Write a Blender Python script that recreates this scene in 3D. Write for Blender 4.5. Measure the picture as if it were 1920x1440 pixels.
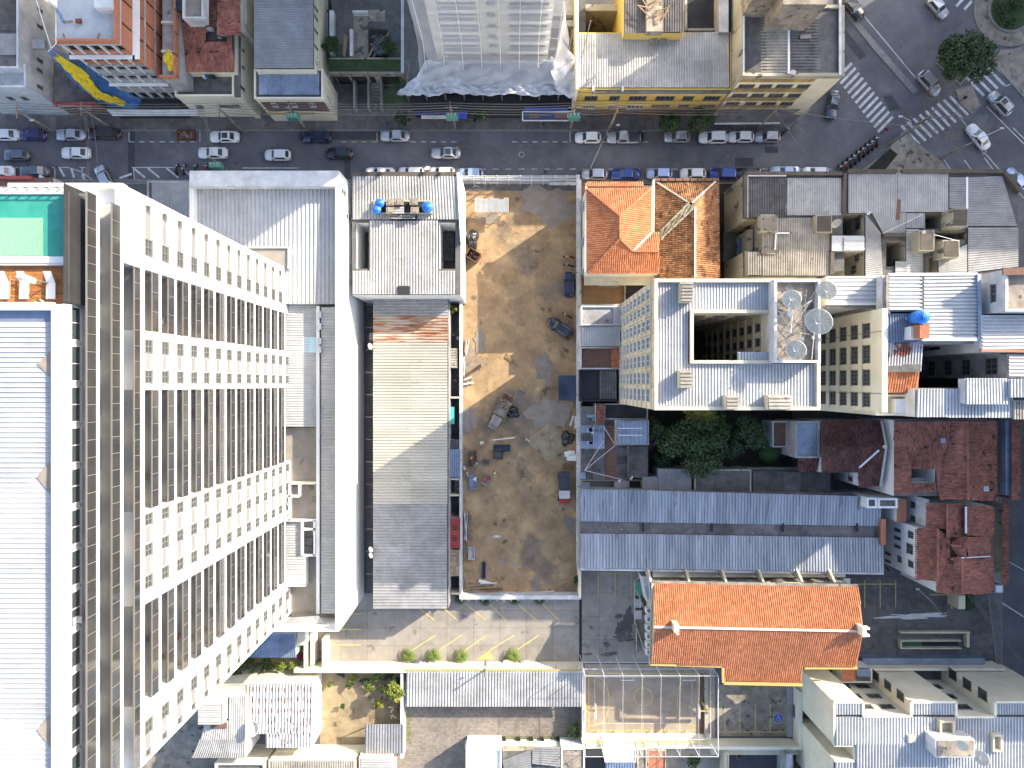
import bpy, math, random
import numpy as np
from mathutils import Vector
R = math.radians
rnd = random.Random(11)
H, F = 111.0, 1333.0          # height of the drone, focal length in photo pixels

# ------------------------------------------------------------------ camera, sky, sun, exposure
for o in list(bpy.data.objects): bpy.data.objects.remove(o)
sc = bpy.context.scene
COL = sc.collection
cam = bpy.data.objects.new('camera', bpy.data.cameras.new('camera')); COL.objects.link(cam)
cam.location = (0, 0, H); cam.rotation_euler = (0, 0, 0)
cam.data.sensor_width = 36; cam.data.lens = 36 * F / 1920; cam.data.clip_end = 2000; cam.data.clip_start = 1
sc.camera = cam
EL = R(27.5); AZ = math.atan2(.827, .562)
S = Vector((math.sin(AZ) * math.cos(EL), math.cos(AZ) * math.cos(EL), math.sin(EL)))
sun = bpy.data.objects.new('sun', bpy.data.lights.new('sun', 'SUN')); COL.objects.link(sun)
sun.data.energy = 3.7; sun.data.angle = R(.5); sun.data.color = (1, .89, .70)
sun.rotation_euler = S.to_track_quat('Z', 'Y').to_euler(); sun.location = (60, 40, 90)
wd = bpy.data.worlds.new('World'); sc.world = wd; wd.use_nodes = True
nt = wd.node_tree; bg = nt.nodes['Background']
sk = nt.nodes.new('ShaderNodeTexSky'); sk.sky_type = 'NISHITA'; sk.sun_disc = False
sk.sun_elevation = EL; sk.sun_rotation = AZ; sk.air_density = .9; sk.dust_density = 2.2; sk.ozone_density = 1.2
nt.links.new(sk.outputs[0], bg.inputs[0]); bg.inputs[1].default_value = .15
sc.view_settings.view_transform = 'Standard'; sc.view_settings.look = 'None'
sc.view_settings.gamma = 1; sc.view_settings.use_curve_mapping = False
sc.view_settings.exposure = 1.68

# ------------------------------------------------------------------ helpers
def P(x, y, h=0.):
    return ((x - 960) / F * (H - h), (720 - y) / F * (H - h), h)
def onS(x, y, Y):                 # a photo point on a wall facing up/down the picture
    k = Y / (720 - y); return ((x - 960) * k, Y, H - F * k)
def onW(x, y, X):                 # a photo point on a wall facing left/right
    k = X / (x - 960); return (X, (720 - y) * k, H - F * k)
ORG = {}
def T(name, label=None, cat=None, loc=(0, 0, 0), rz=0, group=None):
    o = bpy.data.objects.new(name, None); COL.objects.link(o)
    o.location = loc; o.rotation_euler = (0, 0, rz); o.empty_display_size = .5
    tag(o, label, cat, group); ORG[o.name] = tuple(loc); return o
def tag(o, label=None, cat=None, group=None, kind=None):
    if label: o['label'] = label
    if cat: o['category'] = cat
    if group: o['group'] = group
    if kind: o['kind'] = kind
    return o
def mesh(name, vs, fs, mats, mi=None, smooth=False):
    me = bpy.data.meshes.new(name)
    if isinstance(vs, np.ndarray): vs = vs.tolist()
    me.from_pydata(vs, [], fs)
    for m in (mats if isinstance(mats, (list, tuple)) else [mats]): me.materials.append(m)
    if mi: me.polygons.foreach_set('material_index', mi)
    if smooth: me.polygons.foreach_set('use_smooth', [True] * len(me.polygons))
    me.update(); return me
def O(name, me, parent=None, loc=(0, 0, 0), rz=0, sc_=None):
    o = bpy.data.objects.new(name, me); COL.objects.link(o)
    o.location = loc; o.rotation_euler = (0, 0, rz)
    if sc_: o.scale = sc_
    if parent: o.parent = parent
    ORG[o.name] = tuple(np.add(ORG.get(parent.name, (0, 0, 0)), loc)) if parent else tuple(loc)
    return o
def W(name, parent, vs, fs, mats, mi=None, smooth=False, kind=None):
    """mesh whose vertices are given in world space"""
    if parent is not None:
        og = ORG[parent.name]; vs = [(v[0] - og[0], v[1] - og[1], v[2] - og[2]) for v in vs]
    o = O(name, mesh(name, vs, fs, mats, mi, smooth), parent)
    if parent is not None: ORG[o.name] = ORG[parent.name]
    if kind: o['kind'] = kind
    return o
BF = [(0, 3, 2, 1), (4, 5, 6, 7), (0, 1, 5, 4), (1, 2, 6, 5), (2, 3, 7, 6), (3, 0, 4, 7)]
class B:                          # collects shapes for one mesh
    def __init__(s): s.v = []; s.f = []; s.m = []
    def box(s, x0, y0, z0, x1, y1, z1, m=0):
        n = len(s.v)
        s.v += [(x0, y0, z0), (x1, y0, z0), (x1, y1, z0), (x0, y1, z0), (x0, y0, z1), (x1, y0, z1), (x1, y1, z1), (x0, y1, z1)]
        s.f += [tuple(i + n for i in f) for f in BF]; s.m += [m] * 6; return s
    def quad(s, a, b, c, d, m=0):
        n = len(s.v); s.v += [a, b, c, d]; s.f.append((n, n + 1, n + 2, n + 3)); s.m.append(m); return s
    def poly(s, pts, m=0):
        n = len(s.v); s.v += list(pts); s.f.append(tuple(range(n, n + len(pts)))); s.m.append(m); return s
    def prism(s, pts, z0, z1, m=0, top=None):
        n = len(s.v); k = len(pts)
        s.v += [(p[0], p[1], z0) for p in pts] + [(p[0], p[1], z1) for p in pts]
        for i in range(k):
            j = (i + 1) % k; s.f.append((n + i, n + j, n + k + j, n + k + i)); s.m.append(m)
        s.f.append(tuple(n + k + i for i in range(k))); s.m.append(m if top is None else top)
        s.f.append(tuple(n + i for i in range(k - 1, -1, -1))); s.m.append(m); return s
    def bar(s, p, q, w=.1, t=None, m=0):   # rectangular bar between two points
        p = Vector(p); q = Vector(q); d = (q - p)
        if d.length < 1e-5: return s
        d.normalize(); up = Vector((0, 0, 1)) if abs(d.z) < .95 else Vector((0, 1, 0))
        a = d.cross(up).normalized() * (w / 2); b = a.cross(d).normalized() * ((t or w) / 2)
        n = len(s.v)
        for c in (p, q): s.v += [tuple(c - a - b), tuple(c + a - b), tuple(c + a + b), tuple(c - a + b)]
        s.f += [tuple(i + n for i in f) for f in [(0, 1, 2, 3), (7, 6, 5, 4), (0, 4, 5, 1), (1, 5, 6, 2), (2, 6, 7, 3), (3, 7, 4, 0)]]
        s.m += [m] * 6; return s
    def tube(s, pts, rs, n=6, m=0, cap=True):
        if not isinstance(rs, (list, tuple)): rs = [rs] * len(pts)
        b = len(s.v); pts = [Vector(p) for p in pts]; k = len(pts)
        for i, p in enumerate(pts):
            d = (pts[min(i + 1, k - 1)] - pts[max(i - 1, 0)]).normalized()
            up = Vector((0, 0, 1)) if abs(d.z) < .9 else Vector((0, 1, 0))
            u = d.cross(up).normalized(); v = u.cross(d)
            for j in range(n):
                a = 2 * math.pi * j / n; s.v.append(tuple(p + (u * math.cos(a) + v * math.sin(a)) * rs[i]))
        for i in range(k - 1):
            for j in range(n):
                j2 = (j + 1) % n; s.f.append((b + i * n + j, b + i * n + j2, b + (i + 1) * n + j2, b + (i + 1) * n + j)); s.m.append(m)
        if cap:
            s.f.append(tuple(b + j for j in range(n - 1, -1, -1))); s.f.append(tuple(b + (k - 1) * n + j for j in range(n))); s.m += [m, m]
        return s
    def cyl(s, x, y, z0, z1, r, n=12, m=0, r2=None):
        return s.tube([(x, y, z0), (x, y, z1)], [r, r if r2 is None else r2], n, m)
    def o(s, name, parent, mats, smooth=False, kind=None): return W(name, parent, s.v, s.f, mats, s.m, smooth, kind)
    def me(s, name, mats, smooth=False): return mesh(name, s.v, s.f, mats, s.m, smooth)
def copy_tree(o, parent=None):
    c = o.copy(); COL.objects.link(c)
    if parent: c.parent = parent
    for ch in o.children: copy_tree(ch, c)
    return c

# ------------------------------------------------------------------ materials
def MT(name, c1, c2=None, sc1=.6, rough=.85, metal=0., bump=0., bsc=12., vary=0., island=0., spot=None, stretch=(1, 1, 1), grime=.25, gsc=.12, spec=.3, trans=0., alpha=1., lo=.35, hi=.65):
    m = bpy.data.materials.new(name); m.use_nodes = True
    t = m.node_tree; N = t.nodes; L = t.links; bs = N['Principled BSDF']
    bs.inputs['Roughness'].default_value = rough; bs.inputs['Metallic'].default_value = metal
    bs.inputs['Specular IOR Level'].default_value = spec
    geo = N.new('ShaderNodeNewGeometry'); mp = N.new('ShaderNodeMapping'); mp.inputs['Scale'].default_value = stretch
    L.new(geo.outputs['Position'], mp.inputs[0])
    def noise(s, det=5, vec=mp):
        n = N.new('ShaderNodeTexNoise'); n.inputs['Scale'].default_value = s; n.inputs['Detail'].default_value = det
        n.inputs['Roughness'].default_value = .62; L.new(vec.outputs[0], n.inputs['Vector']); return n
    def ramp(src, a, b):
        r = N.new('ShaderNodeMapRange'); r.inputs[1].default_value = a; r.inputs[2].default_value = b
        L.new(src, r.inputs[0]); return r.outputs[0]
    def mix(f, a, b, mode='MIX'):
        x = N.new('ShaderNodeMix'); x.data_type = 'RGBA'; x.blend_type = mode
        if isinstance(f, float): x.inputs[0].default_value = f
        else: L.new(f, x.inputs[0])
        for i, c in ((6, a), (7, b)):
            if isinstance(c, tuple): x.inputs[i].default_value = (*c, 1) if len(c) == 3 else c
            else: L.new(c, x.inputs[i])
        return x.outputs[2]
    c2 = c2 or tuple(v * .8 for v in c1)
    col = mix(ramp(noise(sc1).outputs[0], lo, hi), c1, c2)
    if spot:
        for sp in (spot if isinstance(spot, list) else [spot]):
            col = mix(ramp(noise(sp[1], 7).outputs[0], sp[2], sp[2] + .05), col, sp[0])
    if grime:
        g = ramp(noise(gsc, 6, geo if False else mp).outputs[0], .3, .7)
        r = N.new('ShaderNodeMapRange'); r.inputs[3].default_value = 1 - grime; r.inputs[4].default_value = 1 + grime * .25; L.new(g, r.inputs[0])
        cc = N.new('ShaderNodeCombineColor')
        for i in range(3): L.new(r.outputs[0], cc.inputs[i])
        col = mix(1., col, cc.outputs[0], 'MULTIPLY')
    for amt, src in ((vary, 'o'), (island, 'i')):
        if amt:
            if src == 'o': rn = N.new('ShaderNodeObjectInfo').outputs['Random']
            else: rn = geo.outputs['Random Per Island']
            r = N.new('ShaderNodeMapRange'); r.inputs[3].default_value = 1 - amt; r.inputs[4].default_value = 1 + amt * .35; L.new(rn, r.inputs[0])
            cc = N.new('ShaderNodeCombineColor')
            for i in range(3): L.new(r.outputs[0], cc.inputs[i])
            col = mix(1., col, cc.outputs[0], 'MULTIPLY')
    L.new(col, bs.inputs['Base Color'])
    if bump:
        b = N.new('ShaderNodeBump'); b.inputs['Strength'].default_value = bump; b.inputs['Distance'].default_value = .05
        L.new(noise(bsc, 4).outputs[0], b.inputs['Height']); L.new(b.outputs[0], bs.inputs['Normal'])
    if alpha < 1: bs.inputs['Alpha'].default_value = alpha
    if trans: bs.inputs['Transmission Weight'].default_value = trans
    return m
def flat(name, c, rough=.5, metal=0., spec=.5, coat=0.):
    m = bpy.data.materials.new(name); m.use_nodes = True; bs = m.node_tree.nodes['Principled BSDF']
    bs.inputs['Base Color'].default_value = (*c, 1); bs.inputs['Roughness'].default_value = rough
    bs.inputs['Metallic'].default_value = metal; bs.inputs['Specular IOR Level'].default_value = spec
    bs.inputs['Coat Weight'].default_value = coat; return m
ST_X = (4, .25, 1); ST_Y = (.25, 4, 1)     # stains that run along the ribs
m = {}
m['asphalt'] = MT('asphalt', (.112, .110, .124), (.15, .147, .16), .35, .9, bump=.3, bsc=30, grime=.35, gsc=.09, spot=[((.17, .165, .17), .16, .62), ((.05, .05, .06), .5, .68)])
m['asphalt_dark'] = MT('asphalt_patch', (.055, .056, .066), (.07, .07, .08), 1, .9, bump=.3, bsc=30)
m['sidewalk'] = MT('sidewalk_concrete', (.19, .17, .165), (.12, .115, .12), .9, .9, bump=.2, vary=.2, spot=((.09, .085, .09), 1.1, .62))
m['kerb'] = MT('kerb_stone', (.26, .25, .24), (.18, .17, .17), 2, .9)
m['ground'] = MT('ground_concrete', (.13, .125, .13), (.09, .088, .09), .3, .95, bump=.2)
m['concrete'] = MT('concrete_slab', (.33, .30, .26), (.27, .245, .215), .7, .9, bump=.2, vary=.12, grime=.3, spot=((.19, .175, .16), .45, .6))
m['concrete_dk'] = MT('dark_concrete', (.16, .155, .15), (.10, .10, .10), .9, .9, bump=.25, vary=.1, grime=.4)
m['concrete_old'] = MT('weathered_concrete', (.36, .31, .25), (.20, .175, .15), .7, .92, bump=.3, spot=((.09, .08, .07), .9, .58), grime=.4)
m['white'] = MT('white_paint', (.74, .74, .73), (.68, .68, .67), .4, .6, grime=.06)
m['white_dirty'] = MT('dirty_white_paint', (.62, .62, .62), (.50, .50, .51), .7, .75, grime=.3, gsc=.5, spot=((.25, .24, .24), 1.2, .66))
m['panel'] = MT('pale_grey_panel', (.20, .20, .193), (.175, .175, .168), .5, .7, grime=.1)
m['cream'] = MT('cream_plaster', (.62, .56, .42), (.55, .49, .36), .6, .85, grime=.25, gsc=.35, spot=((.33, .29, .22), .9, .68))
m['cream_lt'] = MT('pale_cream_paint', (.74, .69, .55), (.68, .63, .49), .4, .8, grime=.12, gsc=.3)
m['cream_old'] = MT('stained_cream_plaster', (.50, .46, .36), (.36, .33, .26), .8, .9, grime=.5, gsc=.4, spot=((.13, .12, .10), .7, .58), stretch=(1, 1, .4))
m['yellow'] = MT('yellow_paint', (.66, .48, .14), (.58, .42, .12), .8, .7, grime=.15, gsc=.4)
m['yellow_trim'] = flat('ochre_trim', (.42, .30, .10), .7)
m['ochre'] = MT('ochre_brickwork', (.50, .38, .17), (.38, .27, .11), 4, .85, island=.3)
m['brick'] = MT('hollow_brick', (.46, .19, .11), (.38, .15, .09), 3, .9, vary=.15)
m['brick_dk'] = MT('brown_brick', (.20, .11, .08), (.13, .08, .06), 3, .9)
m['grey_wall'] = MT('grey_plaster', (.40, .40, .40), (.28, .28, .29), .7, .9, grime=.4, gsc=.4, spot=((.14, .14, .14), .9, .62))
m['metal_white'] = MT('white_roof_sheet', (.47, .475, .475), (.41, .415, .42), .8, .5, metal=.15, vary=.10, grime=.14, gsc=.3)
m['metal_w1'] = MT('fibre_cement_pale', (.46, .455, .445), (.38, .375, .37), .9, .75, vary=.16, grime=.25, gsc=.3, spot=((.33, .31, .29), 1.3, .64))
m['metal_grey'] = MT('grey_roof_sheet', (.33, .335, .345), (.27, .27, .275), .8, .6, metal=.2, vary=.12, grime=.22, gsc=.3)
m['metal_tan'] = MT('weathered_roof_sheet', (.40, .37, .32), (.29, .265, .23), .9, .8, vary=.22, grime=.35, gsc=.3, spot=((.14, .125, .11), 1.1, .62))
m['metal_dk'] = MT('dark_fibre_cement', (.17, .16, .16), (.10, .097, .10), .9, .85, vary=.3, grime=.4, gsc=.3, spot=((.28, .27, .27), 1.2, .68))
m['metal_blue'] = MT('bluish_zinc_sheet', (.30, .36, .47), (.24, .29, .38), .9, .5, metal=.35, vary=.14, grime=.3, gsc=.35, spot=((.12, .10, .10), .8, .68))
m['metal_rust'] = MT('rusting_roof_sheet', (.46, .40, .33), (.33, .19, .11), .45, .8, vary=.15, grime=.3, spot=[((.28, .10, .05), .9, .52)], stretch=(.35, 3, 1))
m['rust_spots'] = MT('rust_spotted_sheet', (.50, .50, .51), (.43, .43, .44), .8, .6, vary=.08, grime=.15)
m['rust_patch'] = MT('rust_patched_sheet', (.50, .50, .52), (.44, .44, .46), .8, .6, vary=.08, grime=.2, spot=[((.22, .08, .05), .55, .50)])
m['rust'] = MT('rust', (.19, .08, .05), (.12, .05, .035), 2, .9)
m['tile_orange'] = MT('orange_clay_tile', (.57, .24, .12), (.50, .175, .075), 1.2, .8, island=.28, grime=.2, gsc=.2, spot=((.33, .12, .06), .9, .66))
m['tile_brown'] = MT('aged_brown_tile', (.46, .24, .11), (.28, .13, .065), .8, .88, island=.5, grime=.35, gsc=.25, spot=((.12, .06, .035), 1.2, .58))
m['tile_red'] = MT('dark_red_tile', (.42, .17, .12), (.29, .12, .09), .8, .85, island=.4, grime=.35, gsc=.25, spot=((.07, .035, .03), 1.1, .6))
m['tile_dkred'] = MT('blackened_red_tile', (.18, .08, .065), (.12, .055, .048), .9, .9, island=.5, grime=.4, gsc=.3)
m['tile_beige'] = MT('beige_tile', (.40, .33, .22), (.30, .24, .16), 1, .9, island=.4)
m['ridge_orange'] = MT('ridge_cap_tile', (.50, .19, .085), (.42, .16, .08), 2, .8, vary=.2)
m['mortar'] = flat('pale_mortar', (.55, .50, .45), .9)
m['dirt'] = MT('bare_earth', (.47, .325, .175), (.25, .17, .105), .22, .97, bump=.7, bsc=3, grime=.4, gsc=.35, lo=.3, hi=.7,
               spot=[((.23, .175, .125), .075, .52), ((.25, .23, .22), .12, .60), ((.30, .21, .12), .6, .56), ((.42, .39, .36), .35, .67), ((.14, .10, .075), .27, .61), ((.52, .40, .24), .5, .70)])
m['cement'] = MT('spilled_cement', (.27, .24, .21), (.24, .19, .145), .8, .95, bump=.4, bsc=4)
m['soil'] = MT('garden_soil', (.36, .29, .19), (.22, .17, .11), .5, .97, bump=.5, bsc=5, spot=((.10, .085, .055), .5, .6))
m['dark_soil'] = MT('shaded_soil', (.04, .036, .028), (.024, .022, .018), .6, .97, bump=.5, bsc=5)  # soil colour taken near black, with the shade put into it
m['paver'] = MT('courtyard_pavers', (.30, .265, .225), (.23, .20, .17), .6, .9, bump=.3, grime=.2, island=.22)
m['coping_dk'] = MT('dark_weathered_coping', (.12, .10, .085), (.08, .07, .06), .9, .9)
m['brown_tile'] = MT('brown_terrace_tile', (.30, .16, .06), (.24, .125, .05), .8, .7, grime=.2, island=.2)
m['deck'] = MT('timber_deck', (.42, .18, .06), (.32, .13, .045), 1.4, .6, vary=.3)
m['line_white'] = MT('white_road_paint', (.62, .62, .62), (.42, .42, .43), 1.6, .8, grime=.3, gsc=1)
m['line_yellow'] = MT('yellow_road_paint', (.62, .48, .13), (.42, .35, .16), 1.6, .8, grime=.2, gsc=1)
m['glass'] = flat('window_glass', (.045, .055, .06), .08, 0, .8)
m['balcony'] = MT('balcony_render', (.42, .41, .39), (.34, .33, .315), .7, .9, grime=.2)
m['track'] = MT('dusty_tyre_track', (.26, .25, .25), (.2, .2, .2), 1.5, .9, alpha=.28)
m['glass_dk'] = MT('tinted_railing_glass', (.15, .155, .165), (.115, .12, .13), .7, .06, metal=.75, spec=.9, grime=.1)
m['frame'] = flat('window_frame', (.16, .15, .14), .5)
m['frame_w'] = flat('white_window_frame', (.6, .6, .58), .5)
m['dark'] = flat('dark_interior', (.02, .02, .022), .9)  # near black, mostly standing in for shade inside openings
m['black'] = MT('black_sheet', (.022, .022, .026), (.035, .035, .04), .8, .7)
m['steel'] = MT('galvanised_steel', (.45, .46, .48), (.36, .37, .39), 2, .4, metal=.5)
m['pale_steel'] = flat('pale_painted_steel', (.66, .67, .68), .5)
m['blue_tank'] = MT('blue_plastic', (.035, .20, .62), (.03, .16, .52), 2, .45, grime=.1)
m['tank_cement'] = MT('fibre_cement_tank', (.36, .31, .25), (.25, .21, .17), 2, .9, grime=.3)
m['dish'] = flat('dish_white', (.72, .71, .66), .5)
m['mesh_dish'] = MT('mesh_dish', (.60, .56, .47), (.52, .48, .4), 2, .6, alpha=.88)
m['pool'] = MT('pool_water', (.03, .24, .18), (.05, .29, .22), .9, .06, spec=.6, grime=.05)
m['pool_lit_tone'] = MT('pool_lit_shallow', (.24, .40, .28), (.19, .35, .24), 5, .3, spec=.5, grime=.05, spot=((.10, .25, .18), 3, .66))
m['net'] = MT('white_scaffold_net', (.80, .80, .82), (.72, .72, .75), .6, .7, alpha=.38, grime=.2)
m['net2'] = MT('dense_white_net', (.74, .75, .78), (.55, .56, .60), .5, .7, alpha=.66, bump=.6, bsc=2)
m['court'] = MT('faded_court_paving', (.36, .30, .235), (.28, .23, .18), .5, .9, grime=.3)
m['net_thick'] = MT('bunched_white_net', (.66, .67, .70), (.5, .51, .54), .9, .7, alpha=.9, bump=.8, bsc=2, grime=.2)
m['tarp_yellow'] = MT('yellow_tarp', (.72, .55, .03), (.62, .46, .03), 1, .6)
m['tarp_blue'] = MT('blue_net', (.05, .22, .55), (.05, .17, .42), 1, .6, alpha=.55)
m['tarp_navy'] = MT('navy_tarp', (.035, .045, .085), (.05, .06, .10), .5, .6, bump=.3, bsc=1.5)
m['tarp_black'] = MT('black_plastic_sheet', (.018, .02, .025), (.035, .037, .045), 2, .25, spec=.7, bump=.8, bsc=3)
m['teal'] = flat('teal_awning', (.05, .42, .38), .6)
m['wood'] = MT('rough_timber', (.36, .25, .15), (.25, .17, .10), 2, .9, vary=.3)
m['bark'] = MT('bark', (.13, .10, .075), (.08, .062, .05), 3, .95)
m['bark_pale'] = MT('pale_bark', (.26, .21, .17), (.17, .14, .11), 3, .95)
m['leaf_dk'] = MT('dark_foliage', (.075, .115, .045), (.045, .08, .035), .8, .7, island=.45, grime=.2)
m['leaf'] = MT('green_foliage', (.065, .115, .03), (.045, .085, .025), .8, .7, island=.4, grime=.2)
m['leaf_lt'] = MT('light_foliage', (.20, .27, .045), (.13, .19, .035), .9, .7, island=.4, grime=.2)
m['leaf_yel'] = MT('yellow_green_foliage', (.30, .28, .05), (.19, .2, .04), .9, .7, island=.4)
m['cycad'] = MT('cycad_frond', (.17, .23, .04), (.10, .16, .03), .9, .6, island=.3)
m['flower'] = flat('magenta_flowers', (.22, .03, .09), .8)
m['grass'] = MT('lawn', (.05, .085, .03), (.035, .055, .025), 1.5, .95, bump=.6)
m['sign_navy'] = flat('navy_sign_board', (.02, .035, .12), .5)
m['sign_blue'] = flat('blue_awning', (.03, .08, .42), .5)
m['red'] = flat('red_paint', (.42, .03, .025), .5)
m['red_roof'] = MT('red_painted_sheet', (.38, .075, .07), (.30, .06, .055), 1, .7)
m['orange'] = flat('orange_paint', (.7, .22, .03), .6)
m['skin'] = flat('skin', (.32, .17, .10), .6)
m['hair'] = flat('dark_hair', (.02, .015, .012), .7)
m['green_tr'] = MT('green_transformer_paint', (.13, .34, .26), (.10, .28, .22), 3, .6)
m['tyre'] = flat('tyre', (.02, .02, .02), .8)
m['rubble'] = MT('rubble', (.38, .30, .24), (.22, .15, .12), 4, .95, island=.4)
m['chrome'] = flat('rim_metal', (.4, .4, .42), .35, .7)
m['lamp'] = flat('headlamp_glass', (.7, .72, .75), .1)
m['lamp_red'] = flat('tail_lamp', (.35, .02, .02), .2)

# ------------------------------------------------------------------ building helpers
def ccw(p):
    a = sum(p[i][0] * p[(i + 1) % len(p)][1] - p[(i + 1) % len(p)][0] * p[i][1] for i in range(len(p)))
    return p if a > 0 else p[::-1]
def inset(p, d):
    n = len(p); out = []
    for i in range(n):
        a = Vector(p[i - 1][:2]); b = Vector(p[i][:2]); c = Vector(p[(i + 1) % n][:2])
        u = (b - a).normalized(); v = (c - b).normalized(); nu = Vector((-u.y, u.x)); nv = Vector((-v.y, v.x))
        k = nu + nv; l = k.length_squared
        out.append(tuple(b + (k * (2 * d / l) if l > .2 else nu * d)))
    return out
def R4(x0, y0, x1, y1): return [(x0, y0), (x1, y0), (x1, y1), (x0, y1)]
def poly(px, h): return ccw([P(x, y, h)[:2] for x, y in px])
def block(root, px, h, wall, top, base=0., par=None, parmat=None, wname='wall', tname='roof_deck', world=False):
    p = ccw([tuple(q) for q in px]) if world else poly(px, h)
    b = B(); n = len(p)
    for i in range(n):
        a, c = p[i], p[(i + 1) % n]
        b.quad((a[0], a[1], base), (c[0], c[1], base), (c[0], c[1], h), (a[0], a[1], h))
    b.o(wname, root, wall)
    B().poly([(x, y, h) for x, y in p]).o(tname, root, top)
    if par: parapet(root, p, h, par[0], par[1], parmat or wall)
    return p
def parapet(root, p, h, w, ph, mt, name='parapet'):
    q = inset(p, w); o_ = inset(p, -.03); n = len(p); b = B()
    for i in range(n):
        j = (i + 1) % n
        b.quad((*o_[i], h + ph), (*o_[j], h + ph), (*q[j], h + ph), (*q[i], h + ph))
        b.quad((*o_[i], h - .15), (*o_[j], h - .15), (*o_[j], h + ph), (*o_[i], h + ph))
        b.quad((*q[j], h), (*q[i], h), (*q[i], h + ph), (*q[j], h + ph))
    b.o(name, root, mt)
def bld(name, label, px, h, wall, top, cat='building', base=0., par=(.25, .45), parmat=None):
    pw = poly(px, h); cx = sum(q[0] for q in pw) / len(pw); cy = sum(q[1] for q in pw) / len(pw)
    r = T(name, label, cat, (cx, cy, base))
    block(r, px, h, m[wall], m[top], base, par, m[parmat] if parmat else None)
    r['h'] = h
    return r
def sheets(root, px, hs, ribs, mt, pitch=.42, amp=.05, cell=(3., 7.), name='roof_sheet', dz=.07):
    """ribbed roofing over a four-sided photo outline (nw, ne, se, sw); ribs 'v' or 'h' say how they run in the photograph"""
    if len(px) == 4 and not isinstance(px[0], (tuple, list)): px = R4(*px)
    if not isinstance(hs, (tuple, list)): hs = [hs] * 4
    c = [Vector(P(x, y, h)) + Vector((0, 0, dz)) for (x, y), h in zip(px, hs)]
    if ribs == 'h': c = [c[0], c[3], c[2], c[1]]
    a, b2, c2, d = c
    wu = max((b2 - a).length, (c2 - d).length); wv = max((d - a).length, (c2 - b2).length)
    nu = max(1, round(wu / cell[0])); nv = max(1, round(wv / cell[1])); og = Vector(ORG[root.name])
    mt = m[mt] if isinstance(mt, str) else mt
    def at(u, v): return a.lerp(b2, u).lerp(d.lerp(c2, u), v)
    for i in range(nu):
        for j in range(nv):
            k = max(1, round(wu / nu / pitch)); vs = []; fs = []
            lift = rnd.uniform(0, .02); v0 = j / nv; v1 = min(1, (j + 1) / nv + .004)
            for q in range(k):
                for s, z in ((0, 0), (.32, 0), (.44, 1.9), (.86, 1.9)):
                    u = (i + (q + s) / k) / nu
                    for v in (v0, v1):
                        pt = at(u, v) - og; vs.append((pt.x, pt.y, pt.z + z * amp + lift + .012 * (v == v1)))
            for v in (v0, v1):
                pt = at((i + 1) / nu, v) - og; vs.append((pt.x, pt.y, pt.z + lift))
            for q in range(len(vs) // 2 - 1):
                f = (2 * q, 2 * q + 1, 2 * q + 3, 2 * q + 2); fs.append(f if ribs == 'h' else f)
            O(name, mesh(name, vs, fs, mt), root)
def strip(root, name, p, q, w, t, mt): return B().bar(p, q, w, t).o(name, root, mt if not isinstance(mt, str) else m[mt])
def inside(x, y, p):
    r = np.zeros(x.shape, bool); n = len(p)
    for i in range(n):
        x0, y0 = p[i]; x1, y1 = p[(i + 1) % n]
        if y0 == y1: continue
        r ^= ((y0 > y) != (y1 > y)) & (x < (x1 - x0) * (y - y0) / (y1 - y0) + x0)
    return r
def tiles(root, pts, mt, pitch=.3, course=.45, under=None, fall=None, name='roof_tiles'):
    """clay tiles laid course by course over a planar outline; every tile is its own raised shape"""
    mt = m[mt] if isinstance(mt, str) else mt
    pts = [Vector(p) for p in pts]; c = sum(pts, Vector()) / len(pts); n = Vector()
    for i in range(len(pts)): n += (pts[i] - c).cross(pts[(i + 1) % len(pts)] - c)
    n.normalize(); n = n if n.z > 0 else -n
    if fall is None: d = Vector((n.x, n.y, 0)); d = (d - n * d.dot(n)).normalized()
    else: d = Vector(fall); d = (d - n * d.dot(n)).normalized()
    u = n.cross(d).normalized()
    pu = [((p - c).dot(u), (p - c).dot(d)) for p in pts]
    us = np.arange(min(p[0] for p in pu), max(p[0] for p in pu), pitch) + pitch / 2
    ds = np.arange(min(p[1] for p in pu), max(p[1] for p in pu), course) + course / 2
    g = np.array([(x, y) for y in ds for x in us]); ok = inside(g[:, 0], g[:, 1], pu); g = g[ok]
    if len(g) == 0: return
    rg = np.random.RandomState(len(g)); g = g + rg.uniform(-.012, .012, g.shape)
    prof = [(-.36, 0.005), (-.2, .075), (.2, .075), (.36, 0.005)]
    N = len(g); base = np.array(c) - np.array(ORG[root.name]); U = np.array(u); D = np.array(d); Nn = np.array(n)
    vs = np.zeros((N, 8, 3)); dzr = rg.uniform(0, .02, N)
    for k, (a, z) in enumerate(prof):
        for e, (s, lift) in enumerate(((-.5, .0), (.56, .04))):
            vs[:, k * 2 + e, :] = base + U * (g[:, 0:1] + a * pitch) + D * (g[:, 1:2] + s * course) + Nn * (z + lift + dzr[:, None])
    idx = np.arange(N)[:, None] * 8
    fs = np.concatenate([idx + np.array([0, 1, 3, 2]), idx + np.array([2, 3, 5, 4]), idx + np.array([4, 5, 7, 6]), idx + np.array([1, 1, 3, 3])][:3])
    B().poly([tuple(p) for p in pts]).o('tile_underlay', root, under or mt)
    o = O(name, mesh(name, vs.reshape(-1, 3), fs.tolist(), mt), root); o['kind'] = 'stuff'; return o
def ridge(root, p, q, mt='ridge_orange', w=.34):
    p = Vector(p); q = Vector(q); n = max(1, int((q - p).length / 1.0))
    if n > 40: n = 40
    for i in range(n):
        B().bar(p.lerp(q, i / n) + Vector((0, 0, .12)), p.lerp(q, (i + .97) / n) + Vector((0, 0, .15)), w, .16).o('ridge_tile', root, m[mt])
WN = {}
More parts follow.
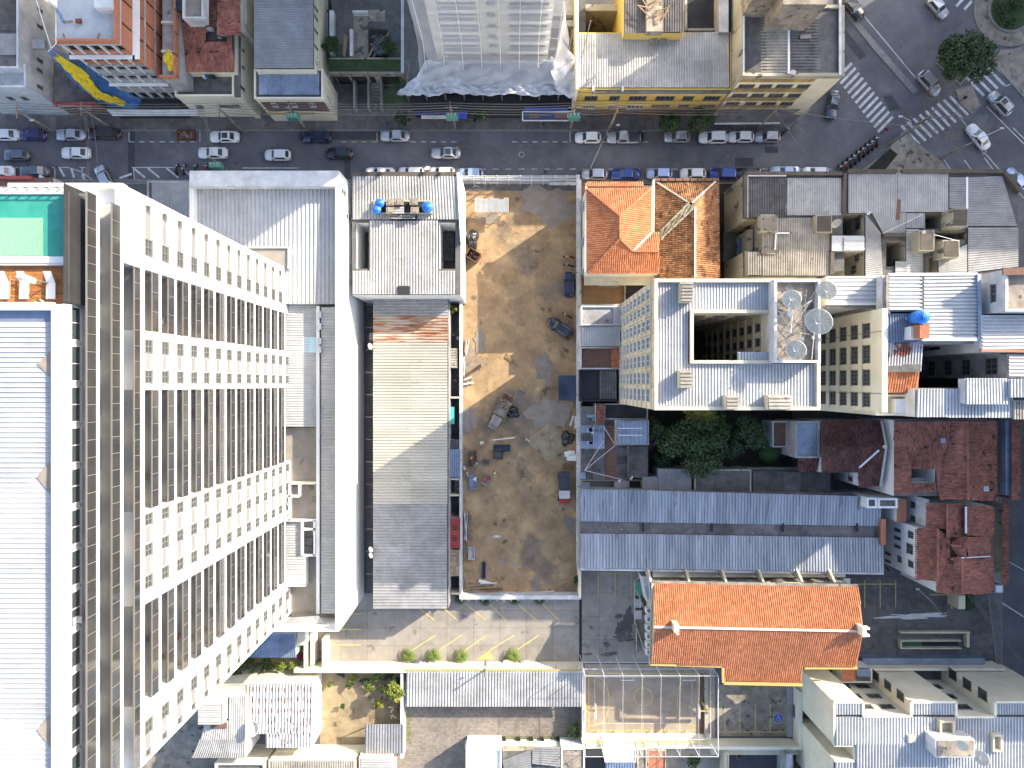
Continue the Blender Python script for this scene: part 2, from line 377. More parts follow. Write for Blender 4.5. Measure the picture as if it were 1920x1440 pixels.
def win(root, pos, n, w, h, fm='frame', pm='glass', mull=1, tr=0, name='window', bars=0):
    """a window: frame standing out of the wall with sill, and a pane of glass as its sub-part; n is the wall's outward side"""
    key = (round(w, 2), round(h, 2), fm, mull, tr, bars)
    if key not in WN:
        b = B(); t = .07; d = -.09
        b.box(-w / 2, d, 0, -w / 2 + t, 0, h); b.box(w / 2 - t, d, 0, w / 2, 0, h)
        b.box(-w / 2 + t, d, h - t, w / 2 - t, 0, h); b.box(-w / 2 - .06, d - .08, -.08, w / 2 + .06, .0, 0.0)
        for i in range(mull): x = -w / 2 + w * (i + 1) / (mull + 1); b.box(x - .03, d, 0, x + .03, -.03, h - t)
        for i in range(tr): z = h * (i + 1) / (tr + 1); b.box(-w / 2 + t, d, z - .025, w / 2 - t, -.031, z + .025)
        for i in range(bars): x = -w / 2 + w * (i + 1) / (bars + 1); b.box(x - .012, d - .03, 0, x + .012, d - .01, h)
        g = B().quad((-w / 2 + t, -.025, 0), (w / 2 - t, -.025, 0), (w / 2 - t, -.025, h - t), (-w / 2 + t, -.025, h - t))
        WN[key] = (b.me('window_frame', m[fm]), g.me('pane', m[pm]))
    f, g = WN[key]
    a = {'S': 0, 'N': math.pi, 'W': -math.pi / 2, 'E': math.pi / 2}.get(n, n)
    o = O(name, f, root, tuple(np.subtract(pos, ORG[root.name])), a)
    O('pane', g, o); return o
def winbox(root, a, b, side, Y, fm='frame', pm='glass', mull=1, tr=0, bars=0):
    """window from two opposite photo corners on a wall plane"""
    if side in 'SN': p, q = onS(*a, Y), onS(*b, Y); w = abs(p[0] - q[0]); c = (p[0] + q[0]) / 2; z0, z1 = sorted((p[2], q[2])); pos = (c, Y, z0)
    else: p, q = onW(*a, Y), onW(*b, Y); w = abs(p[1] - q[1]); c = (p[1] + q[1]) / 2; z0, z1 = sorted((p[2], q[2])); pos = (Y, c, z0)
    return win(root, pos, side, max(.3, w), max(.4, z1 - z0), fm, pm, mull, tr, bars=bars)
# ------------------------------------------------------------------ the ground, streets and yards
def sheet(name, px, mt, z=0., kind='structure', parent=None):
    b = B().poly([P(x, y)[:2] + (z,) for x, y in px]); 
    b.f = [tuple(f) for f in b.f]
    p = ccw([P(x, y)[:2] for x, y in px]); b = B().poly([(x, y, z) for x, y in p])
    return b.o(name, parent, m[mt], kind=kind)
B().poly([(-420, -420, -.02), (420, -420, -.02), (420, 420, -.02), (-420, 420, -.02)]).o('ground', None, m['ground'], kind='structure')
street = sheet('road', [(-900, 246), (1470, 246), (1560, 170), (1588, 120), (1588, -700), (3200, -700), (3200, 2400), (1872, 2400), (1872, 420), (1700, 336), (-900, 336)], 'asphalt', .004)
def kerbed(name, px, mt='sidewalk', h=.13, slabs=None):
    p = ccw([P(x, y)[:2] for x, y in px]); b = B().prism(p, 0, h); o = b.o(name, None, m[mt], kind='structure')
    q = inset(p, .16); kb = B(); n = len(p); oo = inset(p, -.01)
    for i in range(n):
        j = (i + 1) % n
        kb.quad((*oo[i], h + .005), (*oo[j], h + .005), (*q[j], h + .005), (*q[i], h + .005)); kb.quad((*oo[i], 0), (*oo[j], 0), (*oo[j], h + .005), (*oo[i], h + .005))
    kb.o('kerb', o, m['kerb']); return o
sw = kerbed('sidewalk', [(-900, 205), (1470, 205), (1520, 205), (1470, 246), (-900, 246)])
for i in range(60):                                                   # paving bays of the north sidewalk
    x0 = 8 + i * 24.4; mt = 'sidewalk'
    a, c = P(x0, 243), P(x0 + 23.6, 219)
    B().box(a[0], a[1], .13, c[0], c[1], .142 + .003 * (i % 3)).o('paving_slab', sw, m[mt])
kerbed('pavement', [(-900, 337), (1380, 337), (1380, 345), (-900, 345)])
isl = kerbed('traffic_island', [(1655, 290), (1700, 240), (1712, 262), (1762, 300), (1800, 345), (1610, 345), (1600, 330)], 'concrete_old')
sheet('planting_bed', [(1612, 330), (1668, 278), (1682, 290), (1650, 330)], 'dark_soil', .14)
kerbed('median', [(1590, 18), (1650, 90), (1720, 170), (1712, 178), (1640, 96), (1586, 30)], 'kerb')
kerbed('traffic_island', [(1755, 120), (1800, 160), (1826, 128), (1800, 100), (1760, 96)], 'grass')
isl2 = kerbed('traffic_island', [(1790, 168), (1822, 160), (1838, 198), (1822, 215), (1800, 195)], 'concrete_old')
# roundabout
def circle(cx, cy, r, n=40): return [(cx + r * math.cos(i * 2 * math.pi / n), cy + r * math.sin(i * 2 * math.pi / n)) for i in range(n)]
kerbed('roundabout', circle(1893, 20, 68), 'concrete_old')
B().prism(ccw([P(x, y)[:2] for x, y in circle(1893, 20, 43)]), .13, .38).o('planter_ring', None, m['kerb'], kind='structure')
B().prism(ccw([P(x, y)[:2] for x, y in circle(1893, 20, 38)]), .3, .42).o('planting_bed', None, m['grass'], kind='structure')
kerbed('traffic_island', [(1845, 95), (1900, 92), (1990, 60), (1990, 260), (1920, 185), (1880, 140)], 'concrete_old')
kerbed('pavement', [(1872, 352), (1878, 352), (1878, 2000), (1866, 2000), (1866, 1240), (1850, 1110), (1866, 1100)], 'sidewalk')
# worn patches in the asphalt
for q in ([(1585, 55), (1625, 105), (1612, 112), (1585, 80)], [(1434, 275), (1459, 275), (1459, 287), (1434, 287)], [(1378, 296), (1412, 296), (1412, 312), (1378, 312)],
          [(240, 246), (253, 246), (253, 336), (240, 336)], [(1655, 180), (1672, 178), (1690, 205), (1668, 208)], [(646, 294), (657, 294), (657, 336), (646, 336)], [(560, 246), (740, 246), (712, 262), (560, 262)]):
    sheet('asphalt_patch', q, 'asphalt_dark', .008)
# painted markings
mk = B(); yk = B()
def mline(b, x0, y0, x1, y1, w=.13, z=.013):
    a = Vector(P(x0, y0)); c = Vector(P(x1, y1)); d = (c - a).normalized(); n = Vector((-d.y, d.x, 0)) * w / 2
    q = [a - n, c - n, c + n, a + n]; b.poly([(v.x, v.y, z) for v in q])
def cross(x0, y0, x1, y1, n, lx, ly, w, b=None):        # n bars between the first and the last bar centre, each bar (lx, ly) long
    for i in range(n):
        t = i / (n - 1); cx, cy = x0 + (x1 - x0) * t, y0 + (y1 - y0) * t
        a = B(); mline(a, cx - lx / 2, cy - ly / 2, cx + lx / 2, cy + ly / 2, w); a.o('crossing_bar', street, m['line_white'])
cross(1583, 133, 1660, 233, 12, 28, -29, .42)
cross(1707, 253, 1798, 198, 9, 34, 35, .42)
cross(1829, 163, 1880, 137, 5, 32, 33, .42)
cross(1800, 4, 1815, 10, 2, 14, -16, .42)
for y, xs in ((266, [(242, 372), (640, 705), (770, 860), (960, 1070), (1130, 1215)]),):
    for a, c in xs:
        x = a
        while x < c:
            mline(yk if 615 < a < 700 else mk, x, y, x + 10, y); x += 19
for x in (242, 375, 768, 1069): mline(mk, x, 247, x, 266)
mline(yk, 707, 248, 707, 266)
for a, c in ((28, 28), (103, 103), (154, 154)): mline(mk, a, 315, a, 333); mline(mk, a - 5, 314, a + 6, 314)
mline(mk, 247, 314, 330, 314); mline(mk, 250, 314, 253, 345); mline(mk, 455, 315, 560, 315)
for x in (250, 277, 312, 340): mline(mk, x, 315, x + 22, 333, .28)
pts = [(102, 314), (128, 314), (152, 322), (172, 336), (192, 352)]
for a, c in zip(pts, pts[1:]): mline(mk, *a, *c)
for a, c in (((112, 315), (121, 331)), ((134, 317), (139, 333)), ((156, 325), (158, 337)), ((224, 334), (247, 326))): mline(mk, *a, *c, .32)
x = 900
while x < 1560: mline(mk, x, 317, x + 11, 317, .1); x += 24
for a, c in (((1845, 285), (1920, 372)), ((1850, 200), (1925, 275)), ((1838, 278), (1845, 290)), ((1846, 296), (1862, 318)), ((1808, 300), (1824, 322)), ((1770, 300), (1800, 345)), ((1884, 162), (1914, 150)),
             ((1848, 183), (1866, 206)), ((1690, 250), (1760, 340)), ((1595, 0), (1720, 150)), ((1800, 220), (1850, 285)), ((1900, 240), (1960, 300))): mline(mk, *a, *c, .14)
mline(mk, 1868, 1040, 1925, 1072); mline(mk, 1850, 1112, 1925, 1160, .2)
tag(mk.o('white_markings', street, m['line_white'])); yk.o('yellow_markings', street, m['line_yellow'])
for (cx, cy, rx, ry, a0, a1) in ((905, 205, 75, 100, 5, 62), (905, 210, 86, 108, 5, 66), (900, 205, 64, 88, 10, 58), (900, 200, 100, 118, 8, 55), (905, 195, 110, 130, 15, 60), (955, 345, 75, 75, -75, -8), (955, 345, 83, 83, -72, -5), (860, 400, 150, 118, -95, -50), (860, 400, 160, 126, -95, -52), (700, 420, 200, 138, -80, -52)):
    b = B(); pr = None
    for i in range(25):
        a = R(a0 + (a1 - a0) * i / 24); q = (cx + rx * math.cos(a), cy + ry * math.sin(a))
        if pr: mline(b, *pr, *q, .24, .0095 + .0004 * (cx % 7))
        pr = q
    b.o('tyre_track', street, m['track'])
# manholes
for x, y in ((978, 290), (812, 290)):
    b = B(); b.cyl(*P(x, y)[:2], .014, .03, .42, 20); r = b.o('manhole_cover', None, m['concrete_dk']); tag(r, 'round cover with pale ring in the street, %s' % ('right of the silver car with a sunroof' if x > 900 else 'left of the silver car with a sunroof'), 'manhole')
    t_ = B(); c = P(x, y)
    for i in range(24):
        a0 = i * math.pi / 12; a1 = (i + 1) * math.pi / 12
        t_.quad(*[(c[0] + rr * math.cos(a), c[1] + rr * math.sin(a), .034) for rr, a in ((.36, a0), (.44, a0), (.44, a1), (.36, a1))])
    t_.o('ring', r, m['line_white'])

# the lot of bare earth: an uneven sheet
def uneven(name, x0, y0, x1, y1, mt, amp, n, z=.02):
    a, c = P(x0, y1), P(x1, y0); nx = n; ny = int(n * (c[1] - a[1]) / (c[0] - a[0])) + 2; vs = []; fs = []
    rg = np.random.RandomState(3); ph = rg.uniform(0, 6.28, (8, 2)); fr = rg.uniform(.25, 2.2, (8, 2))
    for j in range(ny):
        for i in range(nx):
            x = a[0] + (c[0] - a[0]) * i / (nx - 1); y = a[1] + (c[1] - a[1]) * j / (ny - 1)
            e = sum(math.sin(x * fr[k][0] + ph[k][0]) * math.sin(y * fr[k][1] + ph[k][1]) for k in range(8)) / 8
            vs.append((x, y, z + amp * (1 + e) + rg.uniform(0, amp * .25)))
    for j in range(ny - 1):
        for i in range(nx - 1): q = j * nx + i; fs.append((q, q + 1, q + nx + 1, q + nx))
    return W(name, None, vs, fs, m[mt], smooth=True, kind='structure')
uneven('bare_earth', 864, 345, 1084, 1112, 'dirt', .045, 90)
def blob(name, cx, cy, rx, ry, mt, z, n=72, seed=1, jag=.25):
    rg = random.Random(seed); ps = []
    for i in range(n):
        a = i * 2 * math.pi / n; r = 1 + jag * (.8 * math.sin(2 * a + seed) + .6 * math.sin(5 * a + seed * 2) + .4 * math.sin(9 * a + seed * 3)) + rg.uniform(-.025, .025); ps.append(P(cx + rx * r * math.cos(a), cy + ry * r * math.sin(a))[:2])
    o = B().poly([(x, y, z) for x, y in ccw(ps)]).o(name, None, m[mt], kind='structure'); return o
m['cement_edge'] = m['cement']
for k, (cx, cy, rx, ry) in enumerate([(1028, 385, 50, 34), (1020, 690, 14, 30), (1030, 775, 36, 30), (878, 790, 16, 22), (915, 410, 26, 9), (900, 640, 12, 20)]):
    blob('cement_patch', cx, cy, rx, ry, 'cement', .135 + .004 * k, seed=k)
a, c = P(866, 809), P(880, 764); B().box(a[0], a[1], .05, c[0], c[1], .2).o('concrete_strip', None, m['concrete'], kind='structure')

# concrete yards laid in bays with open joints
def bays(name, x0, y0, x1, y1, nx, ny, mt, under='concrete_dk', z=.0, gap=.035, piece='concrete_slab'):
    o = sheet(name, R4(x0, y0, x1, y1), under, z + .012)
    a, c = P(x0, y1), P(x1, y0)
    for i in range(nx):
        for j in range(ny):
            u0 = a[0] + (c[0] - a[0]) * i / nx; u1 = a[0] + (c[0] - a[0]) * (i + 1) / nx
            v0 = a[1] + (c[1] - a[1]) * j / ny; v1 = a[1] + (c[1] - a[1]) * (j + 1) / ny
            B().box(u0 + gap / 2, v0 + gap / 2, z + .005, u1 - gap / 2, v1 - gap / 2, z + .05 + rnd.uniform(0, .006)).o(piece, o, m[mt])
    return o
park = bays('parking_lot', 590, 1112, 1086, 1242, 10, 4, 'concrete')
yard = bays('school_yard', 1091, 1068, 1225, 1242, 4, 4, 'concrete')
yard2 = bays('school_yard', 1590, 1082, 1862, 1240, 6, 3, 'concrete_dk')
strip_ = sheet('drain', [(1086, 1112), (1091, 1112), (1091, 1242), (1086, 1242)], 'dark', .01)
pl = B()
for a, c in (((625, 1151), (677, 1151)), ((625, 1180), (677, 1180)), ((625, 1209), (677, 1209))): mline(pl, *a, *c, .16, .06)
for a, c in (((787, 1141), (815, 1163)), ((833, 1141), (858, 1163)), ((868, 1128), (911, 1162)), ((920, 1134), (948, 1163)), ((968, 1130), (1006, 1163)), ((1018, 1134), (1049, 1163)),
             ((770, 1221), (818, 1190)), ((820, 1221), (867, 1190)), ((870, 1221), (913, 1190)), ((917, 1220), (964, 1191)), ((970, 1218), (1010, 1191))): mline(pl, *a, *c, .16, .06)
pl.poly([P(x, y)[:2] + (.058,) for x, y in ((895, 1236), (927, 1236), (917, 1220))])
pl.o('yellow_bay_lines', park, m['line_yellow'])
pl = B()
for x in (1122, 1153, 1184): mline(pl, x, 1073, x, 1118, .13, .06)
mline(pl, 1125, 1075, 1150, 1075, .13, .06); mline(pl, 1157, 1075, 1182, 1075, .13, .06); pl.o('yellow_bay_lines', yard, m['line_yellow'])
pl = B()
for x in (1621, 1650, 1679): mline(pl, x, 1088, x, 1139, .13, .062)
mline(pl, 1600, 1095, 1679, 1095, .13, .062); mline(pl, 1743, 1115, 1785, 1115, .13, .062); mline(pl, 1784, 1113, 1784, 1142, .13, .062); pl.o('yellow_bay_lines', yard2, m['line_yellow'])
for k, (cx, cy, rx, ry) in enumerate([(1160, 1155, 6, 5), (1163, 1178, 9, 14), (1178, 1165, 11, 22), (1170, 1195, 20, 7), (1108, 1176, 4, 3), (1137, 1208, 5, 6), (1102, 1226, 8, 3), (1143, 1226, 14, 4)]):
    blob('wet_stain', cx, cy, rx, ry, 'concrete_dk', .062 + .004 * k, seed=40 + k)
for k, (cx, cy, rx, ry) in enumerate([(1715, 1155, 60, 12)]): blob('worn_paint', cx, cy, rx, ry * .4, 'white_dirty', .068, seed=60, jag=.4)
# paved courtyard at the bottom: every paver its own island of one sheet
def pavers(name, px, mt, size=(.42, .34), z=0.):
    o = sheet(name, px, 'concrete_dk', z + .006); p = ccw([P(x, y)[:2] for x, y in px])
    xs = np.arange(min(q[0] for q in p), max(q[0] for q in p), size[0]); ys = np.arange(min(q[1] for q in p), max(q[1] for q in p), size[1]); vs = []; fs = []
    for j, y in enumerate(ys):
        xx = xs + (size[0] / 2 if j % 2 else 0); ok = inside(xx, np.full_like(xx, y), p)
        for x in xx[ok]:
            h = z + .03 + rnd.uniform(0, .012); a, b_ = size[0] / 2 - .02, size[1] / 2 - .018; n = len(vs)
            vs += [(x - a, y - b_, h), (x + a, y - b_, h), (x + a, y + b_, h), (x - a, y + b_, h)]; fs.append((n, n + 1, n + 2, n + 3))
    W('pavers', o, vs, fs, m[mt], kind='stuff'); return o
pavers('courtyard', [(762, 1320), (1090, 1320), (1090, 1395), (875, 1390), (875, 1460), (740, 1460), (745, 1400)], 'paver')
sheet('garden', R4(600, 1250, 762, 1405), 'soil', .01)
sheet('garden_bed', R4(430, 1225, 600, 1270), 'soil', .008)
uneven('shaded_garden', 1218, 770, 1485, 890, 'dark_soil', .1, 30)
court = sheet('sports_court', R4(1096, 1245, 1340, 1395), 'court', .05)
cp = B(); wp = B()
for q in ([(1104, 1262), (1308, 1262)], [(1104, 1369), (1308, 1369)], [(1104, 1262), (1104, 1369)], [(1308, 1262), (1308, 1369)], [(1206, 1262), (1206, 1369)]): mline(cp, *q[0], *q[1], .12, .056)
for cx, s in ((1104, 1), (1308, -1)):
    pr = None
    for i in range(21):
        a = -math.pi / 2 + math.pi * i / 20; q = (cx + s * 38 * abs(math.cos(a)) ** .6, 1314 + 46 * math.sin(a))
        if pr: mline(cp, *pr, *q, .12, .06)
        pr = q
pr = None
for i in range(29):
    a = 2 * math.pi * i / 28; q = (1206 + 17 * math.cos(a), 1306 + 17 * math.sin(a))
    if pr: mline(cp, *pr, *q, .1, .06)
    pr = q
for q in ([(1115, 1270), (1297, 1270)], [(1115, 1356), (1297, 1356)], [(1115, 1270), (1115, 1356)], [(1297, 1270), (1297, 1356)], [(1242, 1340), (1242, 1356)]): mline(wp, *q[0], *q[1], .08, .064)
cp.o('yellow_court_lines', court, m['line_yellow']); wp.o('white_court_lines', court, m['line_white'])
dp = sheet('small_car_park', R4(1345, 1284, 1482, 1380), 'concrete_old', .05); pl = B()
for x in (1359, 1387, 1416, 1444, 1473): mline(pl, x, 1320, x, 1372, .12, .056)
mline(pl, 1345, 1372, 1473, 1372, .12, .06); pl.o('yellow_bay_lines', dp, m['line_yellow'])
c = P(1459, 1346); b = B(); b.poly([(c[0] + .72 * math.cos(i * .2618), c[1] + .72 * math.sin(i * .2618), .066) for i in range(24)]); b.o('disabled_bay_disc', dp, m['sign_blue'])
b = B()
for i in range(24):
    a0, a1 = i * .2618, (i + 1) * .2618; b.quad(*[(c[0] + rr * math.cos(a), c[1] + rr * math.sin(a), .067) for rr, a in ((.70, a0), (.78, a0), (.78, a1), (.70, a1))])
b.o('disc_rim', dp, m['line_yellow']); b = B()
for i in range(9):
    a0, a1 = 2.6 + i * .45, 2.6 + (i + 1) * .45; b.quad(*[(c[0] + rr * math.cos(a), c[1] - .12 + rr * math.sin(a), .071) for rr, a in ((.26, a0), (.33, a0), (.33, a1), (.26, a1))])
for (x0, y0), (x1, y1) in (((-.05, .4), (-.05, .05)), ((-.05, .05), (.2, .05)), ((.2, .05), (.32, -.25)), ((-.05, .22), (.15, .22))):
    d = Vector((x1 - x0, y1 - y0, 0)).normalized(); n = Vector((-d.y, d.x, 0)) * .04; a = Vector((c[0] + x0, c[1] + y0, .075)); e = Vector((c[0] + x1, c[1] + y1, .075)); b.quad(tuple(a - n), tuple(e - n), tuple(e + n), tuple(a + n))
b.poly([(c[0] - .05 + .08 * math.cos(i), c[1] + .48 + .08 * math.sin(i), .075) for i in range(6)]); b.o('wheelchair_symbol', dp, m['line_white'])

# ------------------------------------------------------------------ the white tower on the left
XT = -31.0
tw = T('apartment_tower', 'tall white apartment tower with a rooftop pool and rows of dark glass balconies', 'tower', (-45, -8, 0))
def HH(r): return H - 41323 / r
floors = [HH(780), HH(735)] + [51.5 - 2.87 * k for k in range(0, 14)]
YN, YS, YNH = 15.9, -32.1, 14.2
solid = [(9.7, YN), (-.5, 4.5), (-18.6, -10.7), (YS, -27.0)]
bal = [(4.5, 9.7), (-10.7, -.5), (-27.0, -18.6)]
B().box(-64, YS, 0, XT - 1.7, YN, 53.8).box(-64, YS, 53.8, XT - 1.7, YNH, 57.9).o('wall', tw, m['white'])
for i, (y0, y1) in enumerate(solid):
    B().box(XT - 1.69, y0, 0, XT, y1, 53.8 if i == 0 else 51.55).o('facade_pier', tw, m['white'])
for k, h in enumerate(floors):
    segs = [(YS + .3 if k > 1 else -34, YNH)] if k < 2 else bal
    for y0, y1 in segs:
        s_ = B().box(XT - 1.68, y0 + .01, h - .42, XT + .04, y1 - .01, h).o('balcony_slab', tw, m['white'])
    segs = [(-34, YNH - .1)] if k < 2 else ([(bal[0][0], bal[0][1]), bal[1], bal[2]] if k > 2 else [(YS + .2, 9.7)])
    top = k < 2
    for y0, y1 in segs:
        hh = 1.18
        B().box(XT - .02, y0 + .05, h + .0, XT + .02, y1 - .05, h + hh).o('railing_glass', tw, m['glass_dk'])
        b = B().box(XT - .05, y0 + .05, h + hh, XT + .06, y1 - .05, h + hh + .06)
        n = max(2, int((y1 - y0) / 1.3))
        for i in range(n + 1):
            y = y0 + .06 + (y1 - y0 - .12) * i / n; b.box(XT + .02, y - .02, h, XT + .05, y + .02, h + hh)
        b.o('railing_frame', tw, m['frame'])
        B().box(XT - 1.63, y0 + .05, h + .005, XT - .1, y1 - .05, h + .03).o('balcony_floor', tw, m['balcony'])
        if k: B().box(XT - 1.72, y0 + .02, h + .002, XT - 1.64, y1 - .02, h + 2.3).o('balcony_back_wall', tw, m['balcony'])
        # doors on the back wall
        n = max(1, int((y1 - y0) / 4.2))
        for i in range(n):
            yc = y0 + (y1 - y0) * (i + .5) / n
            if k: win(tw, (XT - 1.64, yc, h + .05), 'E', 2.4, 2.1, 'frame', 'glass', 3, name='balcony_door')
        # things on the balcony floor
        if rnd.random() < .5 and k < 14:
            yc = rnd.uniform(y0 + .8, y1 - .8); q = B()
            q.box(XT - 1.2, yc - .25, h + .4, XT - .75, yc + .25, h + .47); q.box(XT - 1.2, yc - .25, h + .47, XT - 1.13, yc + .25, h + .9)
            for sx in (-1.18, -.8):
                for sy in (-.22, .22): q.box(XT + sx, yc + sy, h + .03, XT + sx + .04, yc + sy + .04, h + .4)
            q.o('balcony_chair', tw, m[rnd.choice(['frame', 'wood', 'white_dirty', 'red'])])
wins = [(14.87, 1.0, 0), (11.6, 1.4, 0), (3.2, 1.15, 1), (.62, 1.1, 1), (-11.5, 1.0, 2), (-14.1, 1.05, 2), (-16.8, 1.1, 2), (-29.1, 1.2, 3), (-31.3, .6, 3)]
for k, h in enumerate(floors[2:]):
    for yc, w, s_ in wins:
        z = h - 1.5; sm = w == .6 or yc == 14.87
        if z < 10.2: continue
        win(tw, (XT, yc, z + (.35 if sm else 0)), 'E', .6 if sm else w, .6 if sm else 1.05, 'frame', 'glass', 0 if sm else 1, 0 if sm else 1)
    z0 = h - 1.45
    if z0 > 10:
        for y0, y1 in ((12.35, 14.5), (1.25, 2.55), (-13.5, -12.1), (-16.2, -14.7), (-30.95, -29.75)):
            B().box(XT, y0, z0, XT + .02, y1, z0 + .85).o('facade_panel', tw, m['panel'])
# parapet upstands between the open end bays and the roof
B().box(XT - .6, YS - .05, 51.55, XT + .04, 9.7, 51.75).o('coping', tw, m['white'])
B().box(XT - .5, 9.7, 53.8, XT + .05, YN + .05, 54.6).box(XT - 9, YN - .35, 53.8, XT - .5, YN + .05, 54.6).o('parapet', tw, m['white'])
# penthouse: glazed upper storey, pool, deck and metal roof
ZR = 60.6
B().box(-64, -34, 58.0, XT - 1.2, 5.6, ZR - .1).box(-64, 5.6, 58.0, XT - 1.0, 8.8, 58.9).o('wall', tw, m['white'])
for y in range(-32, 5, 3): win(tw, (XT - 1.19, y + .5, 58.1), 'E', 2.6, 2.0, 'frame_w', 'glass', 1, name='penthouse_window')
B().box(XT - 1.35, -34, ZR, XT - .2, 5.6, ZR + .5).box(-64, 5.2, ZR, XT - 1.352, 5.75, ZR + .5).o('parapet', tw, m['white'])
B().box(-64, -34, ZR - .3, XT - 1.05, 5.2, ZR - .02).o('roof_gutter', tw, m['metal_blue'])
og = ORG[tw.name]
rx1 = XT - 1.6; c4 = [(-64, 4.4), (rx1, 4.4), (rx1, -34), (-64, -34)]
for j in range(26):                                                   # wide pressed sheets, each lapping the next
    y1 = 4.4 - j * 1.42; b = B()
    for q in range(4):
        ya = y1 - q * .355; b.quad((-64, ya - .3, ZR + .1), (rx1, ya - .3, ZR + .06), (rx1, ya, ZR + .06), (-64, ya, ZR + .1))
        b.quad((-64, ya - .355, ZR + .16), (rx1, ya - .355, ZR + .12), (rx1, ya - .3, ZR + .06), (-64, ya - .3, ZR + .1))
        b.quad((-64, ya - .355, ZR + .10), (rx1, ya - .355, ZR + .06), (rx1, ya - .355, ZR + .12), (-64, ya - .355, ZR + .16))
    b.o('roof_sheet', tw, m['metal_white'])
for y, ww in ((1.4, 1.6), (-6.6, 2.2), (-24.5, 2.2)):                   # collector boxes in the gutter
    B().poly([(rx1 - 1.0, y, ZR + .14), (rx1 + .1, y + ww / 1.6, ZR + .14), (rx1 + .75, y + ww / 1.6, ZR + .14), (rx1 + .75, y - ww / 1.6, ZR + .14), (rx1 + .1, y - ww / 1.6, ZR + .14)][::-1]).o('gutter_flashing', tw, m['tank_cement'])
B().box(rx1, -34, ZR, rx1 + .12, 4.4, ZR + .16).o('gutter_edge', tw, m['tank_cement'])
# pool
B().box(-64, 8.6, 59.0, XT - .7, YNH - .1, 59.6).o('pool_wall', tw, m['white'])
B().box(-63.8, 9.2, 59.6, XT - .8, 13.7, 59.615).o('pool_water', tw, m['pool'])
B().box(-63.8, 9.25, 59.616, XT - 2.9, 12.0, 59.66).o('pool_lit_step', tw, m['pool_lit_tone'])  # shallow step, made paler: its sunlit look is painted into the colour
B().box(-63.8, 8.75, 59.6, XT - .75, 9.2, 59.7).box(-63.8, 13.7, 59.6, XT - .75, 14.0, 59.75).o('pool_coping', tw, m['white'])

b = B()
for i in range(24): x = XT - 1.6 - i * .75; b.box(x - .04, 14.0, 59.6, x + .04, 14.08, 60.3)
b.box(-50, 14.0, 60.3, XT - .8, 14.08, 60.36); b.o('pool_fence', tw, m['frame'])
b = B().box(XT - .68, 5.8, 58.2, XT - .62, YNH, 60.8); b.o('glass_screen', tw, m['glass_dk'])
for j in range(12): B().box(-64, 5.8 + j * .24, 59.2, XT - .72, 6.02 + j * .24, 59.24).o('deck_board', tw, m['deck'])
# loungers and a closed parasol on the deck
def lounger(px, label):
    c = P(px, 545, 59.3); t = T('sun_lounger', label, 'sun lounger', (c[0], 7.1, 59.24), group=None)
    b = B(); b.quad((c[0] - .33, 6.15, 59.6), (c[0] + .33, 6.15, 59.6), (c[0] + .3, 7.3, 59.55), (c[0] - .3, 7.3, 59.55)); b.quad((c[0] - .3, 7.3, 59.55), (c[0] + .3, 7.3, 59.55), (c[0] + .3, 8.1, 60.05), (c[0] - .3, 8.1, 60.05)); b.o('fabric', t, m['white'])
    f = B()
    for s in (-.35, .35): f.bar((c[0] + s, 6.15, 59.57), (c[0] + s, 7.9, 59.52), .06); f.bar((c[0] + s, 6.4, 59.24), (c[0] + s, 6.4, 59.57), .05); f.bar((c[0] + s, 7.6, 59.24), (c[0] + s, 7.6, 59.57), .05)
    f.o('frame', t, m['wood'])
lounger(14, 'white sun lounger on the rooftop deck, leftmost of three'); lounger(50, 'white sun lounger under the folded parasol on the rooftop deck'); lounger(100, 'white sun lounger on the rooftop deck, nearest the glass railing')
c = P(62, 527, 60.4); t = T('parasol', 'folded cream parasol lying over the middle rooftop lounger', 'parasol', (c[0], c[1], 59.24))
B().tube([(c[0] - .65, c[1] + .2, 61.1), (c[0], c[1] + .05, 61.2), (c[0] + .6, c[1] - .12, 61.1)], [.12, .28, .2], 8).o('canopy', t, m['cream_lt']); B().bar((c[0] + .5, c[1], 59.24), (c[0] + .5, c[1], 61.1), .07).o('pole', t, m['frame'])
c = P(80, 568, 59.3); b = B().cyl(c[0], 5.95, 59.24, 59.6, .16, 8)
t = T('potted_plant', 'small bright green potted plant on the rooftop deck', 'plant', (c[0], 5.95, 59.24)); b.o('pot', t, m['white_dirty']); b = B()
for i in range(30):
    a = rnd.uniform(0, 6.28); r_ = rnd.uniform(.1, .35); b.quad((c[0], 5.95, 59.6), (c[0] + r_ * math.cos(a), 5.95 + r_ * math.sin(a), 59.85), (c[0] + r_ * math.cos(a + .4), 5.95 + r_ * math.sin(a + .4), 59.8), (c[0] + .02, 5.97, 59.6))
b.o('leaves', t, m['leaf_lt'])

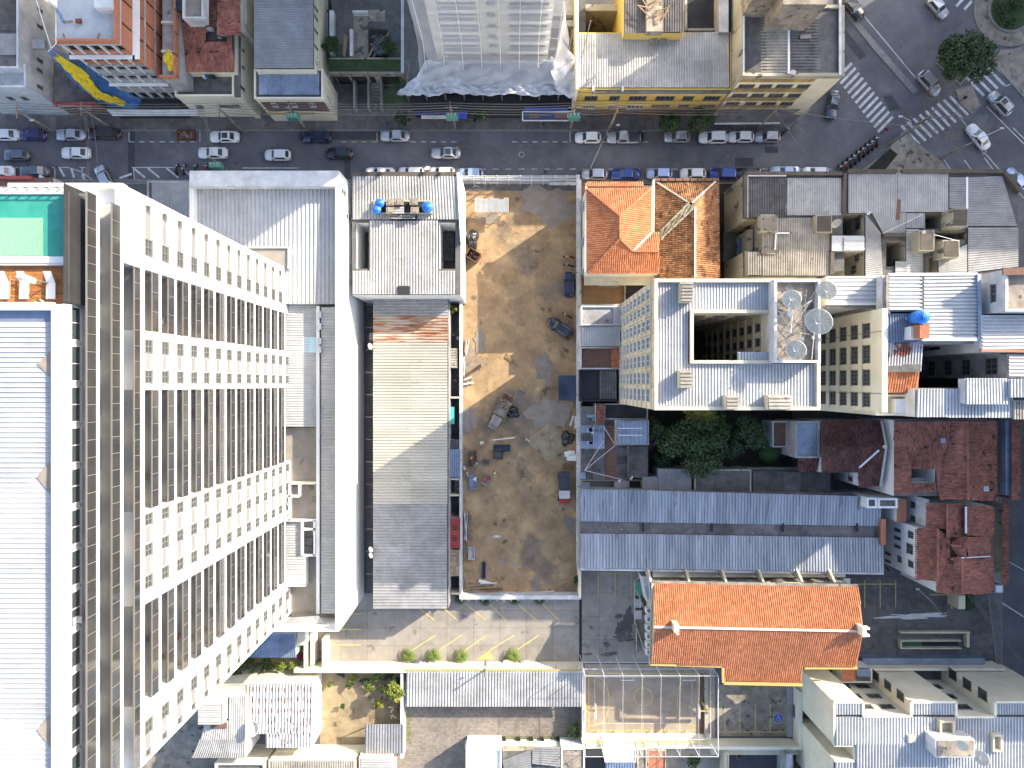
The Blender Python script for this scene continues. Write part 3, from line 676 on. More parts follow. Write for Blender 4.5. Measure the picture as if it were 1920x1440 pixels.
# ------------------------------------------------------------------ the tower's white podium
pd = T('podium_building', 'white podium building at the foot of the white tower, with pale metal roofs', 'building', (-30, 0, 0))
pp = ccw([P(355, 320, 16)[:2], P(636, 320, 16)[:2], P(636, 1184, 16)[:2], (XT - 2, -33.1), (XT - 2, YN + .01), (-43.1, YN + .01)])
b = B()
for i in range(len(pp)):
    a, c = pp[i], pp[(i + 1) % len(pp)]
    if max(a[0], c[0]) < XT - 1: 
        if min(a[1], c[1]) < YN - 1: continue
    b.quad((*a, 0), (*c, 0), (*c, 16), (*a, 16))
b.o('wall', pd, m['white'])
xe = pp[0][0]
xr = P(636, 320, 16)[0]; yt = P(355, 320, 16)[1]; yb = P(636, 1184, 16)[1]; xl = -43.1
B().poly([(XT, yb, 11.2), (xr, yb, 11.2), (xr, 11.0, 11.2), (XT, 11.0, 11.2)]).o('roof_deck', pd, m['concrete']); B().poly([(xl, YN, 13.2), (XT, YN, 13.2), (XT, 10.99, 13.2), (xr, 10.99, 13.2), (xr, yt, 13.2), (xl, yt, 13.2)]).quad((XT, 10.99, 11.2), (xr, 10.99, 11.2), (xr, 10.99, 13.2), (XT, 10.99, 13.2)).o('roof_deck', pd, m['white'])
for q, z in (((535, 574, 594, 799), 12.3), ((603, 577, 630, 1149), 13.1), ((531, 976, 564, 1041), 12.3), ((525, 1045, 573, 1099), 12.8)): B().box(*P(q[0], q[3], z)[:2], 11.21, *P(q[2], q[1], z)[:2], z).o('roof_base', pd, m['white'])
B().box(xl + .01, yt - 2.1, 14.6, xr - .012, yt - .01, 16.02).o('front_parapet', pd, m['white_dirty'])
B().box(xl, YN, 13, xl + .3, yt - 2.1, 15.4).box(xr - .55, yb + .01, 11, xr - .01, yt - 2.1, 15.9).box(xr - 9, yb + .01, 11, xr - .56, yb + .3, 14.2).o('parapet', pd, m['white'])
for z in (15.3, 14.2, 12.6): B().box(xr - .05, yb + .3, z - .07, xr + .015, yt - .5, z).o('wall_joint', pd, m['panel'])
win(pd, (xr, 26.2, 12.5), 'E', .8, 2.4, 'frame_w', 'glass', 0, 1); win(pd, (xr, 23.4, 9.5), 'E', .8, 2.8, 'frame_w', 'glass', 0, 1)
sheets(pd, [(362, 348), (633, 348), (633, 570), (362, 570)], [14.2, 14.2, 13.6, 13.6], 'v', 'metal_white', .55, .07, (4, 20))
B().box(P(470, 0, 13.9)[0], P(0, 502, 14)[1], 13.3, P(543, 0, 13.9)[0], P(0, 462, 14)[1], 14.35).o('roof_well', pd, m['concrete'])
for q in ((P(468, 465, 14), P(544, 465, 14)), (P(544, 463, 14), P(544, 505, 14))): B().bar((q[0][0], q[0][1], 14.4), (q[1][0], q[1][1], 14.4), .25, .5).o('well_kerb', pd, m['frame_w'])
sheets(pd, [(535, 572), (594, 572), (594, 800), (528, 800)], [12.6, 12.4, 12.4, 12.6], 'h', 'metal_white', .35, .05, (7, 9))
B().box(P(566, 0, 12.8)[0], P(0, 661, 12.8)[1], 12.5, P(592, 0, 12.8)[0], P(0, 632, 12.8)[1], 12.62).o('skylight', pd, flat('pale_blue_skylight', (.42, .60, .68), .3))
sheets(pd, [(603, 576), (629, 576), (629, 1150), (603, 1150)], [13.2, 13.4, 13.4, 13.2], 'h', 'metal_white', .42, .05, (10, 9))
B().box(P(594, 0, 13)[0], P(0, 1150, 13)[1], 11, P(600, 0, 13)[0], P(0, 574, 13)[1], 13.3).o('roof_upstand', pd, m['white'])
B().box(P(630, 0, 14)[0], P(0, 1150, 14)[1], 13, P(632, 0, 14)[0], P(0, 574, 14)[1], 13.9).o('gutter', pd, m['tank_cement'])
B().box(P(536, 0, 11.5)[0], P(0, 902, 11.5)[1], 11.3, P(593, 0, 11.5)[0], P(0, 802, 11.5)[1], 11.42).o('terrace_floor', pd, m['concrete']); B().box(P(536, 0, 11.5)[0], P(0, 972, 11.5)[1], 11.3, P(593, 0, 11.5)[0], P(0, 909, 11.5)[1], 11.41).o('terrace_floor', pd, m['concrete']); B().box(P(540, 0, 11.5)[0], P(0, 1148, 11.5)[1], 11.3, P(593, 0, 11.5)[0], P(0, 1045, 11.5)[1], 11.415).o('terrace_floor', pd, m['concrete'])
B().box(P(530, 0, 12)[0], P(0, 907, 12)[1], 11.3, P(594, 0, 12)[0], P(0, 903, 12)[1], 12.6).o('terrace_wall', pd, m['cream_lt'])
for x0, y0, x1, y1 in ((528, 930, 562, 930), (543, 908, 543, 976), (528, 945, 543, 945), (528, 960, 543, 960), (562, 908, 562, 930), (528, 975, 594, 975), (567, 975, 567, 1042), (590, 975, 590, 1042), (567, 1041, 594, 1041), (567, 992, 594, 992)):
    strip(pd, 'pergola_beam', P(x0, y0, 13), P(x1, y1, 13), .3, .3, 'white')
c = P(590, 937, 12); B().cyl(c[0], c[1], 11.4, 12.0, .42, 16).o('fan_housing', pd, m['frame'])
for y in (1016, 1032): a, e = P(569, y + 7, 12), P(586, y - 8, 12); B().box(a[0], a[1], 11.4, e[0], e[1], 12.1).o('roof_hatch', pd, m['concrete_dk'])
for y in (590, 612, 640, 655): a, e = P(597, y + 6, 13.3), P(601, y - 6, 13.3); B().box(a[0], a[1], 13, e[0] + .2, e[1], 13.8).o('condenser', pd, m['white_dirty'])
sheets(pd, [(532, 975), (565, 975), (565, 1042), (530, 1042)], 12.4, 'h', 'metal_white', .35, .05, (6, 9))
sheets(pd, [(530, 1044), (574, 1044), (574, 1100), (520, 1100)], 12.9, 'h', 'metal_white', .35, .05, (6, 9))
sheets(pd, [(545, 1157), (597, 1154), (620, 1178), (520, 1180)], [14.2, 14.2, 13.6, 13.6], 'v', 'metal_white', .42, .06, (3, 9))

# grey lean-to roof between the pool end and the podium
lt = bld('annex_building', 'low grey metal roofed annex in front of the white podium, beside the street', R4(277, 340, 356, 412), 7.5, 'grey_wall', 'concrete_dk', par=(.25, .2))
sheets(lt, [(285, 342), (356, 342), (356, 412), (285, 412)], 7.6, 'v', 'metal_grey', .35, .04, (3, 9))
lb = bld('shopfront_annex', 'low red edged shop roof on the street below the rooftop pool', R4(-60, 333, 100, 352), 5.0, 'white_dirty', 'brick_dk', par=None)
b = B().box(*P(-60, 337, 5.1)[:2], 5.05, *P(62, 331, 5.1)[:2], 5.5); b.o('red_fascia', lb, m['red_roof']); strip(lb, 'white_post', P(75, 330, 3), P(105, 352, 6), .4, .3, 'pale_steel')
# ------------------------------------------------------------------ small fixtures
def dish(px, h, r, label, az=2.4, tilt=1.0, meshy=False, group=None, base=None):
    c = P(*px, h); z0 = base if base is not None else h - r * 1.1
    t = T('satellite_dish', label, 'satellite dish', (c[0], c[1], z0), group=group)
    ax = Vector((math.cos(az) * math.sin(tilt), math.sin(az) * math.sin(tilt), math.cos(tilt)))
    u = ax.cross(Vector((0, 0, 1))).normalized(); v = ax.cross(u); C0 = Vector(c); b = B(); nr, na = (5, 24) if r > .8 else (3, 14)
    def pt(i, j, off=0): rr = r * i / nr; a = 2 * math.pi * j / na; return tuple(C0 + u * rr * math.cos(a) + v * rr * math.sin(a) + ax * (.38 * rr * rr / r - .38 * r * .5 + off))
    for i in range(nr):
        for j in range(na): b.quad(pt(i, j), pt(i + 1, j), pt(i + 1, j + 1), pt(i, j + 1))
    b.o('reflector', t, m['mesh_dish'] if meshy else m['dish'], smooth=True)
    if r > .8:
        rb = B()
        for j in range(0, na, 2):
            for i in range(nr): rb.bar(pt(i, j, .02), pt(i + 1, j, .02), .03)
        for j in range(na): rb.bar(pt(nr, j, .01), pt(nr, j + 1, .01), .05)
        rb.o('ribs', t, m['dish'])
        f = C0 + ax * (r * .75); a_ = B()
        for j in (0, na // 3, 2 * na // 3): a_.bar(pt(nr - 1, j), f, .04)
        a_.bar(f - ax * .15, f + ax * .1, .16); a_.o('feed_arm', t, m['steel'])
    else: B().bar(C0 - v * r, C0 + ax * r * .9, .03).bar(C0 + ax * r * .8, C0 + ax * r, .09).o('feed_arm', t, m['steel'])
    q = C0 - ax * (.2 * r + .05); b = B().tube([(q.x, q.y, z0), tuple(q)], .05 if r > .8 else .03, 8)
    if r > .8:
        for a in (0, 2.1, 4.2): b.bar((q.x + .7 * r * math.cos(a), q.y + .7 * r * math.sin(a), z0), (q.x, q.y, z0 + (q.z - z0) * .7), .05)
    b.o('mount', t, m['steel']); return t
def round_tank(px, h, r, label, z0, group=None, mt='blue_tank'):
    c = P(*px, h); t = T('water_tank', label, 'water tank', (c[0], c[1], z0), group=group)
    B().cyl(c[0], c[1], z0, h - .25, r * .86, 18, r2=r).o('tank_body', t, m[mt], True)
    b = B(); n = 24
    for k in range(n):
        a0, a1 = 2 * math.pi * k / n, 2 * math.pi * (k + 1) / n; z = .08 if k % 2 else 0
        b.poly([(c[0] + r * 1.04 * math.cos(a0), c[1] + r * 1.04 * math.sin(a0), h - .25), (c[0] + r * 1.04 * math.cos(a1), c[1] + r * 1.04 * math.sin(a1), h - .25), (c[0] + .16 * math.cos(a1), c[1] + .16 * math.sin(a1), h + z), (c[0] + .16 * math.cos(a0), c[1] + .16 * math.sin(a0), h + z)])
        b.quad((c[0] + r * 1.04 * math.cos(a0), c[1] + r * 1.04 * math.sin(a0), h - .33), (c[0] + r * 1.04 * math.cos(a1), c[1] + r * 1.04 * math.sin(a1), h - .33), (c[0] + r * 1.04 * math.cos(a1), c[1] + r * 1.04 * math.sin(a1), h - .25), (c[0] + r * 1.04 * math.cos(a0), c[1] + r * 1.04 * math.sin(a0), h - .25))
    b.cyl(c[0], c[1], h - .02, h + .08, .18, 10); b.o('lid', t, m[mt]); return t
def box_tank(x0, y0, x1, y1, h, label, z0, group=None):
    a, c = P(x0, y1, h), P(x1, y0, h); t = T('water_tank', label, 'water tank', ((a[0] + c[0]) / 2, (a[1] + c[1]) / 2, z0), group=group)
    B().box(a[0] + .1, a[1] + .1, z0, c[0] - .1, c[1] - .1, h - .1).o('tank_body', t, m['tank_cement'])
    b = B().box(a[0], a[1], h - .12, c[0], c[1], h); mx, my = (a[0] + c[0]) / 2, (a[1] + c[1]) / 2; b.box(mx - .3, my - .3, h, mx + .3, my + .3, h + .07); b.o('lid', t, m['tank_cement'])
def well(root, x0, y0, x1, y1, h, floor=.5, wallm='cream_old', floorm='dark', hk=.3):
    """a light well: it is cut out of the roof by being built as a ring of walls going down"""
    pass
def blockhole(root, outer, holes, h, wall, top, base=0., par=None, hbase=None, hfloor='concrete_dk'):
    """building mass made of axis-aligned cells so that its light wells are real shafts"""
    wall = m[wall]; top = m[top]
    o_ = [P(x, y, h)[:2] for x, y in ((outer[0], outer[3]), (outer[2], outer[1]))]
    hs = [(P(q[0], q[3], h)[:2], P(q[2], q[1], h)[:2]) for q in holes]
    xs = sorted({o_[0][0], o_[1][0], *[v[0] for q in hs for v in q]}); ys = sorted({o_[0][1], o_[1][1], *[v[1] for q in hs for v in q]})
    def hole(x, y): return any(a[0] < x < c[0] and a[1] < y < c[1] for a, c in hs)
    def inn(x, y): return o_[0][0] < x < o_[1][0] and o_[0][1] < y < o_[1][1] and not hole(x, y)
    w = B(); t = B()
    for i in range(len(xs) - 1):
        for j in range(len(ys) - 1):
            mx, my = (xs[i] + xs[i + 1]) / 2, (ys[j] + ys[j + 1]) / 2
            if not inn(mx, my): continue
            x0, x1, y0, y1 = xs[i], xs[i + 1], ys[j], ys[j + 1]; t.quad((x0, y0, h), (x1, y0, h), (x1, y1, h), (x0, y1, h))
            e = .01
            if not inn(x0 - e, my): w.quad((x0, y1, base), (x0, y0, base), (x0, y0, h), (x0, y1, h))
            if not inn(x1 + e, my): w.quad((x1, y0, base), (x1, y1, base), (x1, y1, h), (x1, y0, h))
            if not inn(mx, y0 - e): w.quad((x0, y0, base), (x1, y0, base), (x1, y0, h), (x0, y0, h))
            if not inn(mx, y1 + e): w.quad((x1, y1, base), (x0, y1, base), (x0, y1, h), (x1, y1, h))
    w.o('wall', root, wall); t.o('roof_deck', root, top)
    for a, c in hs:
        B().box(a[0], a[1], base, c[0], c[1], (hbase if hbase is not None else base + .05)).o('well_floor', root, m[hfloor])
        if par:
            p = par[0]
            for q in ((a[0] - p, a[1] - p, c[0] + p, a[1]), (a[0] - p, c[1], c[0] + p, c[1] + p), (a[0] - p, a[1], a[0], c[1]), (c[0], a[1], c[0] + p, c[1])):
                B().box(q[0], q[1], h, q[2], q[3], h + par[1]).o('well_kerb', root, wall)
    if par: parapet(root, [(o_[0][0], o_[0][1]), (o_[1][0], o_[0][1]), (o_[1][0], o_[1][1]), (o_[0][0], o_[1][1])], h, par[0], par[1], wall)

# ------------------------------------------------------------------ row along the north side of the street
n1 = bld('apartment_block', 'grey roofed block with pale east wall in the top left corner', R4(-80, -120, 38, 130), 11, 'white_dirty', 'metal_dk')
sheets(n1, [(-80, -120), (34, -120), (34, 58), (-80, 58)], 11, 'v', 'metal_dk', .3, .04, (4, 9)); sheets(n1, [(-80, 64), (36, 64), (38, 104), (-80, 104)], 11, 'v', 'metal_grey', .3, .04, (4, 9))
block(n1, R4(-80, 125, 56, 168), 9.4, m['white_dirty'], m['white_dirty'], par=(.25, .9))
for y in (18, 49, 80, 113, 132, 163): winbox(n1, (69, y - 6), (78, y + 6), 'E', P(38, 0, 11)[0] if y < 125 else P(56, 0, 9.4)[0])
for x in (10, 36): winbox(n1, (x, 181), (x + 18, 186), 'S', P(0, 168, 9.4)[1])
B().box(*P(62, 92, 9)[:2], 8.6, *P(86, 76, 9)[:2], 9.3).o('balcony_box', n1, m['grey_wall'])
sh = bld('shop', 'low shop with dark ribbed roof and a red sign facing the street', R4(103, 118, 180, 192), 5, 'brick_dk', 'metal_dk', par=(.15, .2))
sheets(sh, [(104, 120), (178, 118), (178, 188), (104, 190)], 5.1, 'v', 'metal_dk', .3, .05, (3, 9))
a = P(104, 199, 4.2); c = P(178, 194, 4.2); sy = P(0, 192, 5)[1]
B().box(a[0], sy - .25, 3.9, c[0], sy - .02, 4.8).o('sign_board', sh, m['red'])
def text(s, parent, loc, size, mt, rot=(0, 0, 0), name='lettering', depth=.01, font_w=1):
    cu = bpy.data.curves.new(name, 'FONT'); cu.body = s; cu.size = size; cu.extrude = depth; cu.align_x = 'CENTER'; cu.align_y = 'CENTER'; cu.resolution_u = 2
    o = bpy.data.objects.new(name, cu); COL.objects.link(o); dg = bpy.context.evaluated_depsgraph_get(); me = bpy.data.meshes.new_from_object(o.evaluated_get(dg))
    bpy.data.objects.remove(o); me.materials.clear(); me.materials.append(mt); r = bpy.data.objects.new(name, me); COL.objects.link(r)
    if parent: r.parent = parent; loc = tuple(np.subtract(loc, ORG[parent.name]))
    r.location = loc; r.rotation_euler = rot; return r
text('Espetinhomania', sh, ((a[0] + c[0]) / 2, sy - .27, 4.35), .75, m['white'], (math.pi / 2, 0, 0))

# construction building with brick infill
XC, YC = P(225, 83, 21)[0], P(225, 83, 21)[1]; xw = P(107, 0, 21)[0]
cb = T('unfinished_building', 'half built block of concrete slabs and red brick infill, with a wet top slab', 'building', ((XC + xw) / 2, YC + 8, 0))
for k, z in enumerate((21, 18, 15, 12.2, 9.4, 6.4, 3.4)):
    B().box(xw, YC, z - .35, XC, YC + 22, z).o('floor_slab', cb, m['metal_white'] if k == 0 else m['grey_wall'])
    if k:
        B().box(xw + .4, YC + .5, z, XC - .4, YC + 22, z + 2.4).o('dark_core', cb, m['dark'])  # near black core stands in for shade inside the open floors
        for i in range(5):
            x0 = xw + .1 + (XC - xw) * i / 5; B().box(x0, YC + .1, z, x0 + .3, YC + .42, z + 2.5).o('column', cb, m['white_dirty'])
            if k < 6: B().box(x0 + .32, YC + .15, z, x0 + (XC - xw) / 5 - .12, YC + .35, z + (1.0 if k > 2 else .9)).o('brick_infill', cb, m['brick' if k in (1, 2) else 'grey_wall'])
for i in range(7):
    y0 = YC + .2 + i * 3.0
    for k, z in enumerate((18, 15, 12.2, 9.4, 6.4)): B().box(XC - .25, y0, z, XC - .05, y0 + 2.7, z + 2.5).o('brick_infill', cb, m['brick'])
for q in ((xw, YC, XC, YC + .25), (XC - .25, YC + .25, XC, YC + 22)): B().box(q[0], q[1], 21, q[2], q[3], 22).o('brick_parapet', cb, m['brick'])
B().box(xw - .3, YC - .5, 17.9, XC + .3, YC - .002, 18.05).box(XC + .002, YC - .5, 17.9, XC + .9, YC + 22, 18.05).o('slab_edge', cb, m['white'])
B().box(xw, YC - .4, 9.2, XC + .5, YC - .003, 9.4).o('slab_edge', cb, m['white'])
a = P(176, 14, 22.5); B().box(a[0], a[1], 21, a[0] + 2.2, a[1] + 1.6, 22.5).o('stair_head', cb, m['white_dirty'])
for q in (((120, 40), (137, 40)), ((118, 62), (126, 80)), ((180, 78), (187, 62))): B().bar((*P(*q[0], 21.1)[:2], 21.1), (*P(*q[1], 21.1)[:2], 21.15), .12).o('loose_timber', cb, m['wood'])
wheelb = B(); a = P(148, 40, 21.3); wheelb.box(a[0] - .35, a[1] - .25, 21.2, a[0] + .35, a[1] + .25, 21.5); r = wheelb.o('wheelbarrow', None, m['rust']); tag(r, 'rusty barrow tub on the top slab of the unfinished building', 'wheelbarrow')
wing_x = XC + 3.3
B().box(XC + .95, YC - .6, 0, wing_x, YC + 22, 12).o('wing', cb, m['grey_wall'])
for i in range(7): B().box(wing_x - .25, YC - .5 + i * 3.05, 12, wing_x, YC + 2.3 + i * 3.05, 13.2).o('brick_parapet', cb, m['brick'])
B().box(XC + .95, YC - .6, 12, wing_x, YC - .35, 12.9).o('brick_parapet', cb, m['brick'])
for i in range(4): B().box(XC + 1.0, YC + 3 + i * 4, 12, wing_x - .3, YC + 3.3 + i * 4, 12.5).o('roof_beam', cb, m['white_dirty'])
lo = bld('shop', 'low dark shopfront with white awning below the unfinished building', R4(200, 186, 336, 204), 4, 'dark', 'black', par=None)
a = P(202, 216, 3.4); c = P(368, 206, 3.6); B().poly([(a[0], c[1], 3.7), (c[0] + .2, c[1], 3.7), (c[0], a[1], 3.1), (a[0] + .6, a[1], 3.1)][::-1]).o('awning', lo, m['white_dirty'])
for i in range(9):
    px = 210 + i * 15; B().bar(P(px, 204, 3.9), P(px, 206, 3.8), .1, .3).o('sign_letter', lo, m['frame'])
# hanging tarps
def cloth(name, label, cat, pts, width_v, mt, nu=26, nv=7, amp=.35, seed=1, group=None, parent=None):
    rg = random.Random(seed); P3 = [Vector(p) for p in pts]; wv = [Vector(w) for w in width_v]; vs = []; fs = []; n = len(P3) - 1
    for i in range(nu + 1):
        t = i / nu * n; k = min(int(t), n - 1); f = t - k; c = P3[k].lerp(P3[k + 1], f); w = wv[k].lerp(wv[k + 1], f)
        for j in range(nv + 1):
            s = j / nv - .5; o = math.sin(i * 1.1 + j * .8 + seed) * amp * .5 + math.sin(i * .47 + j * 2.3) * amp * .4
            p = c + w * s + Vector((rg.uniform(-.05, .05), rg.uniform(-.05, .05), o)); vs.append(tuple(p))
    for i in range(nu):
        for j in range(nv): q = i * (nv + 1) + j; fs.append((q, q + 1, q + nv + 2, q + nv + 1))
    if parent: return W(name, parent, vs, fs, m[mt], smooth=True)
    r = W(name, None, vs, fs, m[mt], smooth=True); tag(r, label, cat, group); return r
cloth('tarp', 'torn yellow tarp sagging from the unfinished building down to the street', 'tarp', [P(106, 106, 18), P(150, 142, 13), P(185, 180, 8), P(235, 194, 5)], [(.7, .3, .8), (1.7, 1.0, 1.2), (1.0, .9, .9), (.2, .5, .5)], 'tarp_yellow', nu=40, amp=.9)
cloth('tarp', 'blue net hanging beside the yellow tarp on the unfinished building', 'tarp', [P(92, 94, 19), P(150, 132, 12), P(200, 178, 7), P(262, 196, 4)], [(1, .3, .6), (4.5, 1.2, 2), (3, 1.8, 1.5), (.8, 1.4, .6)], 'tarp_blue', seed=4, amp=.4)
cloth('tarp', 'bright blue net strip at the top left corner of the unfinished building', 'tarp', [P(80, -8, 23), P(98, 8, 22.5), P(112, 26, 22), P(120, 44, 21.6)], [(.8, -.4, .3)] * 4, 'tarp_blue', seed=7, amp=.3)
cloth('tarp', 'crumpled yellow tarp on the brick wing beside the red tiled roof', 'tarp', [P(314, 92, 13), P(318, 112, 13), P(326, 128, 12.6)], [(.3, 0, .1), (1.6, .3, .2), (1.3, 1.0, .2)], 'tarp_yellow', nu=12, seed=9, amp=.4)
for (x0, y0, h0), (x1, y1, h1) in ((((105, 0, 22), (105, 82, 22))), ((105, 82, 22), (90, 97, 19)), ((68, 0, 22), (96, 90, 20))): strip(cb, 'safety_line', P(x0, y0, h0), P(x1, y1, h1), .08, .08, 'white')

# house with red tiled roof and terrace
n3 = T('house', 'cream house with bright red tiled roof and a paved terrace facing the street', 'house', (P(385, 100, 8)[0], P(385, 150, 8)[1], 0)); n3['h'] = 8
block(n3, R4(332, 134, 441, 183), 7.6, m['cream_lt'], m['concrete_dk'], par=(.2, .7))
block(n3, R4(328, 42, 440, 133), 9.6, m['cream_lt'], m['concrete_dk'], par=None)
block(n3, R4(441.5, 50, 452, 183), 8.2, m['cream_lt'], m['concrete_dk'], par=None)
for i in range(9):
    for j in range(4):
        a, c = P(334 + i * 11.8, 144.5 + j * 9.2 + 8.6, 7.62), P(334 + i * 11.8 + 11.2, 144.5 + j * 9.2, 7.62); B().box(a[0], a[1], 7.6, c[0], c[1], 7.64).o('terrace_tile', n3, m['concrete_dk'])
def roofpoly(pts, hs): return [P(x, y, h) for (x, y), h in zip(pts, hs)]
tiles(n3, roofpoly([(329, 44), (386, 42), (386, 135), (329, 135)], [11.2, 11.2, 9.8, 9.8]), 'tile_red')
tiles(n3, roofpoly([(386, 78), (434, 78), (440, 135), (386, 135)], [10.7, 10.7, 9.8, 9.8]), 'tile_red')
tiles(n3, roofpoly([(425, 44), (434, 42), (434, 78), (425, 78)], [11.2, 11.2, 10.7, 10.7]), 'tile_red')
B().box(*P(390, 77, 9.7)[:2], 9.6, *P(425, 54, 9.7)[:2], 9.8).o('roof_terrace', n3, m['concrete_dk'])
round_tank((416, 54), 11.3, .75, 'round grey blue water tank sunk in the red tiled roof', 9.8, mt='metal_blue'); dish((412, 71), 10.6, .32, 'small dish beside the round tank in the red tiled roof', 1.2)
winbox(n3, (365, 197), (382, 201), 'S', P(0, 183, 7.6)[1]); winbox(n3, (409, 196), (451, 200), 'S', P(0, 183, 7.6)[1])
winbox(n3, (448, 156), (457, 172), 'E', P(452, 0, 8.2)[0], mull=0)
for y in (60, 90, 122): winbox(n3, (453, y), (456, y + 8), 'E', P(452, 0, 8.2)[0], mull=0)
for x, mt in ((380, 'white'), (386, 'sign_blue'), (392, 'leaf'), (398, 'dark')): B().box(P(x, 0, 8.6)[0], P(0, 145, 8.6)[1], 8.0, P(x + 4, 0, 8.6)[0], P(0, 141, 8.6)[1], 8.8).o('laundry', n3, m[mt])
n3b = bld('house', 'house with dark tiled roofs and grey roof terrace at the top edge', R4(330, -60, 450, 42), 11, 'white_dirty', 'concrete_dk', par=None)
tiles(n3b, roofpoly([(385, -60), (406, -60), (406, 50), (385, 50)], [11.4, 11.9, 11.9, 11.4]), 'tile_dkred', fall=(-1, 0, 0)); tiles(n3b, roofpoly([(407, -60), (450, -60), (450, 66), (407, 66)], [12, 11.2, 11.2, 12]), 'tile_red', fall=(1, 0, 0))
block(n3b, R4(346, -60, 384, 38), 13, m['white_dirty'], m['concrete'], par=(.2, .6)); round_tank((335, 4), 13.2, .9, 'dark round water tank at the top edge beside the grey roof terrace', 11, mt='tarp_navy'); dish((383, 35), 13.6, .4, 'white dish on the corner of the grey roof terrace', 2.2)
block(n3b, R4(452, -60, 462, 44), 9, m['cream'], m['cream'], par=None)

# grey roofed block with brick street front
n4 = T('apartment_block', 'block with long grey ribbed roof, lower striped roof and brick street front', 'building', (P(540, 0, 9)[0], P(0, 100, 9)[1], 0)); n4['h'] = 9
block(n4, R4(478, -100, 589, 130), 10.4, m['cream_lt'], m['concrete_dk'], par=None); sheets(n4, [(477, -100), (588, -100), (588, 128), (477, 128)], 10.5, 'h', 'metal_grey', .34, .04, (7, 8.5))
block(n4, R4(478, 130.5, 606, 186), 8.6, m['cream_lt'], m['concrete_dk'], par=(.2, .3)); sheets(n4, [(486, 132), (599, 132), (599, 178), (486, 178)], 8.7, 'v', 'metal_blue', .34, .04, (1.6, 9))
yf = P(0, 186, 8.6)[1]; a, c = P(484, 186, 8.6), P(604, 186, 8.6); B().box(a[0], yf - .04, 4.2, c[0], yf - .01, 7.6).o('brick_front', n4, m['brick_dk'])
for x in (507, 543, 578): winbox(n4, (x, 193), (x + 15, 199), 'S', yf - .04, 'frame_w')
for y in (10, 27, 52, 82): winbox(n4, (589, y), (594, y + 12), 'E', P(589, 0, 10.4)[0], mull=0)
for y in (150, 180): winbox(n4, (612, y), (619, y + 10), 'E', P(606, 0, 8.6)[0], 'frame_w', mull=0)
dish((487, 133), 9.4, .55, 'white dish at the left end of the striped blue roof', 3.4); dish((597, 113), 9.6, .42, 'white dish on the right corner between the grey and the striped roof', 1.8); dish((596, 121), 9.4, .3, 'tiny tilted dish just below another on the right corner of the striped roof', 3.6)
B().box(*P(500, 214, 3.6)[:2], 3.4, *P(590, 208, 3.6)[:2], 3.6).o('shop_fascia', n4, m['yellow_trim'])

# garage deck with roof garden
n5 = T('garage_building', 'low garage with hedge planter and courtyard, left of the netted tower', 'building', (P(685, 0, 5)[0], P(0, 100, 5)[1], 0))
block(n5, R4(622, -100, 757, 134), 5, m['grey_wall'], m['concrete_dk'], par=None)
for q, mt in (((617, 108, 757, 138), 'concrete_old'),):
    a, c = P(q[0], q[3], 6), P(q[2], q[1], 6); B().box(a[0], a[1], 5, c[0], a[1] + .3, 6).box(a[0], c[1] - .2, 5, c[0], c[1], 6).o('planter_wall', n5, m[mt]); B().box(a[0], a[1] + .3, 5, c[0], c[1] - .2, 5.8).o('planter_soil', n5, m['grass'])
B().box(*P(663, 108, 5.1)[:2], 5.0, *P(690, 20, 5.1)[:2], 5.06).o('terrace_paving', n5, m['concrete_old']); B().box(*P(691, 40, 5.1)[:2], 5.0, *P(722, 18, 5.1)[:2], 5.06).o('terrace_paving', n5, m['concrete_old'])
B().box(*P(692, 106, 5.2)[:2], 5.0, *P(726, 56, 5.2)[:2], 5.3).o('planting_bed', n5, m['dark_soil'])
for q in ((618, 20, 626, 100), (656, 55, 662, 105), (661, 20, 690, 24), (752, -60, 758, 136)): B().box(*P(q[0], q[3], 6)[:2], 5, *P(q[2], q[1], 6)[:2], 6.1).o('courtyard_wall', n5, m['white_dirty'])
for x, y, l, a_ in ((646, 86, 3.2, 1.5), (649, 88, 3.0, 1.45), (700, 90, 3.4, 1.1), (712, 76, 3, .5), (722, 80, 3.2, 1.2), (708, 98, 3.6, .9)):
    c = P(x, y, 5.3); B().bar((c[0] - l / 2 * math.cos(a_), c[1] - l / 2 * math.sin(a_), 5.35), (c[0] + l / 2 * math.cos(a_), c[1] + l / 2 * math.sin(a_), 5.5), .25, .1).o('plank', n5, m['wood'])
cloth('tarp', 'crumpled grey plastic sheet heaped in the courtyard behind the roof garden hedge', 'plastic sheet', [P(707, 66, 5.6), P(716, 84, 5.9), P(712, 104, 5.6)], [(1.6, .2, 0), (2.6, .6, 0), (1.8, .2, 0)], 'tarp_black', nu=14, amp=.5, seed=12)
for x in (598, 617):
    for y in (8, 35, 58, 80): block(n5, R4(x, y - 12, x + 17, y + 11), 4, m['grey_wall'], m['metal_blue' if (y + x) % 3 else 'grey_wall'], par=None, wname='side_wall', tname='side_roof') if x < 600 else None
drv = sheet('driveway', R4(626, 140, 668, 214), 'concrete_dk', .05, parent=None); drv2 = sheet('driveway', R4(670, 150, 693, 214), 'concrete_dk', .05); steps = T('entrance_steps', 'pale entrance steps between driveway and palm, below the roof garden', 'steps', (*P(706, 180)[:2], 0))
for i in range(11): a, c = P(695, 208 - i * 5.4), P(717, 203.2 - i * 5.4); B().box(a[0], a[1], 0, c[0], c[1] + .0, .1 + .13 * i).o('step', steps, m['concrete'])
for x in (624, 668, 694, 718): a, c = P(x, 212), P(x + 3, 140); B().box(a[0], a[1], 0, c[0], c[1], 2.2).o('driveway_wall', n5, m['grey_wall'])
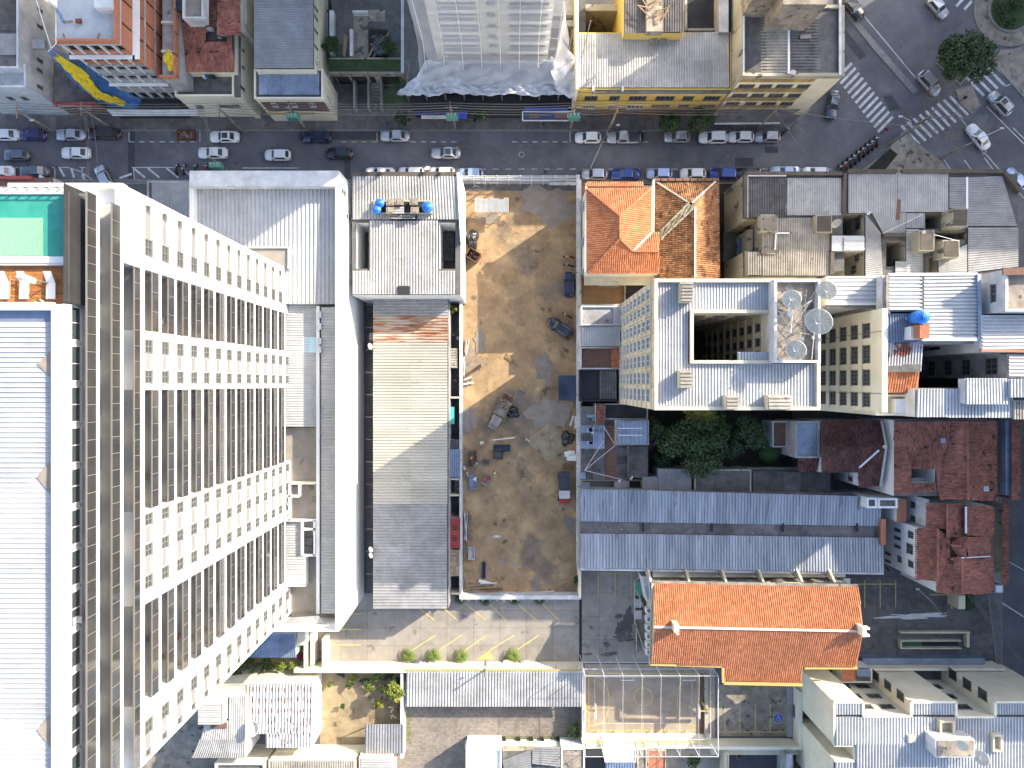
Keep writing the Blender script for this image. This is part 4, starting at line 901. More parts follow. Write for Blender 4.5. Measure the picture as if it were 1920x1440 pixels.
for x0, x1 in ((627, 651), (656, 684), (690, 700), (712, 745)): B().box(P(x0, 0, 4)[0], P(0, 139, 4)[1] - .1, .5, P(x1, 0, 4)[0], P(0, 139, 4)[1] - .02, 3.8).o('garage_opening', n5, m['dark'])

# the netted tower
nt_ = T('netted_tower', 'apartment tower wrapped in white scaffold netting at the top of the photo', 'tower', (-1.5, 52, 0))
TX0, TX1, TY, TZ = -10.8, 5.2, 47.1, 54
B().box(TX0, TY, 0, TX1, TY + 42, TZ).o('wall', nt_, m['cream_lt'])
for k in range(10):
    z = 8.2 + 2.75 * k
    if z > 28: break
    B().box(TX0 + 1.5, TY - .02, z + .9, TX0 + 6.2, TY - .01, z + 2.2).o('balcony_shade_panel', nt_, m['dark']); B().box(TX0 + 1.3, TY - .6, z - .2, TX0 + 6.3, TY - .03, z).o('balcony_slab', nt_, m['white'])  # flat near black panels stand in for shade inside the balconies
    B().box(TX0 + 1.3, TY - .6, z, TX0 + 6.3, TY - .52, z + .55).o('balcony_parapet', nt_, m['white'])
    B().box(TX1 - 5.6, TY - .02, z + .7, TX1 - .6, TY - .01, z + 2.2).o('balcony_shade_panel', nt_, m['dark']); B().box(TX1 - 5.8, TY - .6, z - .2, TX1 - .2, TY - .03, z).o('balcony_slab', nt_, m['white'])
    B().box(TX1 - 5.8, TY - .6, z, TX1 - .2, TY - .52, z + .6).o('balcony_parapet', nt_, m['white'])
    win(nt_, (TX0 + 8.1, TY, z + .8), 'S', 1.2, 1.0, 'frame_w')
B().box(TX0 - 5, TY - 2.4, 0, TX1 + 5.6, TY + 20, 6.5).o('podium', nt_, m['concrete_dk'])
px0, px1 = P(760, 0, 7)[0], P(1085, 0, 7)[0]; ye = P(0, 172, 7)[1]
B().box(px0, ye, 6.4, px1, ye + .35, 6.75).o('canopy_edge', nt_, m['rust'])
for i in range(10):
    x = px0 + (px1 - px0) * i / 9; B().bar((x, ye + .2, 0), (x, ye + .2, 6.4), .22).o('post', nt_, m['concrete_dk']); B().bar((x, ye + .1, 6.6), (x * .96, TY - .6, 7.4), .12).o('canopy_beam', nt_, m['wood'])
cloth('net', '', '', [(TX0 - 1.3, TY - .9, 32), (TX0 - 1.3, TY - 1, 20), (TX0 - 1.8, TY - 1.4, 10), (TX0 - 3, TY - 3, 7)], [(0, 4, 0), (0, 4, 0), (1, 5, 0), (3, 5, 0)], 'net', parent=nt_, amp=.15)
cloth('net', '', '', [((TX0 + TX1) / 2, TY - .9, 33), ((TX0 + TX1) / 2, TY - 1.1, 20), ((TX0 + TX1) / 2 + .4, TY - 1.4, 9.5)], [(TX1 - TX0 + 3, 0, 0)] * 3, 'net', nu=20, nv=30, parent=nt_, amp=.12)
cloth('net', '', '', [((TX0 + TX1) / 2, TY - 1.2, 10), ((TX0 + TX1) / 2 + .4, TY - 3, 8.2), ((TX0 + TX1) / 2 + .8, ye + .1, 6.9)], [(TX1 - TX0 + 3, 0, 0), (TX1 - TX0 + 7, 0, 0), (px1 - px0 - .8, 0, 0)], 'net2', nu=14, nv=34, parent=nt_, amp=.45)
cloth('net', '', '', [(TX1 + 1.2, TY - 1, 24), (TX1 + 1.6, TY - 2.2, 12), (TX1 + 4, TY - 4, 8)], [(0, 2, 0), (2.5, 3, 0), (5, 1.5, .6)], 'net', parent=nt_, amp=.5, seed=5)
cloth('bunched_net', '', '', [P(745, 176, 7.4), P(775, 162, 7.8), P(810, 172, 7.3), P(850, 160, 7.8), P(900, 172, 7.3), P(955, 165, 7.6), P(1010, 172, 7.4), P(1060, 160, 7.8), P(1100, 166, 8.6)], [(0, .5, 0), (.6, 2.4, .4), (0, 1.3, 0), (0, 2.0, .4), (0, 1.2, 0), (0, 1.7, .3), (0, 1.3, 0), (.5, 2.4, .3), (0, .8, 0)], 'net_thick', nu=90, parent=nt_, amp=.45)
cloth('bunched_net', '', '', [P(1030, 110, 10), P(1058, 150, 8.5), P(1082, 168, 8.5), P(1118, 142, 11.5)], [(.5, .5, 0), (2.5, 2.5, .2), (1.5, 2.6, .3), (.2, .5, .2)], 'net_thick', nu=22, parent=nt_, amp=.6, seed=3)
for x in np.linspace(TX0 - 1.2, TX1 + 1, 8): B().tube([(x, TY - 1.05, 32), (x * .995, TY - 1.2, 16), (x * 1.03, TY - 2, 8.6)], .05, 5).o('scaffold_rope', nt_, m['white'])
for z in range(10, 32, 3): B().bar((TX0 - 1.4, TY - .95, z), (TX1 + 1.2, TY - .95, z), .06).o('scaffold_rail', nt_, m['steel'])
for x in (TX1 + 1.3, TX1 + 2.6, TX1 + 4.6): B().bar((x, TY - .7, 6.6), (x + .3, TY - .6, 20), .09).o('scaffold_pole', nt_, m['steel'])
for i in range(9):
    x, y = rnd.uniform(1034, 1078), rnd.uniform(70, 125); c = P(x, y, 6.7); a_ = rnd.uniform(1, 2.2); B().bar(c, (c[0] + 2.4 * math.cos(a_), c[1] + 2.4 * math.sin(a_), 7), .14).o('plank', nt_, m['wood'])
a, c = P(1032, 28, 8), P(1084, -40, 8); B().box(a[0], a[1], 6.5, c[0], c[1], 8).box(a[0], a[1] - 1.2, 6.5, c[0], a[1] - .3, 7.2).o('roof_plant', nt_, m['grey_wall'])
B().box(P(1080, 0, 11)[0], TY - 5.6, 0, P(1085, 0, 11)[0], TY + 20, 11).o('party_wall', nt_, m['cream_lt'])
aw = bld('shopfront', 'recessed shopfront with blue awning and long dark advertising board under the netted tower', R4(775, 178, 1072, 205), 3.6, 'dark', 'black', par=None); aw['h'] = 3.6  # walls and top coloured near black for the shaded void under the canopy
B().box(*P(778, 215, 3.6)[:2], 3.3, *P(874, 208, 3.6)[:2], 3.6).o('awning', aw, m['sign_navy']); B().box(*P(856, 222, 3.5)[:2], 3.3, *P(876, 210, 3.5)[:2], 3.62).o('awning', aw, m['sign_blue']); B().box(*P(790, 222, 3.5)[:2], 3.3, *P(855, 216, 3.5)[:2], 3.5).o('awning', aw, m['white_dirty'])
bd = B().poly([P(981, 225, 3.0), P(1071, 225, 3.0), P(1071, 210, 4.2), P(981, 210, 4.2)]); bd.o('advertising_board', aw, m['sign_navy'])
bf = B(); cs = [P(980, 226, 3.0), P(1072, 226, 3.0), P(1072, 209.5, 4.25), P(980, 209.5, 4.25)]
for i in range(4): bf.bar(cs[i], cs[(i + 1) % 4], .14)
bf.o('board_frame', aw, m['white']); B().box(*P(984, 208, 4)[:2], 3.9, *P(1064, 202, 4)[:2], 4.1).o('awning', aw, m['sign_blue'])
for x0, x1, mt in ((992, 1010, 'brick_dk'), (1040, 1064, 'brick_dk'), (1064, 1069, 'white_dirty'), (1012, 1036, 'steel')):
    y0_, y1_ = (221, 213) if mt != 'steel' else (217.5, 215.5); a_, b_, c_, d_ = P(x0, y0_, 3.35), P(x1, y0_, 3.35), P(x1, y1_, 4.02), P(x0, y1_, 4.02)
    B().poly([(q[0], q[1], q[2] + .03) for q in (a_, b_, c_, d_)]).o('printed_panel', aw, m[mt])

# yellow building
n7 = bld('yellow_building', 'yellow three storey building with a wide pale ribbed roof on the street', R4(1083, 62, 1370, 168), 10, 'yellow', 'concrete_dk', par=(.12, .12)); yy = P(0, 168, 10)[1]
sheets(n7, [(1085, 64), (1168, 64), (1168, 165), (1084, 165)], 10.1, 'v', 'metal_w1', .36, .06, (2.4, 4)); sheets(n7, [(1168, 66), (1366, 60), (1367, 165), (1168, 165)], 10.1, 'v', 'metal_w1', .36, .06, (2.4, 4))
B().box(P(1110, 0, 10)[0], yy - .5, 9.7, P(1370, 0, 10)[0], yy - .04, 9.95).o('roof_gutter', n7, m['concrete_dk'])
for z in (9.0, 6.1, 3.4): B().box(P(1083, 0, 10)[0] - .02, yy - .14, z, P(1370, 0, 10)[0] + .02, yy - .01, z + .14).o('string_course', n7, m['yellow_trim'])
for i, (x0, x1) in enumerate(((1097, 1119), (1144, 1160), (1181, 1210), (1231, 1262), (1282, 1298), (1322, 1347))):
    winbox(n7, (x0, 180), (x1, 187), 'S', yy, 'frame', mull=3); dx = -4 if i < 3 else -9
    winbox(n7, (x0 + dx, 196.5), (x1 + dx, 202.5), 'S', yy, 'frame_w' if i < 3 else 'frame', mull=3)
for x in (1110, 1165): B().box(P(x, 0, 10)[0], yy - .3, 9.6, P(x + 4, 0, 10)[0], yy + .4, 10.4).o('roof_outlet', n7, m['white_dirty'])
B().box(P(1083, 0, 10)[0], yy - .03, .02, P(1370, 0, 10)[0], yy - .005, 3.0).o('shop_base', n7, m['brick_dk'])
for x in (1092, 1131, 1170, 1225, 1290): B().box(P(x, 0, 2)[0], yy - .05, .1, P(x + 28, 0, 2)[0], yy - .01, 2.6).o('shop_shutter', n7, m['brick_dk' if x % 2 else 'metal_dk'])
n7b = T('rear_building', 'weathered rear building with dark ribbed roofs and a ruined block, behind the yellow building', 'building', (P(1240, 0, 12)[0], P(0, 20, 12)[1], 0))
block(n7b, R4(1170, -70, 1282, 62), 12.2, m['yellow'], m['concrete_dk'], par=None)
sheets(n7b, [(1170, -70), (1212, -70), (1212, 62), (1170, 64)], 12.4, 'v', 'metal_dk', .34, .05, (2.6, 6)); sheets(n7b, [(1240, -70), (1282, -70), (1282, 60), (1240, 62)], 12.4, 'v', 'metal_dk', .34, .05, (2.6, 6))
B().box(*P(1212, 60, 13.2)[:2], 12.2, *P(1242, -60, 13.2)[:2], 13.4).o('ruined_room', n7b, m['concrete_old'])
for k in range(10): x, y = rnd.uniform(1212, 1245), rnd.uniform(0, 55); c = P(x, y, 13.6); a_ = rnd.uniform(0, 3); B().bar(c, (c[0] + 2 * math.cos(a_), c[1] + 2 * math.sin(a_), 13.8), .12).o('debris_timber', n7b, m['wood'])
for x in (1219, 1237): sheets(n7b, [(x, 64 if x > 1230 else 70), (x + 13, 62 if x > 1230 else 70), (x + 13, 84 if x > 1230 else 86), (x, 84 if x > 1230 else 88)], 10.6, 'v', 'metal_tan', .36, .06, (2, 4))
rr = bld('rear_house', 'low house with dark rough flat roof behind the right half of the yellow building', R4(1283, -40, 1345, 60), 8.5, 'grey_wall', 'black', par=(.3, .5)); rr2 = bld('rear_annex', 'grey annex with pale end wall between the dark flat roof and the street corner building', R4(1348, -40, 1366, 60), 11, 'grey_wall', 'white_dirty', par=None)
cy = bld('rear_yard_wall', 'stained cream wall and yard with blue awning behind the left of the yellow building', R4(1087, 8, 1166, 20), 6, 'cream_old', 'cream_old', cat='wall', par=None); B().box(*P(1089, 37, 3)[:2], 2.8, *P(1125, 24, 3)[:2], 2.95).o('awning', cy, m['tarp_blue']); sheet('rear_yard', R4(1085, 20, 1170, 70), 'brick_dk', .01)

# corner building with brick pattern facade
n8 = bld('corner_building', 'corner building with striped ribbed roof and an ochre and cream patterned facade, beside the junction', R4(1390, 12, 1581, 144), 14.4, 'cream_old', 'concrete_dk', par=(.4, .35)); y8 = P(0, 144, 14.4)[1]
block(n8, R4(1390, -90, 1581, 11.9), 14.4, m['cream_old'], m['concrete_dk'])
sheets(n8, [(1396, -60), (1477, -60), (1477, 137), (1396, 137)], [13.9, 14.7, 14.7, 13.9], 'h', 'metal_tan', .42, .06, (6, 7)); sheets(n8, [(1481, -60), (1573, -60), (1573, 137), (1481, 137)], [14.7, 13.9, 13.9, 14.7], 'h', 'metal_dk', .42, .06, (6, 3.4))
strip(n8, 'ridge_cap', P(1479, -60, 14.95), P(1479, 138, 14.95), .3, .12, 'white'); strip(n8, 'roof_edge', P(1394, -60, 14.7), P(1394, 140, 14.7), .2, .2, 'white'); strip(n8, 'roof_edge', P(1575, -60, 14.7), P(1575, 140, 14.7), .3, .2, 'white_dirty')
a, c = P(1392, 0, 14.4)[0], P(1532, 0, 14.4)[0]; B().box(a, y8 - .05, 1, P(1579, 0, 14.4)[0], y8 - .01, 13.9).o('front_render', n8, m['cream_lt'])
for z0, z1 in ((12.9, 13.9), (9.5, 11.0), (6.4, 7.9), (3.6, 4.9)):
    n = 26; bw = (c - a) / n
    for r_ in range(int((z1 - z0) / .25)):
        bb = B()
        for i in range(n): bb.box(a + bw * i + (bw * .5 if r_ % 2 else 0), y8 - .13, z0 + r_ * .25 + .02, a + bw * (i + .9) + (bw * .5 if r_ % 2 else 0), y8 - .051, z0 + r_ * .25 + .23)
        bb.o('brick_course', n8, m['ochre'], kind='stuff')
for x0, y0, x1, y1 in ((1387, 158, 1411, 165), (1426, 158, 1444, 165), (1458, 158, 1482, 165), (1498, 158, 1514, 165), (1375, 175, 1399, 181), (1411, 175, 1430, 181), (1444, 175, 1466, 181), (1481, 175, 1498, 181), (1363, 191, 1384, 196), (1399, 191, 1416, 196), (1430, 191, 1452, 196), (1466, 191, 1484, 196)):
    winbox(n8, (x0, y0), (x1, y1), 'S', y8 - .05, 'frame', mull=2, bars=5)
B().box(*P(1466, 12, 21)[:2], 14.4, P(1548, 0, 21)[0], P(0, -60, 21)[1], 21.5).o('roof_house', n8, m['concrete_old']); 
B().box(*P(1424, -22, 21.5)[:2], 14.4, *P(1495, -80, 21.5)[:2], 21.5).o('unseen_shade_room', n8, m['concrete_old'])  # room added out of view so that its shadow reaches the earth lot
B().bar(P(1500, 70, 14.8), P(1520, 69, 14.8), .5, .3).o('roof_duct', n8, m['frame']); dish((1487, 135), 15, .4, 'small dish on the gutter of the corner building', 4.4)
a, c = P(1345, 231, 3.2), P(1478, 205, 3.2); B().poly([P(1340, 231, 3), P(1460, 231, 3), P(1502, 205, 3.2), P(1350, 205, 3.2)]).o('street_canopy', n8, m['sidewalk']); strip(n8, 'canopy_edge', P(1340, 232, 3), P(1462, 231, 3), .2, .3, 'white_dirty')

# tall neighbours that stand beyond the top edge of the photograph (they shade the street)
for q, l in (((60, 62, 24, 60, 34), 'tall grey block beyond the junction'),): pass
# ------------------------------------------------------------------ buildings between the tower and the lot
w1 = T('ribbed_roof_building', 'white building with pale ribbed roofs and a row of tanks, left of the earth lot', 'building', (P(760, 0, 11)[0], P(0, 440, 11)[1], 0)); w1['h'] = 11
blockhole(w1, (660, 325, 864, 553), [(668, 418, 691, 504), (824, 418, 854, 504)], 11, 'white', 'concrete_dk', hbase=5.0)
B().box(*P(659, 332, 11.6)[:2], 10.8, *P(857, 322, 11.6)[:2], 11.6).o('front_gutter', w1, m['coping_dk'])
sheets(w1, [(661, 331), (857, 331), (862, 412), (661, 412)], [11.5, 11.5, 11.1, 11.1], 'v', 'metal_w1', .42, .07, (2.6, 6)); sheets(w1, [(693, 414), (821, 414), (821, 552), (693, 552)], [11.2, 11.2, 11.0, 11.0], 'v', 'metal_w1', .42, .07, (2.6, 6)); sheets(w1, [(661, 508), (693, 508), (693, 552), (661, 552)], 11.05, 'v', 'metal_w1', .42, .07, (2.6, 6)); sheets(w1, [(821, 508), (853, 508), (853, 552), (821, 552)], 11.05, 'v', 'metal_w1', .42, .07, (2.6, 6))
strip(w1, 'side_wall_cap', P(859, 325, 11.5), P(866, 455, 11.3), .35, .8, 'white'); 
for x0, x1 in ((700, 800),): B().box(*P(700, 400, 11.9)[:2], 11.3, *P(810, 375, 11.9)[:2], 11.9).o('tank_platform', w1, m['cream_old']); B().box(*P(703, 398, 11.95)[:2], 11.9, *P(807, 378, 11.95)[:2], 11.96).o('tank_well', w1, m['dark'])
for x0, y0 in ((724, 373), (741, 373), (768, 373), (724, 389), (770, 389)): pass
gg = 'square fibre cement tanks on the ribbed roof'
for x0, y0, l in ((724, 373, 'square brown tank, upper left of the roof tank group'), (741, 372, 'square brown tank, second in the upper row of the roof tank group'), (768, 372, 'square brown tank, right end of the upper row of the roof tank group'), (724, 388, 'square brown tank, lower left beside the blue round tanks'), (770, 388, 'square brown tank, lower right near the single blue tank')): box_tank(x0, y0, x0 + 15, y0 + 12, 12.9, l, 11.96, gg)
round_tank((711, 380), 13.0, .62, 'blue round tank, upper of the pair on the ribbed roof', 11.96); round_tank((705, 392), 13.0, .62, 'blue round tank, lower of the pair on the ribbed roof', 11.96); round_tank((801, 387), 13.0, .76, 'light blue round tank at the right end of the roof tank row', 11.96)
sheets(w1, [(740, 388), (758, 388), (758, 401), (740, 401)], 12.3, 'h', 'metal_w1', .3, .04); B().box(*P(733, 414, 11.4)[:2], 11.3, *P(782, 403, 11.4)[:2], 11.42).o('roof_opening', w1, m['dark'])
for y in (405, 409): strip(w1, 'pipe', P(733, y, 12), P(778, y, 12), .06, .06, 'white')
B().box(*P(746, 553, 11.4)[:2], 11.2, *P(767, 536, 11.4)[:2], 11.4).o('roof_opening', w1, m['dark']); B().box(*P(829, 490, 6)[:2], 5, *P(851, 436, 6)[:2], 6).o('grey_floor', w1, m['tarp_navy'] if 0 else m['metal_dk'])
for x, y, l in ((694, 320, 'white dish on the street edge of the ribbed roof, leftmost'), (719, 320, 'white dish on the street edge of the ribbed roof, second from left'), (802, 316, 'yellowish dish on the street edge of the ribbed roof'), (831, 320, 'white dish on the street edge of the ribbed roof, rightmost')): dish((x, y), 12.2, .42, l, 1.8, .7)

w2 = T('long_shed', 'long grey ribbed shed roof with a rust stained upper end, beside the earth lot', 'shed', (P(770, 0, 6)[0], P(0, 850, 6)[1], 0))
block(w2, R4(700, 564, 841, 1140), 5.9, m['grey_wall'], m['concrete_dk'], par=None)
for q, mt in (((700, 558, 840, 592), 'metal_grey'), ((700, 592, 840, 642), 'metal_rust'), ((700, 642, 839, 945), 'metal_w1' if 0 else 'metal_tan2'), ((700, 945, 838, 1141), 'metal_grey')):
    if mt == 'metal_tan2': mt = MT('pale_weathered_sheet', (.46, .45, .40), (.38, .365, .32), .6, .6, metal=.15, vary=.12, grime=.22, gsc=.3, spot=((.34, .24, .16), .5, .66), stretch=(.5, 2, 1))
    sheets(w2, q, [6.2, 6.2, 6.2, 6.2], 'h', mt, .42, .06, (3.2, 6))
gapf = sheet('passage', R4(688, 556, 702, 1118), 'concrete_dk', .02); sheet('passage', R4(840, 560, 868, 1112), 'concrete_dk', .016)
for i in range(13): y = 572 + i * 42; B().box(P(686, 0, 4)[0], P(0, y + 1, 4)[1], 3.8, P(700, 0, 4)[0], P(0, y - 1, 4)[1], 4.1).o('cross_beam', w2, m['concrete_dk'])
dish((695, 649), 6.6, .5, 'white dish in the gap beside the rusty end of the long shed', 3.6, .6); dish((696, 1030), 6.6, .45, 'cream dish in the gap beside the long shed, upper of the lower pair', 3.4, .6); dish((696, 1041), 6.6, .42, 'cream dish in the gap beside the long shed, lowest', 3.4, .6)
ant = T('tv_antenna', 'thin roof antenna beside the white dish at the long shed', 'antenna', P(697, 632, 6)); B().bar(P(697, 632, 4), P(697, 632, 8), .05).o('mast', ant, m['steel']); b = B()
for k in range(5): q = P(692, 626 + k * 3, 7.8); b.bar(q, (q[0] + .9, q[1] + .1, 7.8), .03)
b.o('elements', ant, m['steel'])

# row of yards and lean-tos between the shed and the lot wall
w3 = T('lean_to_row', 'row of small lean-to roofs and yards squeezed between the long shed and the earth lot', 'sheds', (P(852, 0, 3)[0], P(0, 850, 3)[1], 0))
def leanto(x0, y0, x1, y1, h, mt, ribs='h', wall='grey_wall', pitch=.35):
    block(w3, R4(x0, y0, x1, y1), h, m[wall], m['concrete_dk'], par=None, wname='lean_to_wall'); sheets(w3, [(x0, y0), (x1, y0), (x1, y1), (x0, y1)], h, ribs, mt, pitch, .045, (2, 5))
leanto(843, 653, 858, 690, 2.6, 'metal_tan'); leanto(843, 842, 863, 895, 3, 'metal_blue', 'v'); leanto(843, 825, 862, 841, 2.8, 'metal_dk'); leanto(843, 971, 863, 1028, 3, 'red_roof', 'h')
block(w3, R4(842, 1031, 863, 1080), 2.9, m['grey_wall'], m['concrete_dk'], par=None, wname='lean_to_wall'); tiles(w3, roofpoly([(842, 1031), (863, 1031), (863, 1080), (842, 1080)], [3.3, 2.9, 2.9, 3.3]), 'tile_beige', .3, .5)
B().box(*P(841, 795, 2.5)[:2], 2.4, *P(852, 763, 2.5)[:2], 2.46).o('teal_awning', w3, m['teal'])
for y in (745, 926, 896, 1108): strip(w3, 'yard_wall', P(841, y, 1.5), P(864, y, 1.5), .25, 3, 'cream')
for x, y in ((854, 990), (853, 1010)): B().box(*P(x - 5, y + 5, 3.1)[:2], 3.05, *P(x + 4, y - 5, 3.1)[:2], 3.16).o('roof_vent', w3, m['black'])
B().cyl(*P(850, 965, 1)[:2], 0, .8, .45, 12).o('barrel', w3, m['brick_dk']); B().box(*P(852, 890 + 32, .5)[:2], 0, *P(862, 896, .5)[:2], .4).o('concrete_tank', w3, m['cream_old'])
for k in range(12): x, y = rnd.uniform(845, 860), rnd.choice([rnd.uniform(700, 740), rnd.uniform(800, 820), rnd.uniform(610, 640)]); c = P(x, y); B().box(c[0] - .3, c[1] - .2, 0, c[0] + rnd.uniform(.1, .4), c[1] + .25, rnd.uniform(.2, .6)).o('crate', w3, m[rnd.choice(['wood', 'white_dirty', 'concrete_dk', 'rust'])])
dish((842, 810), 3.4, .35, 'turquoise dish beside the teal awning', 2.6, .4)

# ------------------------------------------------------------------ lot walls and fence
lw = T('lot_wall', 'pale masonry wall along the right side of the earth lot', 'wall', (*P(1084, 730)[:2], 0)); B().box(*P(1081, 756)[:2], 0, *P(1087, 345)[:2], 2.6).o('wall', lw, m['white_dirty']); B().box(*P(1082, 1112)[:2], 0, *P(1087, 757)[:2], 2.5).o('wall', lw, m['cream_lt']); 
for i in range(16): a = P(1080.5, 372 + i * 46, 2.62); B().box(a[0], a[1], 2.6, a[0] + .55, a[1] + 3.6, 2.68).o('coping', lw, m['white_dirty'])
lw2 = T('lot_wall', 'stained low wall with coping along the bottom of the earth lot', 'wall', (*P(970, 1112)[:2], 0)); B().box(*P(864, 1116)[:2], 0, *P(1087, 1109)[:2], 2.2).o('wall', lw2, m['white_dirty'])
for i in range(17): a = P(866 + i * 13, 1117); B().box(a[0], a[1] - .25, 0, a[0] + .25, a[1] + .02, 2.0).o('buttress', lw2, m['concrete_old'])
lw3 = T('lot_wall', 'long thin white wall along the left side of the earth lot', 'wall', (*P(866, 760)[:2], 0)); B().box(*P(864, 1112)[:2], 0, *P(868, 553)[:2], 3).o('wall', lw3, m['white_dirty'])
fe = T('steel_fence', 'galvanised steel gate frame across the street end of the earth lot', 'fence', (*P(970, 340)[:2], 0)); b = B()
ya, yb_ = 340, 345
for z in (.4, 1.2, 2.0, 2.8): B().bar(P(868, ya), P(1083, ya), .05).v; strip(fe, 'rail', P(866 + 0, ya)[:2] + (z,), P(1084, ya)[:2] + (z,), .08, .08, 'pale_steel'); 
for z in (.6, 1.6, 2.6): strip(fe, 'brace_rail', P(868, ya + 5)[:2] + (z,), P(1028, ya + 5)[:2] + (z,), .07, .07, 'pale_steel')
for i in range(11): x = 868 + i * 21.4; strip(fe, 'post', P(x, ya)[:2] + (0,), P(x, ya)[:2] + (3.1,), .12, .12, 'pale_steel'); strip(fe, 'stay', P(x, ya)[:2] + (2.9,), P(x, ya + 8)[:2] + (.1,), .07, .07, 'pale_steel')
B().box(*P(1030, 347, 3)[:2], 2.9, *P(1082, 341, 3)[:2], 3.0).o('gate_canopy', fe, m['grey_wall'])
# site hoarding
sheet('gate_apron', R4(864, 346, 1084, 358), 'concrete_dk', .11)

# ------------------------------------------------------------------ orange house and its brown neighbour
oh = T('house', 'cream house with bright orange tiled hip roof beside the earth lot', 'house', (P(1165, 0, 9)[0], P(0, 430, 9)[1], 0)); oh['h'] = 9.5
block(oh, [(1101, 348), (1221, 348), (1221, 437), (1235, 437), (1235, 513), (1101, 513)], 9.6, m['cream_lt'], m['concrete_dk'], par=None)
he, hr = 10.0, 12.2
A_, B_, C_, D_, E_, F_ = (1100, 353), (1222, 352), (1163, 405), (1163, 448), (1187, 471), (1236, 471)
tiles(oh, roofpoly([A_, B_, C_], [he, he, hr]), 'tile_orange'); tiles(oh, roofpoly([A_, C_, D_, (1101, 513)], [he, hr, hr, he]), 'tile_orange'); tiles(oh, roofpoly([B_, (1222, 436), E_, D_, C_], [he, he, 11.3, hr, hr]), 'tile_orange', fall=(1, 0, -.35)); tiles(oh, roofpoly([(1101, 513), D_, E_, F_, (1236, 513)], [he, hr, 11.3, 11.3, he]), 'tile_orange', fall=(0, -1, -.5)); tiles(oh, roofpoly([(1220, 436), (1236, 436), F_, E_], [he, he, 11.3, 11.3]), 'tile_orange', fall=(0, 1, -.5))
for a, c, ha, hc in ((A_, C_, he, hr), (B_, C_, he, hr), (C_, D_, hr, hr), (D_, (1101, 513), hr, he), (D_, E_, hr, 11.3), (E_, F_, 11.3, 11.3)): ridge(oh, P(*a, ha), P(*c, hc), w=.28)
strip(oh, 'valley_flashing', P(1188, 470, 11.45), P(1221, 437, 10.2), .25, .1, 'white'); strip(oh, 'gutter', P(1099, 350, 9.9), P(1098, 515, 9.9), .25, .2, 'white'); strip(oh, 'gutter', P(1223, 350, 10), P(1223, 436, 10), .25, .25, 'cream_lt')
B().box(*P(1100, 352, 10)[:2], 9.0, *P(1206, 343, 10)[:2], 9.4).o('front_ledge', oh, m['cream_lt']); tiles(oh, roofpoly([(1098, 343), (1206, 343), (1206, 350), (1098, 350)], [9.3, 9.3, 9.7, 9.7]), 'tile_orange')
for y in (382, 448, 506): winbox(oh, (1093, y), (1096.5, y + 11), 'W', P(1101, 0, 9.6)[0], 'frame_w', mull=0)
B().box(*P(1096, 534, 7)[:2], 6.4, *P(1238, 515, 7)[:2], 6.6).o('rear_canopy', oh, m['cream']);
oy = bld('terrace', 'brown tiled roof terrace with an iron stair below the orange roofed house', R4(1087, 515, 1172, 573), 4.6, 'cream_old', 'brown_tile', cat='terrace', par=(.2, .5))
st = T('garden_stair', 'small green metal stair leading down onto the brown tiled terrace', 'stair', P(1142, 533, 5))
for i in range(8): a = P(1124 + i * 4.4, 536, 5 + i * .2); B().box(a[0], a[1], 4.8 + i * .22, a[0] + .32, a[1] + .75, 4.86 + i * .22).o('step', st, m['cream'])
for y in (528, 538): strip(st, 'handrail', P(1122, y, 5.4), P(1160, y, 7.2), .06, .06, 'green_tr')
sheet('side_passage', R4(1087, 345, 1104, 520), 'brown_tile', .01)

bh = T('house', 'house with aged mottled brown tiled roof between the orange roof and a narrow alley', 'house', (P(1290, 0, 8)[0], P(0, 430, 8)[1], 0)); bh['h'] = 8
block(bh, R4(1226, 340, 1349, 521), 8.0, m['cream'], m['concrete_dk'], par=None); he, hr = 8.4, 10.4
a1, a2, cR, cS = (1228, 340), (1345, 337), (1292, 382), (1303, 388)
tiles(bh, roofpoly([a1, a2, (1296, 381)], [he, he, hr]), 'tile_brown'); tiles(bh, roofpoly([a1, (1290, 381), (1238, 437), (1226, 437)], [he, hr, 9.0, he]), 'tile_brown', fall=(-1, 0, -.3)); tiles(bh, roofpoly([a2, (1350, 521), (1303, 521), cS, (1296, 381)], [he, he, hr, hr, hr]), 'tile_brown', fall=(1, 0, -.4))
tiles(bh, roofpoly([cS, (1303, 521), (1239, 521), (1239, 448)], [hr, hr, he, he]), 'tile_brown', fall=(-1, 0, -.35)); tiles(bh, roofpoly([(1290, 381), cS, (1240, 450), (1236, 438)], [hr + .1, hr, 8.9, 9.0]), 'tile_beige', .45, .6)
for a, c, ha, hc, mt in ((a1, (1292, 381), he, hr, 'cream_old'), (a2, (1297, 381), he, hr, 'mortar'), (cS, (1303, 521), hr, hr, 'mortar'), ((1291, 381), (1235, 437), hr, 9.1, 'cream_old'), (cS, (1240, 447), hr, 9, 'cream_old')): ridge(bh, P(*a, ha), P(*c, hc), mt, .24)
for i in range(9): B().box(*P(1226 + i * 13.8, 339, 8.9)[:2], 8.0, *P(1226 + i * 13.8 + 12, 334, 8.9)[:2], 8.9).o('front_parapet', bh, m['brick_dk'])
strip(bh, 'edge_wall', P(1225, 338, 8.6), P(1224, 436, 8.6), .3, .8, 'cream')
sheet('alley', R4(1338, 340, 1372, 525), 'dark_soil', .01)

